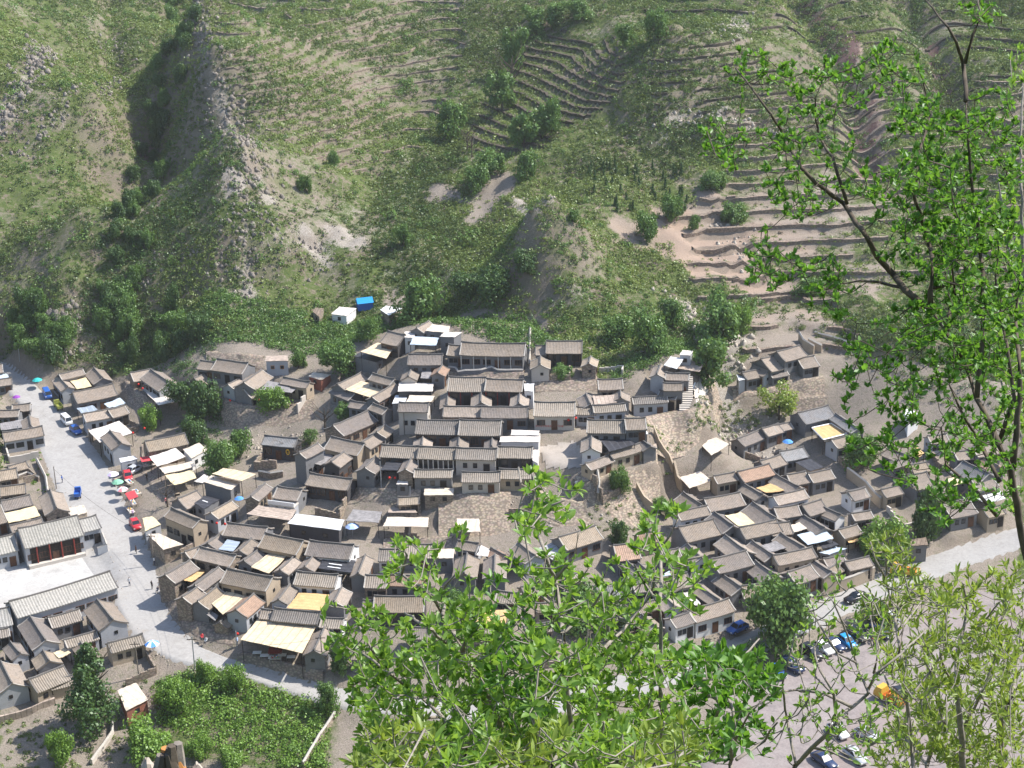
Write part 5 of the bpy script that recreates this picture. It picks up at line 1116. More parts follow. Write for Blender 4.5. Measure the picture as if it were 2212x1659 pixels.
# ------------------------------------------------------------ leaves
def leaf_mat(name, lo, hi, trans=.3, tint=True):
    m = bpy.data.materials.new(name); m.use_nodes = True; t = m.node_tree; t.nodes.clear()
    out = t.nodes.new('ShaderNodeOutputMaterial'); d = t.nodes.new('ShaderNodeBsdfDiffuse'); tr = t.nodes.new('ShaderNodeBsdfTranslucent'); mx = t.nodes.new('ShaderNodeMixShader'); gl = t.nodes.new('ShaderNodeBsdfGlossy'); m2 = t.nodes.new('ShaderNodeMixShader')
    if tint: a = t.nodes.new('ShaderNodeAttribute'); a.attribute_name = 'tint'; f = a.outputs['Fac']
    else: f = objrand(t)
    col = ramp(t, f, [(0, lo), (1, hi)]); t.links.new(col, d.inputs[0]); t.links.new(mix(t, .5, col, (hi[0]*1.3, hi[1]*1.25, hi[2]*.5)), tr.inputs[0])
    mx.inputs[0].default_value = trans; t.links.new(d.outputs[0], mx.inputs[1]); t.links.new(tr.outputs[0], mx.inputs[2])
    gl.inputs['Roughness'].default_value = .45; gl.inputs[0].default_value = (.8, .85, .8, 1); m2.inputs[0].default_value = .035
    t.links.new(mx.outputs[0], m2.inputs[1]); t.links.new(gl.outputs[0], m2.inputs[2]); t.links.new(m2.outputs[0], out.inputs[0]); MATS[name] = m; return m
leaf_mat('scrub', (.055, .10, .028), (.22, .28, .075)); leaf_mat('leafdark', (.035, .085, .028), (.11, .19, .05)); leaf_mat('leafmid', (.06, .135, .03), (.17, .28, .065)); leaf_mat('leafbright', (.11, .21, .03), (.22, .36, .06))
leaf_mat('nearleaf', (.11, .23, .03), (.27, .42, .08), .55); leaf_mat('neardark', (.055, .15, .025), (.17, .34, .05), .55); leaf_mat('yellowleaf', (.16, .24, .035), (.33, .42, .09), .5); leaf_mat('dryscrub', (.12, .095, .065), (.24, .20, .13), .1)
def quads(C, size, nrm, rg, aspect=1.3):
    """one leaf-clump quad per centre, facing roughly nrm"""
    n = len(C); nn = nrm+rg.normal(0, .55, (n, 3)); nn /= np.linalg.norm(nn, axis=1, keepdims=True)+1e-9
    a = np.cross(nn, rg.normal(0, 1, (n, 3))); a /= np.linalg.norm(a, axis=1, keepdims=True)+1e-9; b_ = np.cross(nn, a); s_ = size[:, None] if hasattr(size, '__len__') else size
    V = np.stack([C-a*s_*aspect*.5, C-b_*s_*.45+nn*s_*.1, C+a*s_*aspect*.5, C+b_*s_*.45+nn*s_*.1], 1).reshape(-1, 3); return V, np.arange(4*n).reshape(n, 4)
def clumps(name, X, Y, Rd, nq, mat, label, Z=None, flat=.75, qs=.33, kind='stuff', tintf=None, seed=5, cat='shrubs'):
    rg = np.random.default_rng(seed); n = len(X); zz = bil(H1, X, Y) if Z is None else Z
    dirs = rg.normal(0, 1, (n, nq, 3)); dirs[..., 2] = np.abs(dirs[..., 2])*1.1; dirs /= np.linalg.norm(dirs, axis=2, keepdims=True)
    rad = (rg.uniform(.45, 1.08, (n, nq, 1)))*(1+.25*np.sin(dirs[..., :1]*5+rg.uniform(0, 6, (n, 1, 1))))
    C = dirs*rad*np.array([1, 1, flat])*Rd[:, None, None]; C[..., 0] += X[:, None]; C[..., 1] += Y[:, None]; C[..., 2] += zz[:, None]-.05
    sz = (qs*(.6+Rd*.55))[:, None]*rg.uniform(.7, 1.3, (n, nq)); V, Q = quads(C.reshape(-1, 3), sz.ravel(), dirs.reshape(-1, 3), rg)
    me = npmesh(name, V, Q, MATS[mat]); base = rg.random(n) if tintf is None else tintf
    vattr(me, 'tint', np.clip(np.repeat(np.repeat(base, nq)+rg.normal(0, .16, n*nq), 4), 0, 1)); o = link(name, me)
    if kind == 'stuff': tag(o, label, None, None, 'stuff')
    else: tag(o, label, cat)
    return o
def msk(A, X, Y): return bil(A, X, Y)
rg = np.random.default_rng(3)
# scrub over the hillsides (nobody could count it)
nC = 280000; X = rg.uniform(-215, 215, nC); Y = rg.uniform(300, 600, nC); Zc = bil(H1, X, Y); px_, py_ = proj(np.stack([X, Y, Zc], 1))
vis = (px_ > -40) & (px_ < 2250) & (py_ > -60); hm = msk(hillm, X, Y); so, gr, rk_ = msk(soil, X, Y), msk(green, X, Y), msk(rock, X, Y)
slope_dry = fbm(X, Y, 20, 91, 3); dens = np.clip(.62+.55*(gr-1)+slope_dry*.9, .12, 1)*(hm > .5)*np.clip(1.15-so, .05, 1)*np.clip(1.1-rk_*1.1, .06, 1)
dens *= 1-.75*msk(TB, X, Y)-.25*msk(TR, X, Y); keep = vis & (rg.random(nC) < dens*.92)
X, Y = X[keep], Y[keep]; Rd = np.clip(rg.lognormal(-.28, .42, len(X)), .35, 2.2); ti = np.clip(.5+fbm(X, Y, 24, 71, 3)*1.3+rg.normal(0, .16, len(X)), 0, 1)
clumps('hillside_scrub', X, Y, Rd, 30, 'scrub', 'low green scrub covering the hillsides', tintf=ti, qs=.25)
nC = 11000; X = rg.uniform(-215, 215, nC); Y = rg.uniform(320, 600, nC); px_, py_ = proj(np.stack([X, Y, bil(H1, X, Y)], 1)); keep = (px_ > -40) & (px_ < 2250) & (py_ > -60) & (msk(hillm, X, Y) > .5) & (msk(TB, X, Y) < .3) & (msk(soil, X, Y) < .6) & (rg.random(nC) < .28*np.clip(.9+fbm(X, Y, 14, 95, 3)*3, .05, 1.6))
X, Y = X[keep], Y[keep]; clumps('hillside_bushes', X, Y, np.clip(rg.lognormal(.15, .35, len(X)), .8, 2.6), 110, 'leafmid', 'rounded green bushes scattered over the hillsides', seed=31, flat=.95, qs=.2)
# craggy outcrops: many broken boulders along the rocky ridges
def boulders(polys, label, nm, mat, seed):
    rg = np.random.default_rng(seed); VV = []; FF = []; n0 = 0
    for pts, wd, cnt, r0, r1 in polys:
        q = resamp(np.array(W(P2(pts))), 60)
        for k in range(cnt):
            p = q[rg.integers(60)]; X_, Y_ = p[0]+rg.normal(0, wd), p[1]+rg.normal(0, wd*.7); z_ = float(bil(H1, X_, Y_)); r_ = rg.uniform(r0, r1)*(rg.random()**.7+.3); nn = 7
            for j, (hz, rr) in enumerate(((-.4, .9), (.1, 1.), (.55, .8), (.95, .4))):
                for u in range(nn): a = 2*math.pi*u/nn; f = rg.uniform(.5, 1.35); VV.append((X_+math.cos(a)*r_*rr*f, Y_+math.sin(a)*r_*rr*f*.8, z_+hz*r_*rg.uniform(.6, 1.5)))
            for j in range(3):
                for u in range(nn): FF.append((n0+j*nn+u, n0+j*nn+(u+1) % nn, n0+(j+1)*nn+(u+1) % nn, n0+(j+1)*nn+u))
            FF.append((n0+3*nn, n0+3*nn+2, n0+3*nn+4, n0+3*nn+6)); n0 += 4*nn
    tag(link(nm, npmesh(nm, np.array(VV), np.array(FF), MATS[mat])), label, kind='stuff')
m, t, b = nodes('crag', .95, .1); c = coord(t); a_ = noise(t, c, .7, 6, .8); t.links.new(ramp(t, a_, [(.3, (.13, .11, .09)), (.55, (.30, .265, .23)), (.75, (.50, .46, .41))]), b.inputs['Base Color']); bump(t, b, noise(t, c, 3, 5, .8), .9, .3); MATS['crag'] = m
boulders((('430,10 450,150 500,270 530,380 535,470 530,560 535,640', 2.6, 900, .15, .75), ('500,200 530,330 560,430', 6, 260, .15, .6), ('110,90 60,160 20,240 5,280', 2.5, 380, .15, .9), ('40,330 120,270 260,190', 1.8, 220, .12, .6), ('240,60 255,110', 4, 90, .15, .6), ('120,770 135,710 150,670', 2.5, 160, .2, 1.0), ('560,560 640,530 700,560', 5, 120, .12, .5), ('300,620 380,560 520,600', 2.5, 160, .12, .5)), 'broken grey rocks cropping out along the ridges on the left', 'rock_outcrops', 'crag', 71)
boulders((('1125,440 1160,420 1190,410', 2, 80, .15, .6), ('1470,640 1500,690 1560,760 1600,720', 3.5, 180, .15, .9), ('1540,900 1600,950 1650,960', 4, 260, .1, .5), ('1600,20 1590,90', 3, 60, .15, .6), ('1450,250 1600,265 1700,300', 2, 160, .12, .5), ('1560,480 1620,560', 3, 60, .12, .5), ('600,985 560,950 640,960', 4, 200, .08, .35), ('1150,1060 1250,1110', 4, 200, .08, .3), ('215,1150 240,1210 262,1300 300,1385', .8, 260, .04, .16), ('90,1000 130,1090 190,1200', 1.2, 200, .05, .2), ('340,1420 450,1460 600,1510', .8, 120, .05, .16), ('1700,1440 1850,1370 2010,1300', .7, 120, .05, .15)), 'pale broken rocks on the knoll, the gully and the right-hand slope', 'scattered_rocks', 'stoneblock', 72)
# drier brush between
nC = 30000; X = rg.uniform(-215, 215, nC); Y = rg.uniform(300, 600, nC); px_, py_ = proj(np.stack([X, Y, bil(H1, X, Y)], 1)); keep = (px_ > -40) & (px_ < 2250) & (py_ > -60) & (msk(hillm, X, Y) > .5) & (rg.random(nC) < .25*np.clip(.7+fbm(X, Y, 20, 91, 3)*-2, .1, 1))
X, Y = X[keep], Y[keep]; clumps('dry_brush', X, Y, rg.uniform(.35, .8, len(X)), 10, 'dryscrub', 'grey-brown dry brush between the green scrub', seed=9)
# weeds and bushes in and around the village
def scat(poly, n, r0, r1, mat, nm, lb, seed, nq=44, tint=None, flat=.85, avoid=True):
    rg = np.random.default_rng(seed); Pw = np.array(W(P2(poly))); lo, hi = Pw[:, :2].min(0), Pw[:, :2].max(0); X = rg.uniform(lo[0], hi[0], n*6); Y = rg.uniform(lo[1], hi[1], n*6); k = inpoly(X, Y, [tuple(p) for p in Pw])
    if avoid: k &= msk(den, X, Y) < .08; k &= ~inpoly(X, Y, road_poly)
    X, Y = X[k][:n], Y[k][:n]; return clumps(nm, X, Y, rg.uniform(r0, r1, len(X)), nq, mat, lb, seed=seed, flat=flat, qs=.21)
scat('340,1475 470,1440 560,1480 725,1515 700,1659 560,1659 450,1600 340,1560', 520, .7, 1.7, 'leafbright', 'garden_greens', 'bright green crops and bushes of the roadside garden', 12)
scat('0,1500 330,1470 340,1659 0,1659', 150, .25, .7, 'scrub', 'yard_weeds', 'weeds and low bushes in the plots at lower left', 13)
scat('0,950 140,960 150,1090 0,1090', 60, .2, .6, 'leafbright', 'ruin_weeds', 'green weeds among the ruins left of the road', 14)
scat('1400,880 1600,850 1680,900 1640,960 1440,980 1450,1080 1400,1080', 170, .25, .8, 'scrub', 'gully_brush', 'bushes in the gully right of the great wall', 15)
scat('1260,1010 1420,980 1410,1180 1270,1190', 70, .2, .6, 'scrub', 'wall_foot_brush', 'thin bushes on the slope of the great wall', 16)
scat('440,640 1150,640 1300,830 1470,730 1500,690 1560,690 1560,790 1300,845 960,700 860,700 700,770 430,750', 2000, .5, 1.6, 'leafmid', 'foot_slope_bushes', 'dense bushes on the slope just above the village', 17)
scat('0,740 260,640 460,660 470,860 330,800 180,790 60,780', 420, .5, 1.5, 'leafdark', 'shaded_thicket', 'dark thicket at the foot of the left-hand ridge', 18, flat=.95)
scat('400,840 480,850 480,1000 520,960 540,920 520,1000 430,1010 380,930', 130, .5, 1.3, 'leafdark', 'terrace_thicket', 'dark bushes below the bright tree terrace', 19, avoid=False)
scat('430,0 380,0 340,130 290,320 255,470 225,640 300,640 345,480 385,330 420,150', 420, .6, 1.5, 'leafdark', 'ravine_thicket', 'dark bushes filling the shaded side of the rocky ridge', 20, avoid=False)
scat('1600,640 1850,640 1990,720 2212,740 2212,900 1980,880 1800,760', 260, .3, 1.0, 'scrub', 'terrace_scrub', 'scrub on the stone terraces above the right-hand village', 21)
scat('1340,60 1420,40 1440,130 1390,170 1340,160', 60, .7, 1.6, 'leafdark', 'ridge_thicket', 'dark green thicket on the right of the terraced bowl', 22, avoid=False)
scat('1690,-20 1760,-20 1860,150 1890,340 1850,340 1800,170', 260, .7, 1.7, 'leafdark', 'gully_thicket', 'dark bushes lining the purple gully on the right-hand slope', 23, avoid=False)
scat('1930,-20 1990,-20 2080,260 2040,280 1990,150', 160, .7, 1.6, 'leafdark', 'far_gully_thicket', 'dark bushes lining the second gully behind the near tree', 24, avoid=False)
scat('950,640 1060,520 1190,430 1330,560 1420,660 1480,640 1560,800 1300,830 1120,700', 700, .4, 1.3, 'leafmid', 'knoll_bushes', 'bushes covering the knoll behind the village', 25, avoid=False)
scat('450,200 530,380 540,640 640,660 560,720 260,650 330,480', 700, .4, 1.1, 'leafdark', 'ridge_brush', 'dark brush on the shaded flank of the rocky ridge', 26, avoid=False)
scat('1850,700 2212,640 2212,820 1960,880', 300, .6, 1.6, 'leafdark', 'right_thicket', 'dark thicket on the slope behind the near tree', 27, avoid=False)
# ------------------------------------------------------------ single trees
def crown_mesh(seed, mat, nblob, shape, nq=900, qs=.08):
    rg = np.random.default_rng(seed); C = []; D = []
    for k in range(nblob):
        if shape == 'round': th = rg.uniform(0, 6.28); rr = rg.uniform(.15, .72); c = np.array([math.cos(th)*rr, math.sin(th)*rr, rg.uniform(.3, 1.05)-.25*rr]); r = rg.uniform(.17, .40)
        elif shape == 'poplar': f = k/nblob; c = np.array([rg.normal(0, .19*(1.2-f)), rg.normal(0, .19*(1.2-f)), .25+f*1.5+rg.normal(0, .05)]); r = rg.uniform(.16, .30)*(1.15-f*.7)
        elif shape == 'tall': f = k/nblob; c = np.array([rg.normal(0, .28), rg.normal(0, .28), .3+f*1.1]); r = rg.uniform(.2, .34)
        else: f = k/nblob; c = np.array([rg.normal(0, .03), rg.normal(0, .03), .15+f*1.7]); r = .42*(1.08-f)
        n = int(nq/nblob); d = rg.normal(0, 1, (n, 3)); d /= np.linalg.norm(d, axis=1, keepdims=True); C.append(c+d*r*rg.uniform(.5, 1.12, (n, 1))*(1+.18*np.sin(d[:, :1]*7+k))); D.append(d+np.array([0, 0, .25]))
    C = np.concatenate(C); D = np.concatenate(D); V, Q = quads(C, qs*rg.uniform(.6, 1.3, len(C)), D, rg); me = npmesh('crown', V, Q, MATS[mat])
    vattr(me, 'tint', np.clip(np.repeat(rg.normal(.5, .25, len(C)), 4), 0, 1)); return me
def trunk_mesh(seed, shape, mat='bark', bare=False):
    r = random.Random(seed); a = MB(); top = dict(round=.6, poplar=1.5, tall=1.2, conifer=1.6)[shape]
    a.tube([(0, 0, -.1), (r.uniform(-.02, .02), 0, top*.4), (r.uniform(-.06, .06), r.uniform(-.05, .05), top)], [.055, .04, .015], 7)
    for k in range(10 if bare else 5):
        z = top*r.uniform(.35, .8); th = r.uniform(0, 6.28); l = r.uniform(.3, .55)*(1.3 if bare else 1); p = (math.cos(th)*l, math.sin(th)*l, z+l*.8); q = (p[0]*.5, p[1]*.5, z+l*.3)
        a.tube([(0, 0, z-.05), q, p], [.028, .018, .006], 5)
        if bare:
            for j in range(4): th2 = th+r.uniform(-1, 1); l2 = r.uniform(.15, .35); a.tube([q if j % 2 else p, ((q if j % 2 else p)[0]+math.cos(th2)*l2, (q if j % 2 else p)[1]+math.sin(th2)*l2, (q if j % 2 else p)[2]+l2*.8)], [.009, .003], 4)
    return a.mesh('trunk', MATS[mat])
VAR = {}
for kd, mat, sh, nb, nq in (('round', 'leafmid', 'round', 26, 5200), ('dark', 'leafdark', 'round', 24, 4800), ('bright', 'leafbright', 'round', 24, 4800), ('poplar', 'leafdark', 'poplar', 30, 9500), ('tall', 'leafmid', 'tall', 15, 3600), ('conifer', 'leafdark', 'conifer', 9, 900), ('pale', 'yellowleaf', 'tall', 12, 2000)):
    VAR[kd] = [(crown_mesh(100+j*7+len(VAR)*31, mat, nb, sh, nq, .05 if kd == 'poplar' else .08 if kd != 'conifer' else .13), trunk_mesh(50+j, sh)) for j in range(3)]
VAR['bare'] = [(None, trunk_mesh(70+j, 'tall', 'bark', True)) for j in range(3)]
tn = [0]
TN = dict(round='leafy_tree', dark='leafy_tree', bright='leafy_tree', poplar='poplar_tree', tall='leafy_tree', conifer='conifer_tree', pale='leafy_tree', bare='bare_tree')
def tree(kd, px, py, hpx, wpx, label, group, at=None):
    """base pixel, height and crown width in picture pixels"""
    p = ghit(px, py) if at is None else at; D = np.linalg.norm(p-np.array([0, 0, CAMH])); s_ = F/D; H = hpx/s_/.93; Wd = wpx/s_
    tn[0] += 1; r = random.Random(tn[0]); cm, tm = VAR[kd][tn[0] % 3]; root = thing(TN[kd], p, r.uniform(0, 6.28), label, 'tree', group)
    top = dict(poplar=1.85, tall=1.55, conifer=1.9, round=1.25, dark=1.25, bright=1.25, pale=1.55, bare=1.7)[kd]; wid = dict(poplar=.9, tall=1.1, conifer=.8, round=1.75, dark=1.75, bright=1.75, pale=1.1, bare=1.1)[kd]
    sc = (Wd/wid, Wd/wid, H/top)
    for nm, me in (('trunk', tm), ('crown', cm)):
        if me: o = link(nm, me, root); o.scale = sc
    return root
TL_ = '''round 1690 1392 150 150|large round green tree beside the white street wall
poplar 205 1572 185 100|tall dark poplar behind the brick-edged shed
tall 1528 838 110 70|tall tree at the top of the stairway, lower one by the rock face
tall 1550 775 130 85|tallest tree on the rock face above the stairway houses
bright 1598 715 60 50|yellow-green tree topmost beside the terraced field
bright 592 880 48 72|bright green courtyard tree on the walled terrace
bright 327 925 52 52|bright green tree below the lantern-hung courtyard
dark 440 905 90 80|dark tree standing below the terrace wall at left
dark 395 880 70 70|dark tree between the lantern-hung courtyard and the terrace
dark 420 960 60 60|dark tree above the red stall decorations
round 915 692 95 110|big spreading tree behind the topmost village roofs
round 800 735 50 60|round bush-like tree left of the yellow striped canopy
round 735 800 65 85|leafy tree above the rubble-strewn brick pen
round 645 795 40 42|small tree right of the white house with orange windows
round 1215 815 28 50|low tree in the court below the upper right hall
round 1340 1062 58 45|green bush-tree clinging to the great sandy wall
dark 1338 1180 62 48|dark bush-tree at the foot of the great sandy wall
round 1427 1112 40 45|small tree low in the gully beside the mud wall stub
pale 1682 905 75 60|leaning yellow-green willow above the blue umbrella
dark 2003 1160 115 75|dense dark tree at the right end of the lower village
bright 1905 1205 85 110|broad green tree over the lane at right
round 1862 1010 70 80|thin green tree beside the ochre-canopied court
round 1885 1350 60 75|tree shading the car park by the white pickup
round 1632 1432 45 45|small round tree on the road edge near the car park
dark 735 1452 75 55|small dark tree in front of the roadside gable house
round 710 1528 60 55|young blue-green tree on the lower road edge
bright 445 1468 45 45|small green tree at the bend, nearest the pole
bright 508 1490 58 55|green tree beside the road above the garden
bright 385 1530 70 80|wide green bush-tree right of the brick-edged shed
bright 318 1630 75 110|large yellow-green bush below the brick-edged shed
bright 432 1640 55 60|bush-tree in the garden behind the stump
bright 133 1650 75 60|yellow-green fruit tree at bottom left
bright 500 1655 40 60|low green bush at the bottom edge of the garden
round 985 1345 75 90|tree behind leaf tips, left of centre bottom
round 1265 1350 90 110|broad tree hidden by leaf tips at lower centre
round 1190 1275 50 70|tree below the pale blue gable
dark 1330 1370 80 90|dark tree under the leaf tips at lower centre right
bare 702 930 70 50|leafless dark tree beside the lane of pink lanterns
bare 640 990 50 60|leafless twisted tree on the rubble path
bare 362 1095 60 40|half-bare tree at the foot of the tall alley wall
round 670 960 35 40|green shrub-tree by the long oblique house
round 745 900 28 50|vine-green bush in the court of the bare tree
round 480 1020 70 75|green tree above the square greyish shed roof
round 520 985 60 60|green tree on the rubble slope left of the dark-walled house
bare 1108 205 110 60|bare tall tree at the left edge of the terraced bowl
tall 1105 160 95 45|tall narrow tree above the terraced bowl's left side
tall 1085 240 80 50|slim tree on the left terraces of the bowl
round 1190 290 75 60|tree with a visible trunk in the middle of the valley
tall 1133 318 75 55|tree left of the mid-valley tree
round 1143 385 60 62|tree at the head of the brown track
bare 1010 325 65 35|thin leafless tree left of the valley terraces
bare 1020 340 60 30|dead trunk below the leafless valley tree
round 980 288 70 80|large rounded tree left of the valley terraces
round 1060 375 50 70|dark spreading tree above the small brown field
round 1035 410 55 60|tree shading the small brown field
round 870 530 50 40|small tree on the green slope left of the track
round 1395 515 58 56|round tree at the left end of the brown terraced field
round 1448 475 55 55|tree on the upper edge of the brown terraced field
round 1500 498 35 30|smallest tree in the brown terraced field
round 658 415 38 32|lone bush-tree on the reddish slope right of the ridge
round 720 355 30 26|little bush-tree on the slope left of the valley
dark 1070 640 70 90|dark bush-tree on the left foot of the knoll
dark 1010 640 60 80|dark tree at the left foot of the knoll
dark 1130 590 50 60|dark bush on the knoll's left flank
round 1240 480 28 30|round bush near the knoll's top
round 1400 760 90 90|leafy tree on the slope left of the stairway houses
round 1340 740 60 80|leafy tree on the slope above the upper terrace
round 1450 700 60 70|tree under the pale rock face
round 1585 480 40 60|dark tree right of the brown terraced field
round 1540 410 40 60|tree above the brown terraced field's right end
round 1750 640 40 70|tree on the terraces right of the white-roofed shed
dark 2060 420 60 60|dark tree behind the near tree's twigs, upper right
round 1420 80 60 50|dark green tree above the terraced bowl's right edge
round 1350 100 50 50|green tree at the top of the terraced bowl
tall 1200 60 50 40|tree in the valley head above the bowl
tall 1160 75 55 40|second tree in the valley head above the bowl
round 1250 40 40 60|wide bush-tree at the very top of the valley'''
for row in TL_.split('\n'):
    q, lb = row.split('|'); q = q.split(); tree(q[0], *map(float, q[1:5]), lb, 'single trees around the village and on the hills')
r = random.Random(4)
for k in range(44):
    u, v = r.random(), r.random(); px = 1265+u*215+v*15; py = 352+v*100+u*18
    tree('conifer', px, py, r.uniform(17, 27), r.uniform(7, 10), 'small dark upright conifer planted on the slope above the brown field', 'young conifers planted in rows behind the knoll')
for k in range(46):
    q = k/45*5; P_ = [(405, 20), (365, 160), (335, 300), (300, 450), (270, 580), (235, 720)]; i_ = min(4, int(q)); f = q-i_; px = P_[i_][0]*(1-f)+P_[i_+1][0]*f+r.uniform(-38, 38); py = P_[i_][1]*(1-f)+P_[i_+1][1]*f+r.uniform(-15, 25)
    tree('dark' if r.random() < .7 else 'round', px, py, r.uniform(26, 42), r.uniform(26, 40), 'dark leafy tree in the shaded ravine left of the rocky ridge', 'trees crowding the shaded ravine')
for k in range(30):
    tree('dark' if r.random() < .6 else 'round', r.uniform(20, 440), r.uniform(690, 790) if k % 2 else r.uniform(650, 760), r.uniform(35, 62), r.uniform(35, 60), 'dark leafy tree in the wood behind the far roadside houses', 'trees in the wood behind the far roadside houses')
# ------------------------------------------------------------ vehicles
plain('paint_black', (.015, .015, .018), .25, .05, spec=.6, b_=0); plain('paint_white', (.8, .8, .8), .3, .03, spec=.5, b_=0); plain('paint_blue', (.03, .12, .42), .3, .05, spec=.5, b_=0); plain('paint_red', (.5, .03, .04), .3, .05, spec=.5, b_=0)
plain('paint_sky', (.02, .28, .62), .3, .05, spec=.5, b_=0); plain('paint_silver', (.45, .47, .5), .3, .05, spec=.6, b_=0); plain('paint_yellow', (.60, .36, .05), .4, .06, spec=.4, b_=0); plain('paint_orange', (.55, .19, .03), .4, .06, spec=.4, b_=0); plain('paint_olive', (.25, .27, .06), .5, .2, b_=0); plain('paint_navy', (.02, .035, .09), .25, .05, spec=.6, b_=0); plain('lamp', (.8, .78, .7), .2, .05, b_=0); plain('taillamp', (.45, .02, .02), .3, .05, b_=0)
KIND = dict(sedan=(4.6, 1.75, .95, 1.45, (-.19, -.04, .2, .4)), hatch=(4.0, 1.68, .95, 1.5, (-.22, -.06, .3, .47)), suv=(4.6, 1.85, 1.1, 1.75, (-.2, -.08, .38, .48)), van=(3.9, 1.6, 1.1, 1.85, (-.46, -.34, .46, .495)))
def wheel(parent, x_, y_, r_=.31):
    t_ = MB(); n = 16; w_ = .1; V = []
    for k in range(n): a = 2*math.pi*k/n; V += [(r_*math.cos(a), -w_, r_*math.sin(a)), (r_*math.cos(a), w_, r_*math.sin(a)), (.6*r_*math.cos(a), -w_*1.05, .6*r_*math.sin(a)), (.6*r_*math.cos(a), w_*1.05, .6*r_*math.sin(a))]
    Fc = []
    for k in range(n): a, b_ = 4*k, 4*((k+1) % n); Fc += [(a, b_, b_+1, a+1), (a, a+2, b_+2, b_), (a+1, b_+1, b_+3, a+3), (a+2, a+3, b_+3, b_+2)]
    o = t_.add(V, Fc).build('wheel', MATS['tyre'], parent); o.location = (x_, y_, r_)
    h_ = MB(); h_.tube([(0, -.09, 0), (0, .09, 0)], r_*.6, 12); q = h_.build('rim', MATS['chrome'], o); return o
def car(kind, paint):
    L, Wd, zb, zt, gx = KIND[kind]; root = bpy.data.objects.new('car', None); S.collection.objects.link(root); lo = .22
    nose = .82 if kind == 'van' else .72; st = [(-.5, .78, .4, nose*zb*.92), (-.47, .92, .28, nose*zb+.1), (gx[0] if kind != 'van' else -.44, 1, lo, zb), (0, 1, lo, zb+.01), (gx[3]-.04, 1, lo, zb), (.47, .94, .3, zb*(.93 if kind == 'sedan' else .98)), (.5, .82, .42, zb*.85)]
    a = MB(); V = []
    for fx, fw, z0, z1 in st:
        x_, w_ = fx*L, fw*Wd/2; V += [(x_, -w_*.9, z0), (x_, -w_, z0+.15), (x_, -w_, z1-.12), (x_, -w_*.88, z1), (x_, w_*.88, z1), (x_, w_, z1-.12), (x_, w_, z0+.15), (x_, w_*.9, z0)]
    Fc = [tuple(range(8)), tuple(range(len(V)-1, len(V)-9, -1))]
    for i in range(len(st)-1):
        for k in range(8): Fc.append((i*8+k, i*8+8+k, i*8+8+(k+1) % 8, i*8+(k+1) % 8))
    a.add(V, Fc); a.build('body', MATS[paint], root, True)
    x0, x1, x2, x3 = [g*L for g in gx]; wb, wt = Wd/2*.9, Wd/2*.74; g_ = MB()
    g_.add([(x0, -wb, zb), (x3, -wb, zb), (x3, wb, zb), (x0, wb, zb), (x1, -wt, zt-.04), (x2, -wt, zt-.04), (x2, wt, zt-.04), (x1, wt, zt-.04)], [(0, 1, 5, 4), (2, 3, 7, 6), (1, 2, 6, 5), (3, 0, 4, 7), (4, 5, 6, 7)]); g_.build('windows', MATS['glass'], root)
    t_ = MB(); t_.add([(x1-.04, -wt-.02, zt-.05), (x2+.04, -wt-.02, zt-.05), (x2+.04, wt+.02, zt-.05), (x1-.04, wt+.02, zt-.05), (x1+.1, -wt+.1, zt+.02), (x2-.1, -wt+.1, zt+.02), (x2-.1, wt-.1, zt+.02), (x1+.1, wt-.1, zt+.02)], [(0, 1, 5, 4), (1, 2, 6, 5), (2, 3, 7, 6), (3, 0, 4, 7), (4, 5, 6, 7)])
    t_.build('car_roof', MATS[paint], root)
    for s_ in (-1, 1):
        for pa, pb in (((x0, wb, zb), (x1, wt, zt-.03)), (((x1+x2)/2, wb*.995, zb), ((x1+x2)/2, wt, zt-.03)), ((x3, wb, zb), (x2, wt, zt-.03))): MB().tube([(pa[0], pa[1]*s_, pa[2]), (pb[0], pb[1]*s_, pb[2])], .045, 4).build('pillar', MATS[paint], root)
        MB().box(-.5*L-.01, -.475*L, s_*Wd*.36-.14, s_*Wd*.36+.14, nose*zb-.16, nose*zb+.0).build('headlight', MATS['lamp'], root); MB().box(.49*L, .503*L, s_*Wd*.34-.12, s_*Wd*.34+.12, zb*.62, zb*.8).build('taillight', MATS['taillamp'], root)
        for xx in (-.31, .31): wheel(root, xx*L, s_*(Wd/2-.1))
    return root
PROTO = {}
def copy_tree(o, parent=None):
    c_ = o.copy(); S.collection.objects.link(c_); c_.parent = parent
    for ch in o.children: copy_tree(ch, c_)
    return c_
def put_car(kind, paint, fx, fy, bx, by, label, up=.0, group='cars parked and driving in the village'):
    """front and rear pixels"""
    o = car(kind, paint); a, b_ = ghit(fx, fy), ghit(bx, by); m_ = (a+b_)/2; d = b_-a; o.location = (m_[0], m_[1], gz(m_[0], m_[1])+.12); o.rotation_euler.z = math.atan2(d[1], d[0]); tag(o, label, 'car' if kind != 'van' else 'minivan', group); o.name = 'parked_car' if kind != 'van' else 'minivan'; return o
def Tp(x_, y_): return 1592.6+x_*.1838, 1253.7+y_*.1838
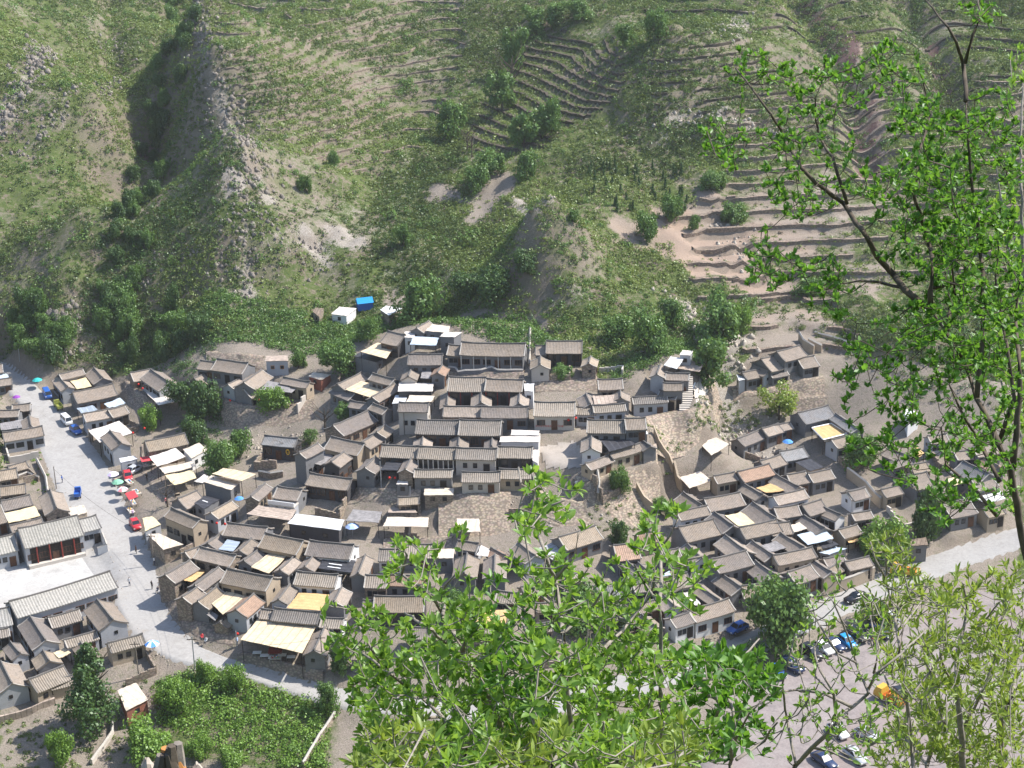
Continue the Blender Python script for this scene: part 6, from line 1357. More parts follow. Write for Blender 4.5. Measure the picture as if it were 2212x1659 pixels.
for kind, paint, f_, b_, lb in (('sedan', 'paint_black', (1275, 285), (1510, 200), 'black saloon car driving on the road beside the compound wall'), ('suv', 'paint_navy', (760, 1110), (520, 990), 'dark car second from the left in the car park row'), ('hatch', 'paint_blue', (520, 1180), (420, 1060), 'small blue-roofed car at the left end of the car park row'),
        ('suv', 'paint_black', (980, 960), (770, 820), 'black car parked left of the white car'), ('hatch', 'paint_white', (1105, 905), (930, 770), 'white hatchback between two darker parked cars'), ('sedan', 'paint_navy', (1220, 850), (1040, 730), 'dark saloon half under twigs between the white and bright blue cars'),
        ('hatch', 'paint_sky', (1370, 830), (1200, 680), 'bright sky-blue hatchback in the car park row'), ('suv', 'paint_black', (1480, 740), (1330, 610), 'dark car in tree shade right of the sky-blue car'), ('suv', 'paint_navy', (1750, 690), (1560, 600), 'dark car beside the white pickup truck'),
        ('van', 'paint_silver', (560, 690), (800, 600), 'grey minivan in the shade of the large round tree'), ('hatch', 'paint_black', (1950, 1420), (1880, 1350), 'black car beyond the orange truck, mostly hidden'), ('hatch', 'paint_blue', (-60, 630), (60, 590), 'blue car at the end of the white street wall, seen through leaves')):
    put_car(kind, paint, *Tp(*f_), *Tp(*b_), lb)
for kind, paint, f_, b_, lb in (('van', 'paint_white', (153, 925), (136, 905), 'white minivan parked in front of the long roadside house'), ('hatch', 'paint_blue', (172, 942), (157, 929), 'dark blue car parked just below the white minivan'), ('van', 'paint_blue', (107, 867), (98, 848), 'blue van parked furthest up the road'),
        ('hatch', 'paint_red', (300, 1152), (286, 1128), 'red car parked alone near the road bend'), ('hatch', 'paint_silver', (299, 1016), (286, 1024), 'silver car parked in the alley behind the stalls'), ('hatch', 'paint_red', (281, 1045), (272, 1024), 'dark red microcar behind the green umbrella'),
        ('hatch', 'paint_white', (1825, 1600), (1795, 1575), 'pale car at the bottom of the car park under the twigs'), ('sedan', 'paint_navy', (1795, 1662), (1765, 1640), 'dark blue car cut by the bottom edge of the photo'), ('hatch', 'paint_silver', (1885, 1602), (1860, 1588), 'small silver car half hidden at the bottom right of the car park'), ('sedan', 'paint_silver', (1860, 1650), (1835, 1630), 'silver car low in the car park behind leaves')):
    put_car(kind, paint, *f_, *b_, lb)
def truck(loc, rz, cabm, bedm, label, L=5.2, cat='truck', loader=False, small=False, nm='truck'):
    o = thing(nm, loc, rz, label, cat); s_ = .62 if small else 1; Wd = 1.9*s_+.1
    c_ = MB(); c_.add([(-L/2, -Wd/2, .5), (-L/2+1.5*s_, -Wd/2, .5), (-L/2+1.5*s_, Wd/2, .5), (-L/2, Wd/2, .5), (-L/2+.05, -Wd/2, 1.2), (-L/2+1.5*s_, -Wd/2, 1.2), (-L/2+1.5*s_, Wd/2, 1.2), (-L/2+.05, Wd/2, 1.2), (-L/2+.4, -Wd/2*.88, 2.05*(.85 if small else 1)), (-L/2+1.45*s_, -Wd/2*.88, 2.05*(.85 if small else 1)), (-L/2+1.45*s_, Wd/2*.88, 2.05*(.85 if small else 1)), (-L/2+.4, Wd/2*.88, 2.05*(.85 if small else 1))],
        [(0, 3, 2, 1), (0, 1, 5, 4), (1, 2, 6, 5), (2, 3, 7, 6), (3, 0, 4, 7), (4, 5, 9, 8), (5, 6, 10, 9), (6, 7, 11, 10), (7, 4, 8, 11), (8, 9, 10, 11)]); c_.build('cab', MATS[cabm], o)
    zt = 2.05*(.85 if small else 1); g_ = MB(); x0 = -L/2; g_.add([(x0+.07, -Wd*.42, 1.24), (x0+.07, Wd*.42, 1.24), (x0+.37, Wd*.38, zt-.08), (x0+.37, -Wd*.38, zt-.08)], [(0, 3, 2, 1)]); g_.build('windshield', MATS['glass'], o)
    b_ = MB(); bx0 = -L/2+1.6*s_; b_.box(bx0, L/2, -Wd/2, Wd/2, .6, .75); b_.box(bx0, L/2, -Wd/2, -Wd/2+.06, .75, 1.25); b_.box(bx0, L/2, Wd/2-.06, Wd/2, .75, 1.25); b_.box(bx0, bx0+.06, -Wd/2+.06, Wd/2-.06, .75, 1.25); b_.box(L/2-.06, L/2, -Wd/2+.06, Wd/2-.06, .75, 1.25); b_.build('cargo_bed', MATS[bedm], o)
    if loader:
        MB().add([(bx0+.3, -Wd*.3, .8), (L/2-.4, -Wd*.3, .8), (L/2-.4, Wd*.3, .8), (bx0+.3, Wd*.3, .8), (bx0+.8, -Wd*.2, 1.5), (L/2-.9, -Wd*.2, 1.4), (L/2-.9, Wd*.2, 1.4), (bx0+.8, Wd*.2, 1.5)], [(0, 1, 5, 4), (1, 2, 6, 5), (2, 3, 7, 6), (3, 0, 4, 7), (4, 5, 6, 7)]).build('cargo', MATS['paint_orange'], o)
    for sx_ in ((-L/2+.7*s_, L/2-.8),):
        for xx in sx_:
            for yy in (-1, 1): wheel(o, xx, yy*(Wd/2-.12), .36*(.8 if small else 1))
    return o
def onroad(px, py): p = ghit(px, py); return (p[0], p[1], gz(p[0], p[1])+.12)
truck(onroad(*Tp(1800, 1430)), R(-50), 'paint_yellow', 'paint_orange', 'orange and yellow truck standing at the right of the car park', 5.2, loader=True)
truck(onroad(1954, 1243), R(-20), 'paint_yellow', 'paint_yellow', 'yellow truck on the road at far right', 5.0, loader=True)
truck(onroad(*Tp(1730, 540)), R(205), 'paint_white', 'darkwood', 'white-cabbed pickup with an open dark bed in the car park', 5.0)
truck(onroad(169, 1074), R(-80), 'paint_blue', 'paint_blue', 'blue three-wheeled cargo tricycle beside the ruins', 3.0, 'tricycle', small=True, nm='cargo_tricycle')
truck(onroad(127, 884), R(-60), 'paint_olive', 'paint_olive', 'olive green little truck parked behind the white minivan', 3.6, small=True)
# motorcycle
def motorbike(loc, rz, label):
    o = thing('motorcycle', loc, rz, label)
    for xx in (-.62, .62): wheel(o, xx, 0, .29)
    MB().tube([(-.6, 0, .35), (-.35, 0, .95), (-.3, 0, 1.0)], .035, 6).build('fork', MATS['chrome'], o); MB().tube([(-.3, -.33, 1.02), (-.33, 0, 1.0), (-.3, .33, 1.02)], .02, 5).build('handlebar', MATS['darkwood'], o)
    MB().tube([(-.3, 0, .8), (0, 0, .82), (.25, 0, .72)], [.1, .16, .08], 8).build('fuel_tank', MATS['paint_red'], o); MB().tube([(.1, 0, .78), (.65, 0, .82)], [.1, .09], 6).build('seat', MATS['tyre'], o); MB().tube([(-.1, 0, .4), (.2, 0, .38)], [.16, .14], 8).build('engine', MATS['chrome'], o)
motorbike(onroad(*Tp(1590, 740)), R(100), 'dark motorcycle with a red tank parked alone in the car park')
# ------------------------------------------------------------ umbrellas and stalls
def umbrella(px, py, r_, m1, m2, label, h_=2.3):
    r_ *= .82; g = ghit(px, py, h_); o = thing('umbrella', (g[0], g[1], g[2]-h_), random.uniform(0, 1), label, 'umbrella', 'sun umbrellas'); n = 8; V = [(0, 0, h_+.28*r_)]; 
    for k in range(n): a = 2*math.pi*k/n; V += [(r_*math.cos(a), r_*math.sin(a), h_-.22*r_), (r_*.55*math.cos(a), r_*.55*math.sin(a), h_+.1*r_)]
    Fc = []; 
    for k in range(n): a, b_ = 1+2*k, 1+2*((k+1) % n); Fc += [(0, a+1, b_+1), (a+1, a, b_, b_+1)]
    u = MB(); u.v = V; u.f = Fc; u.m = [k//2 % 2 for k in range(len(Fc))]; u.build('umbrella_canopy', [MATS[m1], MATS[m2]], o); MB().tube([(0, 0, 0), (0, 0, h_)], .03, 6).build('pole', MATS['chrome'], o); return o
for nm, c_ in (('c_lilac', (.62, .48, .68)), ('c_green', (.22, .48, .32)), ('c_pink', (.72, .25, .28)), ('c_teal', (.04, .45, .42)), ('c_purple', (.25, .06, .35)), ('c_blue', (.10, .30, .72)), ('c_pale', (.42, .56, .85)), ('c_red', (.62, .07, .08))): plain(nm, c_, .7, .06, b_=0)
for a in ((243.5, 1022, 1.5, 'c_lilac', 'white', 'lilac and white umbrella, topmost of the roadside stalls'), (253.6, 1039, 1.5, 'c_green', 'c_green', 'green umbrella among the roadside stalls'), (264, 1055, 1.4, 'c_pink', 'white', 'pink and white umbrella over a roadside stall'), (80, 819, 1.4, 'c_teal', 'c_teal', 'teal umbrella far up the road'),
        (35, 856, 1.1, 'c_purple', 'c_purple', 'purple umbrella left of the road'), (328, 1388, 1.5, 'c_blue', 'white', 'blue and white striped umbrella at the lower left corner wall'), (1702, 952, 1.3, 'c_blue', 'c_blue', 'bright blue umbrella in the right-hand village'), (760.6, 1134, 1.6, 'c_pale', 'c_pale', 'pale blue umbrella below the grey-brown canopy'), (516, 1075, 1.1, 'c_blue', 'c_blue', 'small blue umbrella by the red-railed teahouse'), (1481, 822, 1.2, 'c_pale', 'c_pale', 'pale blue umbrella inside the stairway court')): umbrella(*a)
def stall(px, py, rz, m_, label, L=2.2, roof=None):
    p = ghit(px, py); o = thing('market_stall', (p[0], p[1], gz(p[0], p[1])+.1), rz, label, 'stall', 'roadside market stalls'); MB().box(-L/2, L/2, -.5, .5, .65, .75).build('table_top', MATS['C'], o)
    for a in (-1, 1):
        for b_ in (-1, 1): MB().box(a*(L/2-.1)-.03, a*(L/2-.1)+.03, b_*.42-.03, b_*.42+.03, 0, .65).build('leg', MATS['darkwood'], o)
    rr = random.Random(int(px))
    for k in range(10): x_ = rr.uniform(-L/2+.15, L/2-.2); y_ = rr.uniform(-.35, .3); MB().box(x_, x_+.2, y_, y_+.16, .751, .751+rr.uniform(.06, .25)).build('goods', MATS[rr.choice(['red', 'gold', 'white', 'c_green', 'wood', 'c_blue'])], o)
    if roof:
        MB().add([(-L/2-.2, -.9, 2.0), (L/2+.2, -.9, 2.0), (L/2+.2, .9, 2.3), (-L/2-.2, .9, 2.3), (-L/2-.2, -.9, 1.95), (L/2+.2, -.9, 1.95), (L/2+.2, .9, 2.25), (-L/2-.2, .9, 2.25)], [(0, 1, 2, 3), (4, 7, 6, 5), (0, 4, 5, 1), (1, 5, 6, 2), (2, 6, 7, 3), (3, 7, 4, 0)]).build('awning', MATS[roof], o)
        for a in (-1, 1):
            for b_ in (-1, 1): MB().tube([(a*L/2, b_*.8, 0), (a*L/2, b_*.8, 2.1)], .03, 5).build('post', MATS['chrome'], o)
for a in ((287, 1092, R(-65), 'C', 'stall under the square red awning', 3.0, 'c_red'), (262, 1064, R(-65), 'C', 'stall below the pink and white umbrella', 2.2, None), (250, 1047, R(-65), 'C', 'stall below the green umbrella', 2.2, None), (283, 1110, R(-60), 'C', 'long table of goods below the red awning stall', 2.8, None), (280, 1048, R(-55), 'C', 'table behind the red microcar', 2.4, None), (296, 1070, R(-55), 'C', 'pale table behind the red awning', 2.6, None), (324, 1012, R(20), 'C', 'stall with red decorations in the dark yard', 2.8, 'c_red'), (1630, 945, R(20), 'C', 'counter of orange goods left of the bright blue umbrella', 3.0, None), (597, 1430, R(0), 'C', 'red-brown covered counter in front of the restaurant', 1.8, 'redwood')): stall(*a)
for k, (px, py) in enumerate(((556, 1418), (572, 1424), (590, 1428), (610, 1423), (630, 1427))):
    p = ghit(px, py); o = thing('dining_table', (p[0], p[1], gz(p[0], p[1])), 0, 'white table under the large cream restaurant canopy', 'table', 'restaurant tables'); MB().box(-.7, .7, -.45, .45, .72, .78).build('table_top', MATS['white'], o)
    for a in (-1, 1):
        for b_ in (-1, 1): MB().box(a*.6-.03, a*.6+.03, b_*.38-.03, b_*.38+.03, 0, .72).build('leg', MATS['darkwood'], o)
# blue tent
p = ghit(788, 664); o = thing('tent', p, R(15), 'blue ridge tent on the hillside beside the patched white shed', 'tent'); a = MB(); a.prism([(-1.7, -1.4), (1.7, -1.4), (1.7, 1.4), (-1.7, 1.4)], -.3, 1.5); a.build('tent_wall', MATS['paint_blue'], o)
a = MB().add([(-1.85, -1.55, 1.45), (-1.85, 0, 2.4), (-1.85, 1.55, 1.45), (1.85, -1.55, 1.45), (1.85, 0, 2.4), (1.85, 1.55, 1.45)], [(0, 3, 4, 1), (1, 4, 5, 2), (0, 1, 2), (3, 5, 4), (0, 2, 5, 3)]).build('tent_roof', MATS['paint_sky'], o)
# water tanks, lanterns, chimneys of small bright things
def lantern(px, py, h_, label):
    g = ghit(px, py, h_); a = MB(); a.tube([(0, 0, -.24), (0, 0, -.2), (0, 0, -.1), (0, 0, .0), (0, 0, .1), (0, 0, .2), (0, 0, .24)], [.08, .15, .22, .25, .22, .15, .08], 10); o = a.build('red_lantern', MATS['red'], None, True); o.location = g; tag(o, label, 'lantern', 'red lanterns under the eaves')
for k, (px, py, h_, lb) in enumerate(((1046, 765, 2.2, 'red lantern at the left of the highest hall'), (1076, 768, 2.2, 'red lantern in the middle of the highest hall'), (995, 851, 2.2, 'left lantern of the ribbed double hall'), (1018, 850, 2.2, 'second lantern of the ribbed double hall'), (1017, 904, 2, 'red lantern under the long front row'), (1033, 904, 2, 'right lantern under the long front row'), (1136, 905, 2.2, 'lantern at the gate of the long front row'), (1228, 907, 2.2, 'lantern at the painted wall gate, left one'), (1244, 903, 2.2, 'lantern at the painted wall gate, right one'),
        (841, 1032, 2.2, 'left of two pink-red lanterns by the power pole'), (853, 1032, 2.2, 'right of two pink-red lanterns by the power pole'), (468, 1130, 2.5, 'left lantern of the alley gate'), (486, 1132, 2.5, 'right lantern of the alley gate'), (287, 935, 3, 'red lantern below the white roadside canopy'), (513, 1369, 2.2, 'lantern at the restaurant corner'), (299, 830, 2.5, 'left lantern of the walled courtyard'), (308, 839, 2.5, 'middle lantern of the walled courtyard'), (560, 864, 2.2, 'red lantern on the bright tree terrace'), (312, 925, 2.5, 'red paper lantern in the decorated yard'), (497, 865, 2.5, 'lantern on the corner of the terrace'))): lantern(px, py, h_, lb)
# ------------------------------------------------------------ people
def person_mesh(pose):
    J = dict(pel=(0, 0, .93), che=(0, 0, 1.3), neck=(0, .0, 1.47), head=(0, -.02, 1.6), top=(0, -.01, 1.7), sl=(.18, 0, 1.42), el=(.25, .02, 1.15), hl=(.24, -.1, .9), sr=(-.18, 0, 1.42), er=(-.25, .03, 1.15), hr=(-.23, -.08, .9), kl=(.1, -.03, .5), al=(.1, .03, .08), tl=(.1, -.12, .04), kr=(-.1, -.12, .5), ar=(-.1, .1, .1), tr=(-.1, -.04, .04))
    if pose == 'sit': J.update(pel=(0, 0, .45), che=(0, -.02, .82), neck=(0, -.04, 1.0), head=(0, -.07, 1.12), top=(0, -.07, 1.22), sl=(.18, -.02, .94), el=(.24, -.12, .7), hl=(.15, -.36, .58), sr=(-.18, -.02, .94), er=(-.24, -.12, .7), hr=(-.15, -.36, .58), kl=(.13, -.42, .48), al=(.13, -.4, .08), tl=(.13, -.55, .04), kr=(-.13, -.42, .48), ar=(-.13, -.4, .08), tr=(-.13, -.55, .04))
    rad = dict(pel=.13, che=.15, neck=.055, head=.1, top=.085, sl=.065, el=.045, hl=.035, sr=.065, er=.045, hr=.035, kl=.065, al=.045, tl=.035, kr=.065, ar=.045, tr=.035)
    ks = list(J); E = [('pel', 'che'), ('che', 'neck'), ('neck', 'head'), ('head', 'top'), ('che', 'sl'), ('sl', 'el'), ('el', 'hl'), ('che', 'sr'), ('sr', 'er'), ('er', 'hr'), ('pel', 'kl'), ('kl', 'al'), ('al', 'tl'), ('pel', 'kr'), ('kr', 'ar'), ('ar', 'tr')]
    me = bpy.data.meshes.new('pm'); me.from_pydata([J[k] for k in ks], [(ks.index(a), ks.index(b_)) for a, b_ in E], []); o = bpy.data.objects.new('pm', me); S.collection.objects.link(o); o.modifiers.new('s', 'SKIN'); sv = me.skin_vertices[0].data
    for k, v_ in zip(ks, sv): v_.radius = (rad[k]*(1.25 if k in ('pel', 'che') else 1), rad[k])
    sv[0].use_root = True; o.modifiers.new('d', 'SUBSURF').levels = 1; dg = bpy.context.evaluated_depsgraph_get(); out = bpy.data.meshes.new_from_object(o.evaluated_get(dg)); bpy.data.objects.remove(o); return out
plain('skin', (.42, .25, .17), .6, .05, b_=0); plain('hair', (.015, .012, .01), .7, .1, b_=0)
PM = {k: person_mesh(k) for k in ('stand', 'sit')}
def person(px, py, rz, top, legs, pose, label):
    me = PM[pose].copy(); me.name = 'person'; me.materials.clear()
    for q in (top, legs, 'skin', 'hair'): me.materials.append(MATS[q])
    hz = 1.47 if pose == 'stand' else 1.0; wz = .9 if pose == 'stand' else .5
    for f in me.polygons:
        c_ = f.center; f.use_smooth = True
        f.material_index = (3 if (c_.z > hz+.17 or c_.y > .01) else 2) if c_.z > hz else (2 if abs(c_.x) > .19 and c_.z < hz-.4 and pose == 'stand' and c_.z > .8 else (0 if c_.z > wz else 1))
    p = ghit(px, py); o = link('person', me); o.location = (p[0], p[1], gz(p[0], p[1])+.13); o.rotation_euler.z = rz; tag(o, label, 'person', 'people in the village streets')
for a in ((280.5, 1267, .5, 'paint_silver', 'paint_navy', 'stand', 'person in grey walking on the road left of the bend'), (329, 1274, 2.5, 'paint_black', 'paint_black', 'stand', 'person in black standing near the curved wall'), (354, 1276, 1.2, 'paint_black', 'paint_navy', 'sit', 'person in dark clothes sitting in the wall shade, right one'), (342, 1281, -.5, 'paint_navy', 'paint_black', 'sit', 'person in dark clothes sitting in the wall shade, left one'),
        (437, 1382, .4, 'c_red', 'paint_black', 'sit', 'person in red crouching at the wall foot by the bend'), (447, 1390, -.6, 'white', 'paint_navy', 'sit', 'person in white crouching at the wall foot by the bend'), (1245, 1056, .3, 'white', 'paint_black', 'stand', 'person in a white shirt climbing the stone slope'), (1240, 1064, 1.9, 'paint_black', 'paint_black', 'stand', 'person in black climbing the stone slope'), (359, 1092, .7, 'c_pink', 'paint_navy', 'stand', 'person in pink at the foot of the alley wall'),
        (135, 1044, 1.5, 'paint_blue', 'paint_navy', 'stand', 'person in blue working among the ruins'), (295, 1197, -1, 'wood', 'paint_black', 'stand', 'person in brown walking along the roadside shadow line'), (334, 1222, 2.2, 'white', 'paint_navy', 'stand', 'person in white standing beside the terrace pole'), (333, 1402, .2, 'c_red', 'paint_black', 'sit', 'person in red sitting under the blue and white umbrella'), (272, 1072, -1.2, 'white', 'paint_black', 'stand', 'person in white tending the roadside stalls'),
        (288, 1118, .9, 'c_lilac', 'paint_navy', 'stand', 'person in lilac standing at the last stall'), (513, 1396, 1.0, 'c_pale', 'paint_navy', 'stand', 'person in pale blue at the restaurant corner'), (318, 1040, .2, 'paint_black', 'paint_black', 'stand', 'person in black in the shaded alley')): person(*a)
# ------------------------------------------------------------ near trees and saplings on the viewer's slope
def near(px, py, dep): return np.array([0, 0, CAMH])+ray(px, py)/F*dep
LT = np.array([(0, 1, 3), (1, 2, 3), (2, 6, 3), (0, 3, 5), (5, 3, 4), (4, 3, 6)])
def leaves(Pb, Dr, Ln, rg, wid=.42, fold=.16):
    n = len(Pb); Dr = Dr/(np.linalg.norm(Dr, axis=1, keepdims=True)+1e-9); up = rg.normal(0, .55, (n, 3))+np.array([0, 0, 1.]); s_ = np.cross(Dr, up); s_ /= np.linalg.norm(s_, axis=1, keepdims=True)+1e-9; u = np.cross(s_, Dr)
    L = Ln[:, None]; w_ = L*wid*.5*rg.uniform(.8, 1.2, (n, 1)); cv = rg.uniform(-.25, .1, (n, 1))*L
    P = lambda a, b_, c_: Pb+Dr*L*a+s_*w_*b_+u*c_
    V = np.stack([P(0, 0, 0), P(.32, 1, fold*w_*2), P(.68, .82, fold*w_*1.6+cv*.4), P(.5, 0, cv*.15), P(.68, -.82, fold*w_*1.6+cv*.4), P(.32, -1, fold*w_*2), P(1, 0, cv)], 1).reshape(-1, 3)
    return V, (LT[None]+7*np.arange(n)[:, None, None]).reshape(-1, 3)
def plant(name, label, dep, skel, blobs, mat, lsize, seed, bark='palebark', cat='sapling', group=None, nl=(7, 11), r0=.03, wid=.42, twig=.0024, dj=.5, drop=True, parts=('stem', 'foliage')):
    rg = np.random.default_rng(seed); st = MB(); nodes_ = []; o0 = near(*skel[0][0][:2], dep)
    for si, line in enumerate(skel):
        pts = []
        for j, q in enumerate(line):
            dd = q[2] if len(q) > 2 else dep; pts.append(near(q[0], q[1], dd+.25*math.sin(j*1.7+si*2.1)*(j > 0)))
        rad0 = (line[0][3] if len(line[0]) > 3 else r0); rads = list(np.linspace(rad0, max(.0045, rad0*.22), len(pts)))
        if si == 0 and drop:
            b_ = pts[0]; g = b_.copy(); g[2] = gz(b_[0], b_[1])-.2; g[:2] += rg.normal(0, .08, 2)
            if g[2] < b_[2]-.2: pts.insert(0, g); rads.insert(0, rad0*1.3); o0 = g
        fine = []; fr = []
        for a, b_, ra, rb in zip(pts, pts[1:], rads, rads[1:]):
            k = max(1, int(np.linalg.norm(b_-a)/.12))
            for j in range(k): fine.append(a+(b_-a)*j/k+rg.normal(0, min(ra, .008)*.5, 3)); fr.append(ra+(rb-ra)*j/k)
        fine.append(pts[-1]); fr.append(rads[-1]); st.tube(fine, fr, 7 if rad0 > .02 else 5); nodes_ += fine
    root = thing(name, o0, 0, label, cat, group)
    T = []
    for bx, by, rx, ry, n in blobs:
        k = 0
        while k < n:
            a, b_ = rg.uniform(-1, 1, 2)
            if a*a+b_*b_ > 1: continue
            T.append(near(bx+a*rx, by+b_*ry, dep+rg.normal(0, dj))); k += 1
    T = np.array(T); ND = np.array(nodes_); d0 = np.array([np.linalg.norm(ND-t_, axis=1).min() for t_ in T]); T = T[np.argsort(d0)]
    LP, LD, LL = [], [], []
    for t_ in T:
        dist = np.linalg.norm(ND-t_, axis=1); a = ND[dist.argmin()]; L = dist.min(); md = (a+t_)/2+np.array([0, 0, -.12*L])+rg.normal(0, .04*L, 3); q1 = a*.55+md*.45+np.array([0, 0, -.02*L]); ps = [a, (a+md)/2, md, (md+t_)/2+np.array([0, 0, -.03*L]), t_]
        st.tube(ps, [twig*(1+min(L, 1.2)*1.3), twig*(1+min(L, 1.2)*.8), twig*1.1, twig, twig*.6], 4, cap=False); ND = np.vstack([ND, ps[2:]])
        dr = t_-ps[3]; dr = dr/(np.linalg.norm(dr)+1e-9)*.5+np.array([0, 0, .75]); n = rg.integers(*nl)
        for k in range(n):
            f = rg.random()**.6; pb = t_*f+ps[2]*(1-f) if L < .35 else t_-(t_-ps[3])*min(1, .28/max(L, .1))*2*(1-f); LP.append(pb); LD.append(dr*.8+rg.normal(0, .62, 3)); LL.append(lsize*rg.uniform(.6, 1.25))
    V, Q = leaves(np.array(LP), np.array(LD), np.array(LL), rg, wid); me = npmesh(parts[1], V-o0, Q, MATS[mat]); vattr(me, 'tint', np.clip(np.repeat(rg.normal(.45, .28, len(LP)), 7), 0, 1)); link(parts[1], me, root)
    st.v = [tuple(np.array(p)-o0) for p in st.v]; st.build(parts[0], MATS[bark], root, True); return len(LP)
def PL(s): return [[tuple(map(float, q.split(','))) for q in l.split()] for l in s.split(';')]
# the big tree at the right edge
n1 = plant('near_tree', 'big leafy tree at the right edge, its leaning forked trunk close to the viewer', 10., PL('2290,1500,10,.027 2212,1190 2185,1015 2159,957 2110,859 2087,787 2045,719 2012,670;2012,670,10,.02 2009,631 2016,572 2009,533 1990,474 1975,420 1985,330 2010,250 1990,150;2012,670,10,.022 1954,624 1931,595 1895,553 1862,500 1850,481 1820,437 1761,394 1732,362 1700,313 1686,280 1664,244 1621,186 1589,147;1954,624,10,.012 1902,611 1860,607 1823,613;1830,440,10,.012 1810,375 1797,339 1771,297 1761,261 1761,212;2110,859,10,.018 2125,700 2120,560 2100,400 2090,300 2087,218;2087,218,10,.016 2082,137 2065,94 2045,59 1999,0;2082,137,10,.014 2100,78 2117,39 2113,-10;2019,621,10,.014 2055,611 2094,605;2045,715,10,.016 2061,637 2055,560;2185,1015,10,.022 2200,900 2201,768 2192,683 2210,560;2154,1116,10,.014 2110,1060 2044,1006 2033,923;2160,1040,10,.014 2120,960 2070,880 2050,830;2159,957,10,.015 2190,860 2175,740 2150,600 2160,500'),
    [(2080, 400, 120, 160, 210), (2120, 560, 110, 130, 190), (2000, 320, 90, 120, 70), (1960, 420, 80, 90, 60), (2080, 700, 130, 110, 190), (1980, 540, 90, 70, 60), (2120, 860, 100, 120, 90), (1960, 760, 100, 110, 55), (1900, 860, 80, 120, 55), (1990, 960, 90, 110, 60), (2120, 1020, 90, 100, 50), (1780, 250, 90, 100, 45), (1700, 200, 60, 80, 22), (1600, 150, 50, 50, 14), (1650, 140, 20, 30, 5),
     (1540, 310, 35, 55, 14), (1600, 330, 60, 60, 16), (1680, 330, 60, 60, 22), (1740, 420, 70, 60, 30), (1700, 430, 70, 40, 14), (1670, 560, 60, 70, 30), (1640, 600, 40, 30, 8), (1790, 640, 50, 80, 30), (1760, 580, 60, 40, 12), (1840, 380, 60, 60, 22), (1930, 150, 60, 70, 26), (1980, 230, 60, 60, 30), (2110, 30, 60, 30, 12), (1850, 160, 40, 40, 8), (2190, 300, 50, 120, 30), (1840, 780, 50, 60, 18), (2130, 250, 80, 60, 25), (1860, 980, 40, 40, 8), (2040, 1090, 60, 50, 16), (1530, 290, 20, 20, 3), (1790, 130, 20, 20, 4)],
    'neardark', .041, 21, cat='tree', nl=(9, 15), dj=.55, wid=.5, bark='bark', parts=('trunk', 'crown'))
# the second thin stem crowd behind it on the right edge
n2 = plant('near_tree', 'slender second tree behind the big trunk, cut by the right edge', 14., PL('2275,1400,14,.03 2240,1000 2215,700 2205,400 2208,150;2215,700,14,.018 2170,500 2150,330;2230,1000,14,.018 2180,880 2140,760'), [(2190, 950, 40, 160, 40), (2180, 700, 50, 150, 50), (2200, 150, 25, 60, 10), (2170, 500, 50, 100, 30)], 'nearleaf', .07, 22, cat='tree', parts=('trunk', 'crown'))
# saplings along the bottom edge
n3 = plant('near_sapling', 'leftmost leaning sapling at the bottom centre, its tip over the curved road', 7.5, PL('1090,1740,7.5,.013 1048,1639 1030,1612 993,1581 953,1547 892,1492 831,1446 806,1428 754,1391;831,1446,7.5,.008 800,1400 775,1350;953,1547,7.5,.008 880,1560 830,1580 790,1600;892,1492,7.5,.008 850,1520 800,1520'),
    [(840, 1370, 75, 60, 30), (790, 1330, 45, 30, 8), (850, 1450, 80, 50, 54), (800, 1500, 50, 70, 38), (900, 1560, 110, 80, 96), (830, 1610, 70, 50, 48), (690, 1300, 30, 22, 2), (740, 1390, 40, 40, 12)], 'nearleaf', .046, 31, cat='sapling', group='saplings growing on the near slope')
n4 = plant('near_sapling', 'sapling with a long bare diagonal stem left of the bottom centre', 7., PL('1130,1760,7,.015 1100,1600 1060,1510 1018,1440 999,1415 966,1388 932,1363 898,1339 874,1324;999,1415,7,.01 1012,1366 1030,1330;1000,1410,7,.012 985,1370 953,1330 938,1299 911,1271 868,1241 843,1235;953,1330,7,.008 963,1299 960,1271 985,1240;868,1241,7,.006 880,1200 865,1170'),
    [(870, 1195, 30, 30, 6), (845, 1245, 30, 25, 6), (900, 1225, 55, 30, 6), (960, 1215, 55, 30, 8), (1000, 1160, 28, 22, 3), (930, 1280, 60, 40, 8), (1000, 1290, 60, 60, 16), (960, 1370, 60, 50, 29), (1040, 1380, 60, 60, 50), (930, 1430, 60, 40, 36), (1000, 1480, 70, 50, 50), (1060, 1560, 80, 90, 86)], 'nearleaf', .046, 32, cat='sapling', group='saplings growing on the near slope')
n5 = plant('near_sapling', 'tallest bottom sapling, its topmost leaves over the village wall', 6.5, PL('1245,1760,6.5,.012 1235,1600 1222,1412 1214,1366 1212,1324 1199,1256 1183,1213 1171,1176 1156,1126 1153,1062 1150,1025;1199,1256,6.5,.007 1240,1200 1250,1150;1212,1324,6.5,.007 1150,1270 1110,1230;1214,1366,6.5,.008 1270,1320 1300,1280;1156,1126,6.5,.005 1190,1090 1220,1080;1153,1062,6.5,.004 1125,1040 1120,1010'),
    [(1150, 1045, 32, 30, 7), (1195, 1035, 35, 22, 4), (1130, 1075, 22, 20, 2), (1145, 1100, 35, 30, 4), (1210, 1090, 40, 22, 5), (1250, 1075, 22, 18, 2), (1175, 1155, 60, 28, 8), (1100, 1125, 20, 16, 2), (1240, 1125, 40, 25, 4), (1160, 1230, 80, 40, 14), (1250, 1230, 60, 40, 12), (1180, 1310, 90, 50, 22), (1270, 1310, 60, 50, 15), (1200, 1420, 90, 60, 69), (1230, 1540, 90, 90, 96)], 'nearleaf', .046, 33, cat='sapling', group='saplings growing on the near slope')
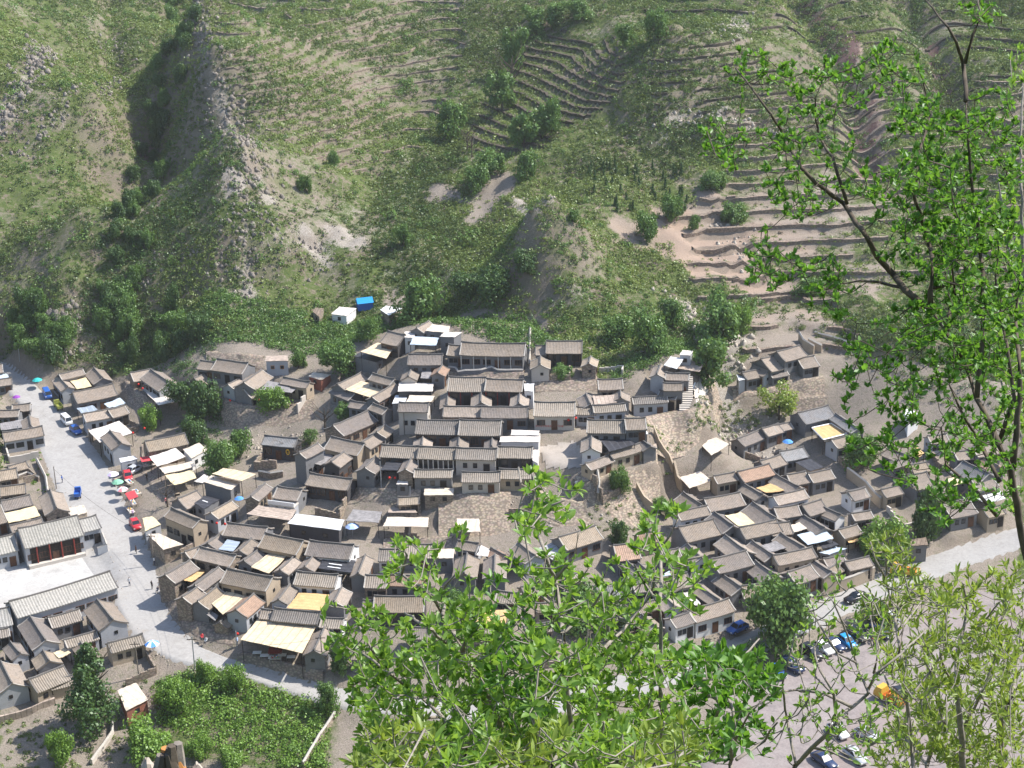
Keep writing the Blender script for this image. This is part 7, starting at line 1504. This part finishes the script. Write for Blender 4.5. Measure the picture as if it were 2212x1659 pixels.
n6 = plant('near_sapling', 'sapling with two dark stems in the lower centre', 7.2, PL('1165,1760,7.2,.012 1158,1600 1153,1458 1146,1391 1131,1348 1091,1305;1146,1391,7.2,.008 1110,1380 1080,1400;1153,1458,7.2,.01 1100,1450 1070,1480;1158,1600,7.2,.008 1190,1540 1180,1480'),
    [(1090, 1320, 50, 35, 9), (1120, 1400, 70, 50, 50), (1100, 1480, 80, 60, 64), (1140, 1590, 100, 80, 96), (990, 1620, 80, 50, 54), (1060, 1270, 40, 30, 4)], 'neardark', .046, 34, cat='sapling', group='saplings growing on the near slope')
n7 = plant('near_sapling', 'sapling with a pale forked stem right of the bottom centre', 7.6, PL('1275,1760,7.6,.013 1272,1560 1271,1498 1310,1400 1361,1344 1407,1282 1413,1256 1416,1232;1315,1407,7.6,.01 1311,1315 1315,1289 1299,1254;1315,1289,7.6,.005 1330,1270 1350,1250;1361,1344,7.6,.007 1330,1330 1320,1300'),
    [(1330, 1240, 50, 35, 10), (1390, 1230, 45, 35, 10), (1300, 1290, 50, 40, 11), (1370, 1300, 50, 40, 9), (1440, 1260, 40, 30, 8), (1340, 1370, 70, 50, 33), (1310, 1460, 80, 60, 74), (1330, 1570, 90, 80, 96), (1400, 1420, 50, 60, 33)], 'nearleaf', .046, 35, cat='sapling', group='saplings growing on the near slope')
n8 = plant('near_sapling', 'sapling whose upper sprays hang before the gully', 7.0, PL('1450,1760,7,.012 1440,1600 1425,1480 1425,1300 1431,1181 1420,1157 1415,1135;1431,1181,7,.005 1450,1150 1465,1120;1425,1300,7,.007 1470,1270 1510,1240;1425,1300,7,.006 1390,1260 1370,1220;1430,1240,7,.005 1480,1210 1520,1200'),
    [(1400, 1120, 24, 20, 4), (1450, 1105, 32, 22, 5), (1415, 1150, 30, 20, 3), (1400, 1190, 50, 22, 8), (1460, 1215, 50, 25, 8), (1515, 1240, 40, 26, 7), (1370, 1180, 22, 20, 2), (1430, 1300, 40, 40, 5), (1420, 1500, 60, 90, 54), (1480, 1600, 70, 60, 50), (1500, 1310, 30, 30, 2)], 'nearleaf', .046, 36, cat='sapling', group='saplings growing on the near slope')
# low narrow-leaved bushes along the very bottom
for k, (bx, lb) in enumerate(((870, 'narrow-leaved bush at the bottom edge, leftmost'), (1010, 'narrow-leaved bush at the bottom edge, second from left'), (1150, 'narrow-leaved bush at the bottom edge, centre'), (1290, 'narrow-leaved bush at the bottom edge, right of centre'), (1420, 'narrow-leaved bush at the bottom edge, rightmost of the centre group'))):
    plant('near_bush', lb, 6., PL(f'{bx},1740,6,.012 {bx-10},1640 {bx+15},1560;{bx},1740,6,.01 {bx-50},1650 {bx-70},1600;{bx},1740,6,.01 {bx+50},1640 {bx+70},1590'), [(bx, 1620, 90, 50, 40), (bx-30, 1650, 80, 25, 26), (bx+30, 1580, 60, 35, 12)], 'nearleaf' if k % 2 else 'yellowleaf', .055, 40+k, cat='bush', group='narrow-leaved bushes on the near slope', wid=.25, nl=(6, 10))
# darker sparse sapling right of the centre group, and the bare twiggy ones over the car park
plant('near_sapling', 'dark-leaved sapling before the left part of the car park', 8., PL('1590,1760,8,.013 1577,1654 1586,1605 1580,1530 1560,1450 1530,1420;1586,1605,8,.008 1620,1540 1660,1500;1580,1530,8,.008 1520,1500 1480,1470;1590,1640,8,.01 1650,1600 1680,1560;1545,1560,8,.008 1571,1452 1609,1412 1640,1380'),
    [(1500, 1430, 60, 40, 26), (1560, 1440, 60, 50, 34), (1620, 1450, 60, 40, 26), (1510, 1500, 60, 40, 26), (1590, 1530, 50, 50, 20), (1540, 1600, 70, 50, 36), (1640, 1600, 50, 40, 10), (1660, 1480, 40, 40, 10)], 'neardark', .062, 51, cat='sapling', group='saplings growing on the near slope')
plant('near_shrub', 'nearly bare twiggy shrub with a long diagonal stem over the car park', 8.5, PL('1690,1760,8.5,.015 1718,1654 1755,1615 1807,1559 1841,1526 1874,1498 1887,1458 1945,1412 2000,1360;1807,1559,8.5,.01 1800,1500 1770,1450 1760,1400;1841,1526,8.5,.01 1780,1500 1720,1490 1660,1500;1874,1498,8.5,.008 1850,1430 1830,1370 1800,1300;1755,1615,8.5,.008 1790,1620 1830,1640;1887,1458,8.5,.008 1900,1400 1880,1330;1720,1650,8.5,.008 1700,1560 1690,1480 1710,1400;1850,1430,8.5,.006 1810,1410 1770,1350 1745,1310;1945,1412,8.5,.007 1950,1350 1990,1300;1800,1500,8.5,.006 1740,1440 1700,1430'),
    [(1780, 1340, 70, 60, 30), (1850, 1420, 80, 80, 34), (1720, 1470, 60, 60, 18), (1780, 1540, 60, 60, 26), (1840, 1600, 70, 50, 34), (1900, 1560, 60, 60, 26), (1810, 1240, 40, 50, 9), (1700, 1600, 50, 50, 12), (1880, 1330, 40, 50, 12)], 'nearleaf', .040, 52, cat='shrub', group='twiggy shrubs on the near slope', nl=(3, 6), twig=.003, dj=.35)
plant('near_shrub', 'tall thin-stemmed shrub rising right of the car park', 9.5, PL('1990,1800,9.5,.014 1970,1640 1960,1513 1948,1428 1933,1324 1914,1253 1914,1198 1935,1150;1948,1428,9.5,.01 1900,1400 1880,1360;1933,1324,9.5,.009 1970,1280 2010,1240;1960,1513,9.5,.01 2010,1450 2040,1400;1914,1253,9.5,.006 1890,1210 1880,1170;1960,1513,9.5,.009 1920,1480 1900,1430'),
    [(1920, 1180, 50, 40, 34), (1960, 1260, 60, 50, 40), (1900, 1310, 50, 60, 26), (2000, 1340, 60, 70, 60), (1980, 1440, 60, 60, 50), (1920, 1420, 40, 60, 20), (1960, 1540, 60, 60, 34)], 'yellowleaf', .055, 53, cat='shrub', group='twiggy shrubs on the near slope', wid=.22, nl=(6, 10), twig=.0032, dj=.4)
for k, (sk, bl, lb) in enumerate((
    ('2095,1820,11,.026 2080,1654 2077,1575 2064,1489 2070,1400 2090,1320 2080,1260;2077,1575,11,.012 2120,1500 2150,1420;2064,1489,11,.01 2030,1420 2020,1340;2070,1400,11,.01 2120,1350 2160,1300', [(2060, 1330, 70, 80, 50), (2110, 1290, 80, 70, 46), (2070, 1440, 80, 80, 60), (2130, 1430, 60, 70, 46), (2030, 1520, 60, 70, 34)], 'yellow-green shrub below the big trunk, upper one'),
    ('2180,1820,11.5,.026 2162,1654 2162,1559 2185,1500 2200,1420 2210,1330;2162,1559,11.5,.012 2130,1520 2110,1480;2185,1500,11.5,.01 2170,1440 2165,1380', [(2180, 1350, 50, 80, 60), (2180, 1480, 50, 80, 70), (2130, 1560, 60, 70, 60), (2190, 1610, 40, 60, 40), (2190, 1250, 40, 50, 24)], 'yellow-green shrub cut by the right edge below the trunk'),
    ('2015,1830,10.5,.02 2003,1654 2031,1550 2028,1474 2035,1400;2031,1550,10.5,.009 2070,1600 2100,1580;2003,1654,10.5,.01 1960,1600 1930,1570', [(1990, 1580, 70, 60, 70), (2060, 1600, 60, 60, 70), (2020, 1500, 60, 50, 46), (1930, 1620, 60, 50, 50), (2110, 1640, 70, 40, 60)], 'leafy shrub filling the bottom right corner'))):
    plant('near_shrub', lb, 10.5+k*.4, PL(sk), bl, 'yellowleaf', .06, 60+k, cat='shrub', group='yellow-green shrubs at the lower right', wid=.26, nl=(6, 11), dj=.6)
# weathered stump and pale rocks close to the viewer at the bottom
b_ = near(370, 1640, 5.2); g = b_.copy(); g[2] = gz(b_[0], b_[1]); H_s = near(368, 1592, 5.2)[2]-g[2]
o = thing('weathered_stump', g, 0, 'weathered split wooden stump rising at the bottom edge', 'stump'); rr = random.Random(2)
for k in range(11):
    a = rr.uniform(0, 6.28); q = rr.uniform(0, .035); hh = H_s - (k > 1)*rr.uniform(.0, .07); xx, yy = math.cos(a)*q, math.sin(a)*q
    MB().tube([(xx, yy, -.3), (xx, yy, hh*.6), (xx+rr.uniform(-.01, .01), yy, hh-.05), (xx*.9, yy, hh)], [.03, .026, .022, .014], 6).build('splinter', MATS['bark' if k % 3 else 'orange_wood'] if k % 4 else MATS['greybark'], o)
for k, (px, py, r_, lb) in enumerate(((318, 1650, .03, 'pale jagged rock left of the stump at the bottom edge'), (428, 1660, .026, 'pale brown rock right of the stump at the bottom edge'))):
    b_ = near(px, py, 5.3); g0 = gz(b_[0], b_[1]); a = MB(); n = 9; rr = random.Random(k+5); Vv = []; hs = [-(b_[2]-g0)-.2, -.25, -.08, 0., .015]; rs = [.2, .1, 1.0*r_, .7*r_, .2*r_]
    for j in range(5):
        for q in range(n): an = 2*math.pi*q/n; f = rr.uniform(.75, 1.25); Vv.append((math.cos(an)*rs[j]*f, math.sin(an)*rs[j]*f, hs[j]+rr.uniform(-.012, .012)))
    a.add(Vv, [(j*n+q, j*n+(q+1) % n, (j+1)*n+(q+1) % n, (j+1)*n+q) for j in range(4) for q in range(n)]+[tuple(range(4*n, 5*n))]); ob = a.build('rock', MATS['stoneblock']); ob.location = b_; tag(ob, lb, 'rock')
# ------------------------------------------------------------ haze: the air over the whole valley
zb = float(H1.min())-1.; zt_ = max(CAMH+3., float(H1[(GYY < 900)].max())+30)
hb = MB().box(-895, 895, -895, 895, zb, max(zt_, 190)); m = bpy.data.materials.new('haze'); m.use_nodes = True; t = m.node_tree; t.nodes.clear()
o_ = t.nodes.new('ShaderNodeOutputMaterial'); v = t.nodes.new('ShaderNodeVolumePrincipled'); v.inputs['Color'].default_value = (1, .985, .97, 1); v.inputs['Density'].default_value = .00009; v.inputs['Anisotropy'].default_value = .2
t.links.new(v.outputs[0], o_.inputs['Volume']); tag(hb.build('haze', m), kind='stuff')
